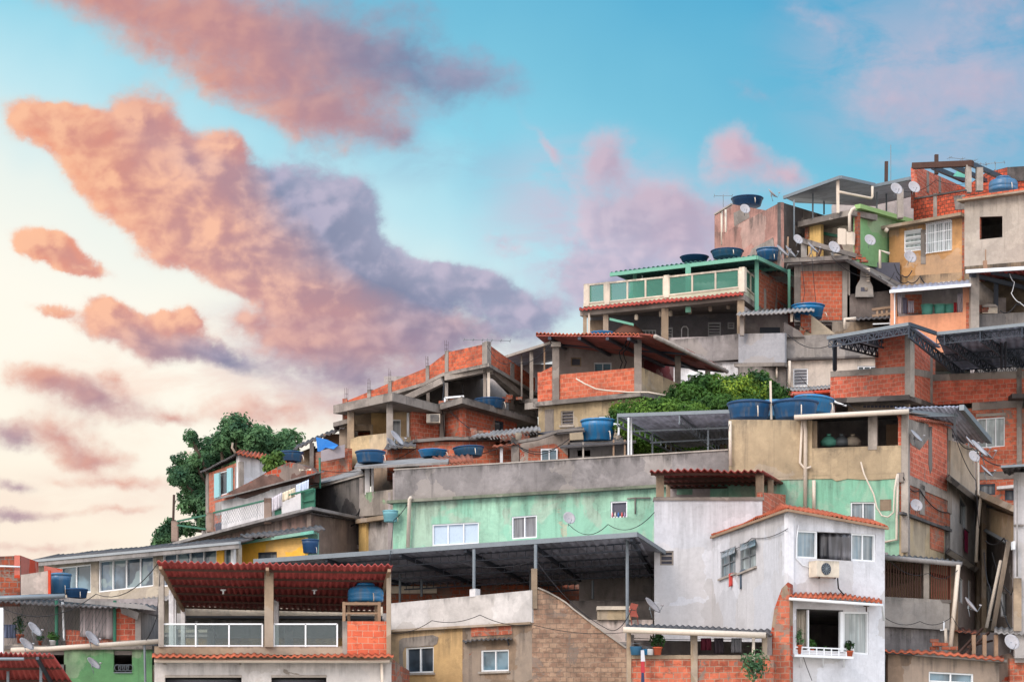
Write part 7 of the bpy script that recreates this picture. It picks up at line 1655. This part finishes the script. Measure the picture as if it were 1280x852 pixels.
tag(MB().box(fr(123.6), 1122.5, 236, 1129.5, 272, 0, .35).build('dish_post', M_['conc_l']), 'rough concrete post carrying two dishes at the skyline', 'post')
m = H('cluttered_roof_frame', 'short concrete posts and a beam among the roof top dishes', 'frame', base=(1000, 330, 122)); m.box(fr(121.9), 1002, 303, 1008.5, 328, 0, .3, 'conc_l', 'post'); m.bars([((1003, 302, 122), (1070, 320, 122)), ((980, 326, 121.6), (1060, 322, 121.6))], .25, .22, 'conc_d', 'beam')
for a, b in (((985, 296), (984, 322)), ((1024, 308), (1020, 326))): m.bars([((*a, 122.3), (*b, 122.3))], .08, None, 'wood', 'stake')
rnd = random.Random(5)
for i in range(7):
    x = 1004+i*8+rnd.uniform(-2, 2); m.bars([((x, 312+rnd.uniform(-6, 6), 123), (x+rnd.uniform(-10, 10), 324, 122.5))], .09, .06, rnd.choice(['wood', 'wood_d', 'pvc', 'conc_d']), 'scrap_timber')
# cables
cable([(560, 697, 88), (670, 700, 86), (760, 786, 84.6), (790, 760, 85)], 'long wire from the canopy to the curved wall', .015, .3)
cable([(487, 791, 86), (540, 775, 86), (600, 768, 84.8), (665, 780, 84), (780, 790, 83.5)], 'wire strung across the yellow and brown house', .015, .15)
cable([(1108, 700, 86), (1040, 760, 79.5)], 'thin wire beside the pale blue house', .012, .2) if 0 else None
cable([(1015, 324, 121), (1018, 360, 121), (1022, 398, 121)], 'wire hanging down the limed brick front', .02); cable([(1002, 328, 121), (1006, 365, 121), (1000, 398, 121)], 'second wire hanging at the left of the limed brick front', .02)
cable([(1120, 345, 123), (1135, 352, 123), (1150, 345, 123), (1165, 356, 123)], 'tangled cable at the foot of the ochre house', .03, .2); cable([(1118, 330, 123), (1128, 344, 123), (1140, 338, 123)], 'looped cable under the ochre house dish', .03, .2)
# ======== wires and roof clutter
W = [
 ([(395, 586, 108), (520, 560, 106), (640, 552, 104), (712, 548, 103.5)], 'long wire running over the brick shacks behind the grey parapet', .018, .5),
 ([(555, 505, 111.5), (640, 550, 104), (700, 556, 103.4)], 'wire dropping from the parapet house to the small brick house', .018, .5),
 ([(1000, 470, 103), (1060, 505, 104), (1130, 512, 91)], 'wire from the leafy tree to the beige open top floor', .016, .4),
 ([(1190, 535, 96), (1216, 560, 96), (1268, 580, 88), (1290, 585, 84)], 'bundle of wires leaving the dish cluster to the right', .022, .3),
 ([(1195, 548, 96), (1220, 600, 96), (1224, 660, 96)], 'wire hanging beside the pale downpipe in the alley', .02, .2),
 ([(690, 428, 109), (640, 452, 112), (609, 432, 112.6)], 'wire between the red sheet roof and the brick parapet corner', .016, .4),
 ([(1113, 232, 131), (1170, 225, 130), (1244, 212, 131)], 'thin wire along the skyline between the masts', .014, .5),
 ([(1040, 322, 121), (1100, 345, 122), (1118, 340, 123.5)], 'wire from the cluttered roof frame to the ochre house', .018, .4),
 ([(200, 700, 79.6), (120, 742, 83), (4, 760, 83)], 'wire from the red corrugated roof to the white post at the far left', .015, .5),
 ([(182, 800, 83.4), (196, 770, 80.5), (200, 715, 79.7)], 'short wire climbing the terrace house edge', .015, .1),
 ([(818, 640, 87.8), (760, 655, 93), (711, 655, 94.5)], 'wire from the dish on the mint wall to the white house', .014, .4),
 ([(985, 660, 79.8), (940, 672, 83.5), (900, 690, 86.8)], 'thin wire running along the side wall of the pale blue house', .012, .12),
 ([(1112, 700, 84.9), (1160, 716, 84.6), (1197, 712, 84.9)], 'wire sagging across the slatted balcony', .014, .25),
 ([(1104, 770, 84.6), (1150, 776, 84.7), (1190, 770, 84.5), (1215, 790, 84)], 'wire across the rough grey balcony wall', .014, .2),
 ([(1129, 596, 91.3), (1150, 612, 93.5), (1185, 640, 97.5)], 'wire looping over the bare brick flank', .02, .25),
 ([(850, 560, 101), (900, 545, 95), (912, 530, 93)], 'wire between carport and beige wall', .014, .3),
 ([(985, 418, 117), (1040, 430, 112), (1043, 426, 104.4)], 'wire from the rough parapet to the trussed roof post', .018, .4),
 ([(487, 700, 86), (492, 650, 98), (514, 622, 99)], 'wire climbing beside the mint house downpipe', .015, .1),
]
for p, l, r, s in W: cable(p, l, r, s)
rnd = random.Random(12)
J = [(600, 545.5, 107.6, 'on the brick shack roof beside the sheet roof'), (560, 508, 111.6, 'on the ledge of the parapet house'), (1180, 812, 84.4, 'behind the thin tile edge'), (1000, 419.5, 118, 'on the rough stained parapet by the little shelter'), (640, 503, 114, 'by the broken wall of the open storey'), (1228, 391, 117.4, 'left of the cream plastic box'), (430, 586, 111, 'at the foot of the tarpaulin shack wall'), (1075, 328, 123.2, 'on the black sloping roof')]
for x, y, Y, l in J:
    m = MB(); b = P(x, y, Y)
    for k in range(7):
        c = b+Vector((rnd.uniform(-.35, .35), rnd.uniform(-.1, .1), .07+.13*(k//3))); a = rnd.uniform(-.3, .3)
        m.bar(c-Vector((math.cos(a)*.15, math.sin(a)*.15, 0)), c+Vector((math.cos(a)*.15, math.sin(a)*.15, 0)), .14, .12)
    tag(m.build('brick_pile', M_['br_d']), 'loose pile of hollow bricks '+l, 'brick pile', 'piles of bricks')
for i, (x, y, Y, w, l) in enumerate(((648, 549, 104.6, 9, 'small pale tub on the metal lattice roof'), (1083, 363, 121.8, 5, 'small tub by the barbecue oven'), (772, 549, 103.2, 6, 'white bucket beside the tall blue tank'))):
    o = empty('bucket', P(x, y, Y), l, 'bucket'); d = w/F*Y/2
    MB().lathe(P(x, y, Y), [(d*.75, 0), (d, d*1.6), (d*1.08, d*1.65), (d*.9, d*1.5)], 14).build('body', M_['cream'], o, True); p = P(x, y, Y)+Vector((0, 0, d*1.6)); MB().tube([p-Vector((d, 0, 0)), p+Vector((0, 0, d*.7)), p+Vector((d, 0, 0))], .01, 4).build('handle', M_['steel_l'], o)
# open vent panes of the side windows
L = Face(890, 88, 985, 80)
for x0, x1, y0, y1 in ((901, 919, 690, 682), (925, 944.5, 680, 673)):
    for a, b in ((0, .5), (.5, 1)):
        xa, xb = x0+(x1-x0)*a+.4, x0+(x1-x0)*b-.4; ya, yb = y0+(y1-y0)*a, y0+(y1-y0)*b
        q = [L.pt(xa, ya+.5, .02), L.pt(xb, yb+.5, .02), L.pt(xb, yb+7, .2), L.pt(xa, ya+7, .2)]
        o = MB().prism(q, [p-Vector((0, 0, .03)) for p in q]).build('vent_pane', M_['g_blue'], None)
        w = [c for c in bpy.data.objects if c.name.startswith('white_house') and not c.parent][0]; org = w.location
        for v in o.data.vertices: v.co -= org
        o.parent = w
def terrain():
    # hillside under the houses: one sheet from the valley floor to beyond the crest
    crest = [(-600, 1000), (-200, 850), (0, 800), (200, 740), (400, 640), (640, 530), (800, 470), (1000, 400), (1280, 330), (1800, 260), (2400, 600)]
    def cr(px):
        for (a, ya), (b, yb) in zip(crest, crest[1:]):
            if px <= b: return ya+(yb-ya)*max(0, (px-a))/(b-a)
        return crest[-1][1]
    xs = [-600+i*50 for i in range(61)]; ys = [70, 78, 86, 94, 102, 110, 118, 126, 134, 142, 155, 180, 230]
    vs = []; fs = []
    for Y in ys:
        for x in xs:
            top = CAMZ+(HZ-cr(x)-45)/F*128
            if Y <= 134: t = max(0, (Y-74)/60); z = (-4)*(1-t)+top*t; z = min(z, CAMZ+(HZ-915)/F*Y + max(0, Y-84)*.55)
            else: t = min(1, (Y-134)/96); z = top*(1-t)-4*t
            X = (x-CX)/F*min(Y, 140)*1.0
            vs.append((X, Y, z+noise.noise(Vector((X*.3, Y*.3, 0)))*.5))
    n = len(xs)
    for j in range(len(ys)-1):
        for i in range(n-1): fs.append((j*n+i, j*n+i+1, (j+1)*n+i+1, (j+1)*n+i))
    m = MB(); m.v = [Vector(v) for v in vs]; m.f = fs
    g_, g = new_mat('earth and scrub'); pos = g.n('ShaderNodeNewGeometry').outputs['Position']
    nn = g.noise(pos, .6, 7, .65); c = g.mix(g.ss(nn, .4, .6), lin(96, 78, 62), lin(54, 66, 40)); finish(g, c, .95, g.noise(pos, 4, 6, .7), .6, .1)
    tag(m.build('hillside', g_, None, True), 'bare earth and scrub hillside carrying the houses', 'hillside', kind='structure')
    v = MB(); v.add([(-1800, -300, -4.3), (1800, -300, -4.3), (1800, 4000, -4.3), (-1800, 4000, -4.3)], [(0, 1, 2, 3)])
    gm, g = new_mat('valley ground'); pos = g.n('ShaderNodeNewGeometry').outputs['Position']
    finish(g, g.mix(g.noise(pos, .05, 6, .6), lin(206, 194, 182), lin(180, 176, 162)), .95)
    tag(v.build('ground', gm), 'valley ground reaching to the horizon', 'ground', kind='structure')
terrain()
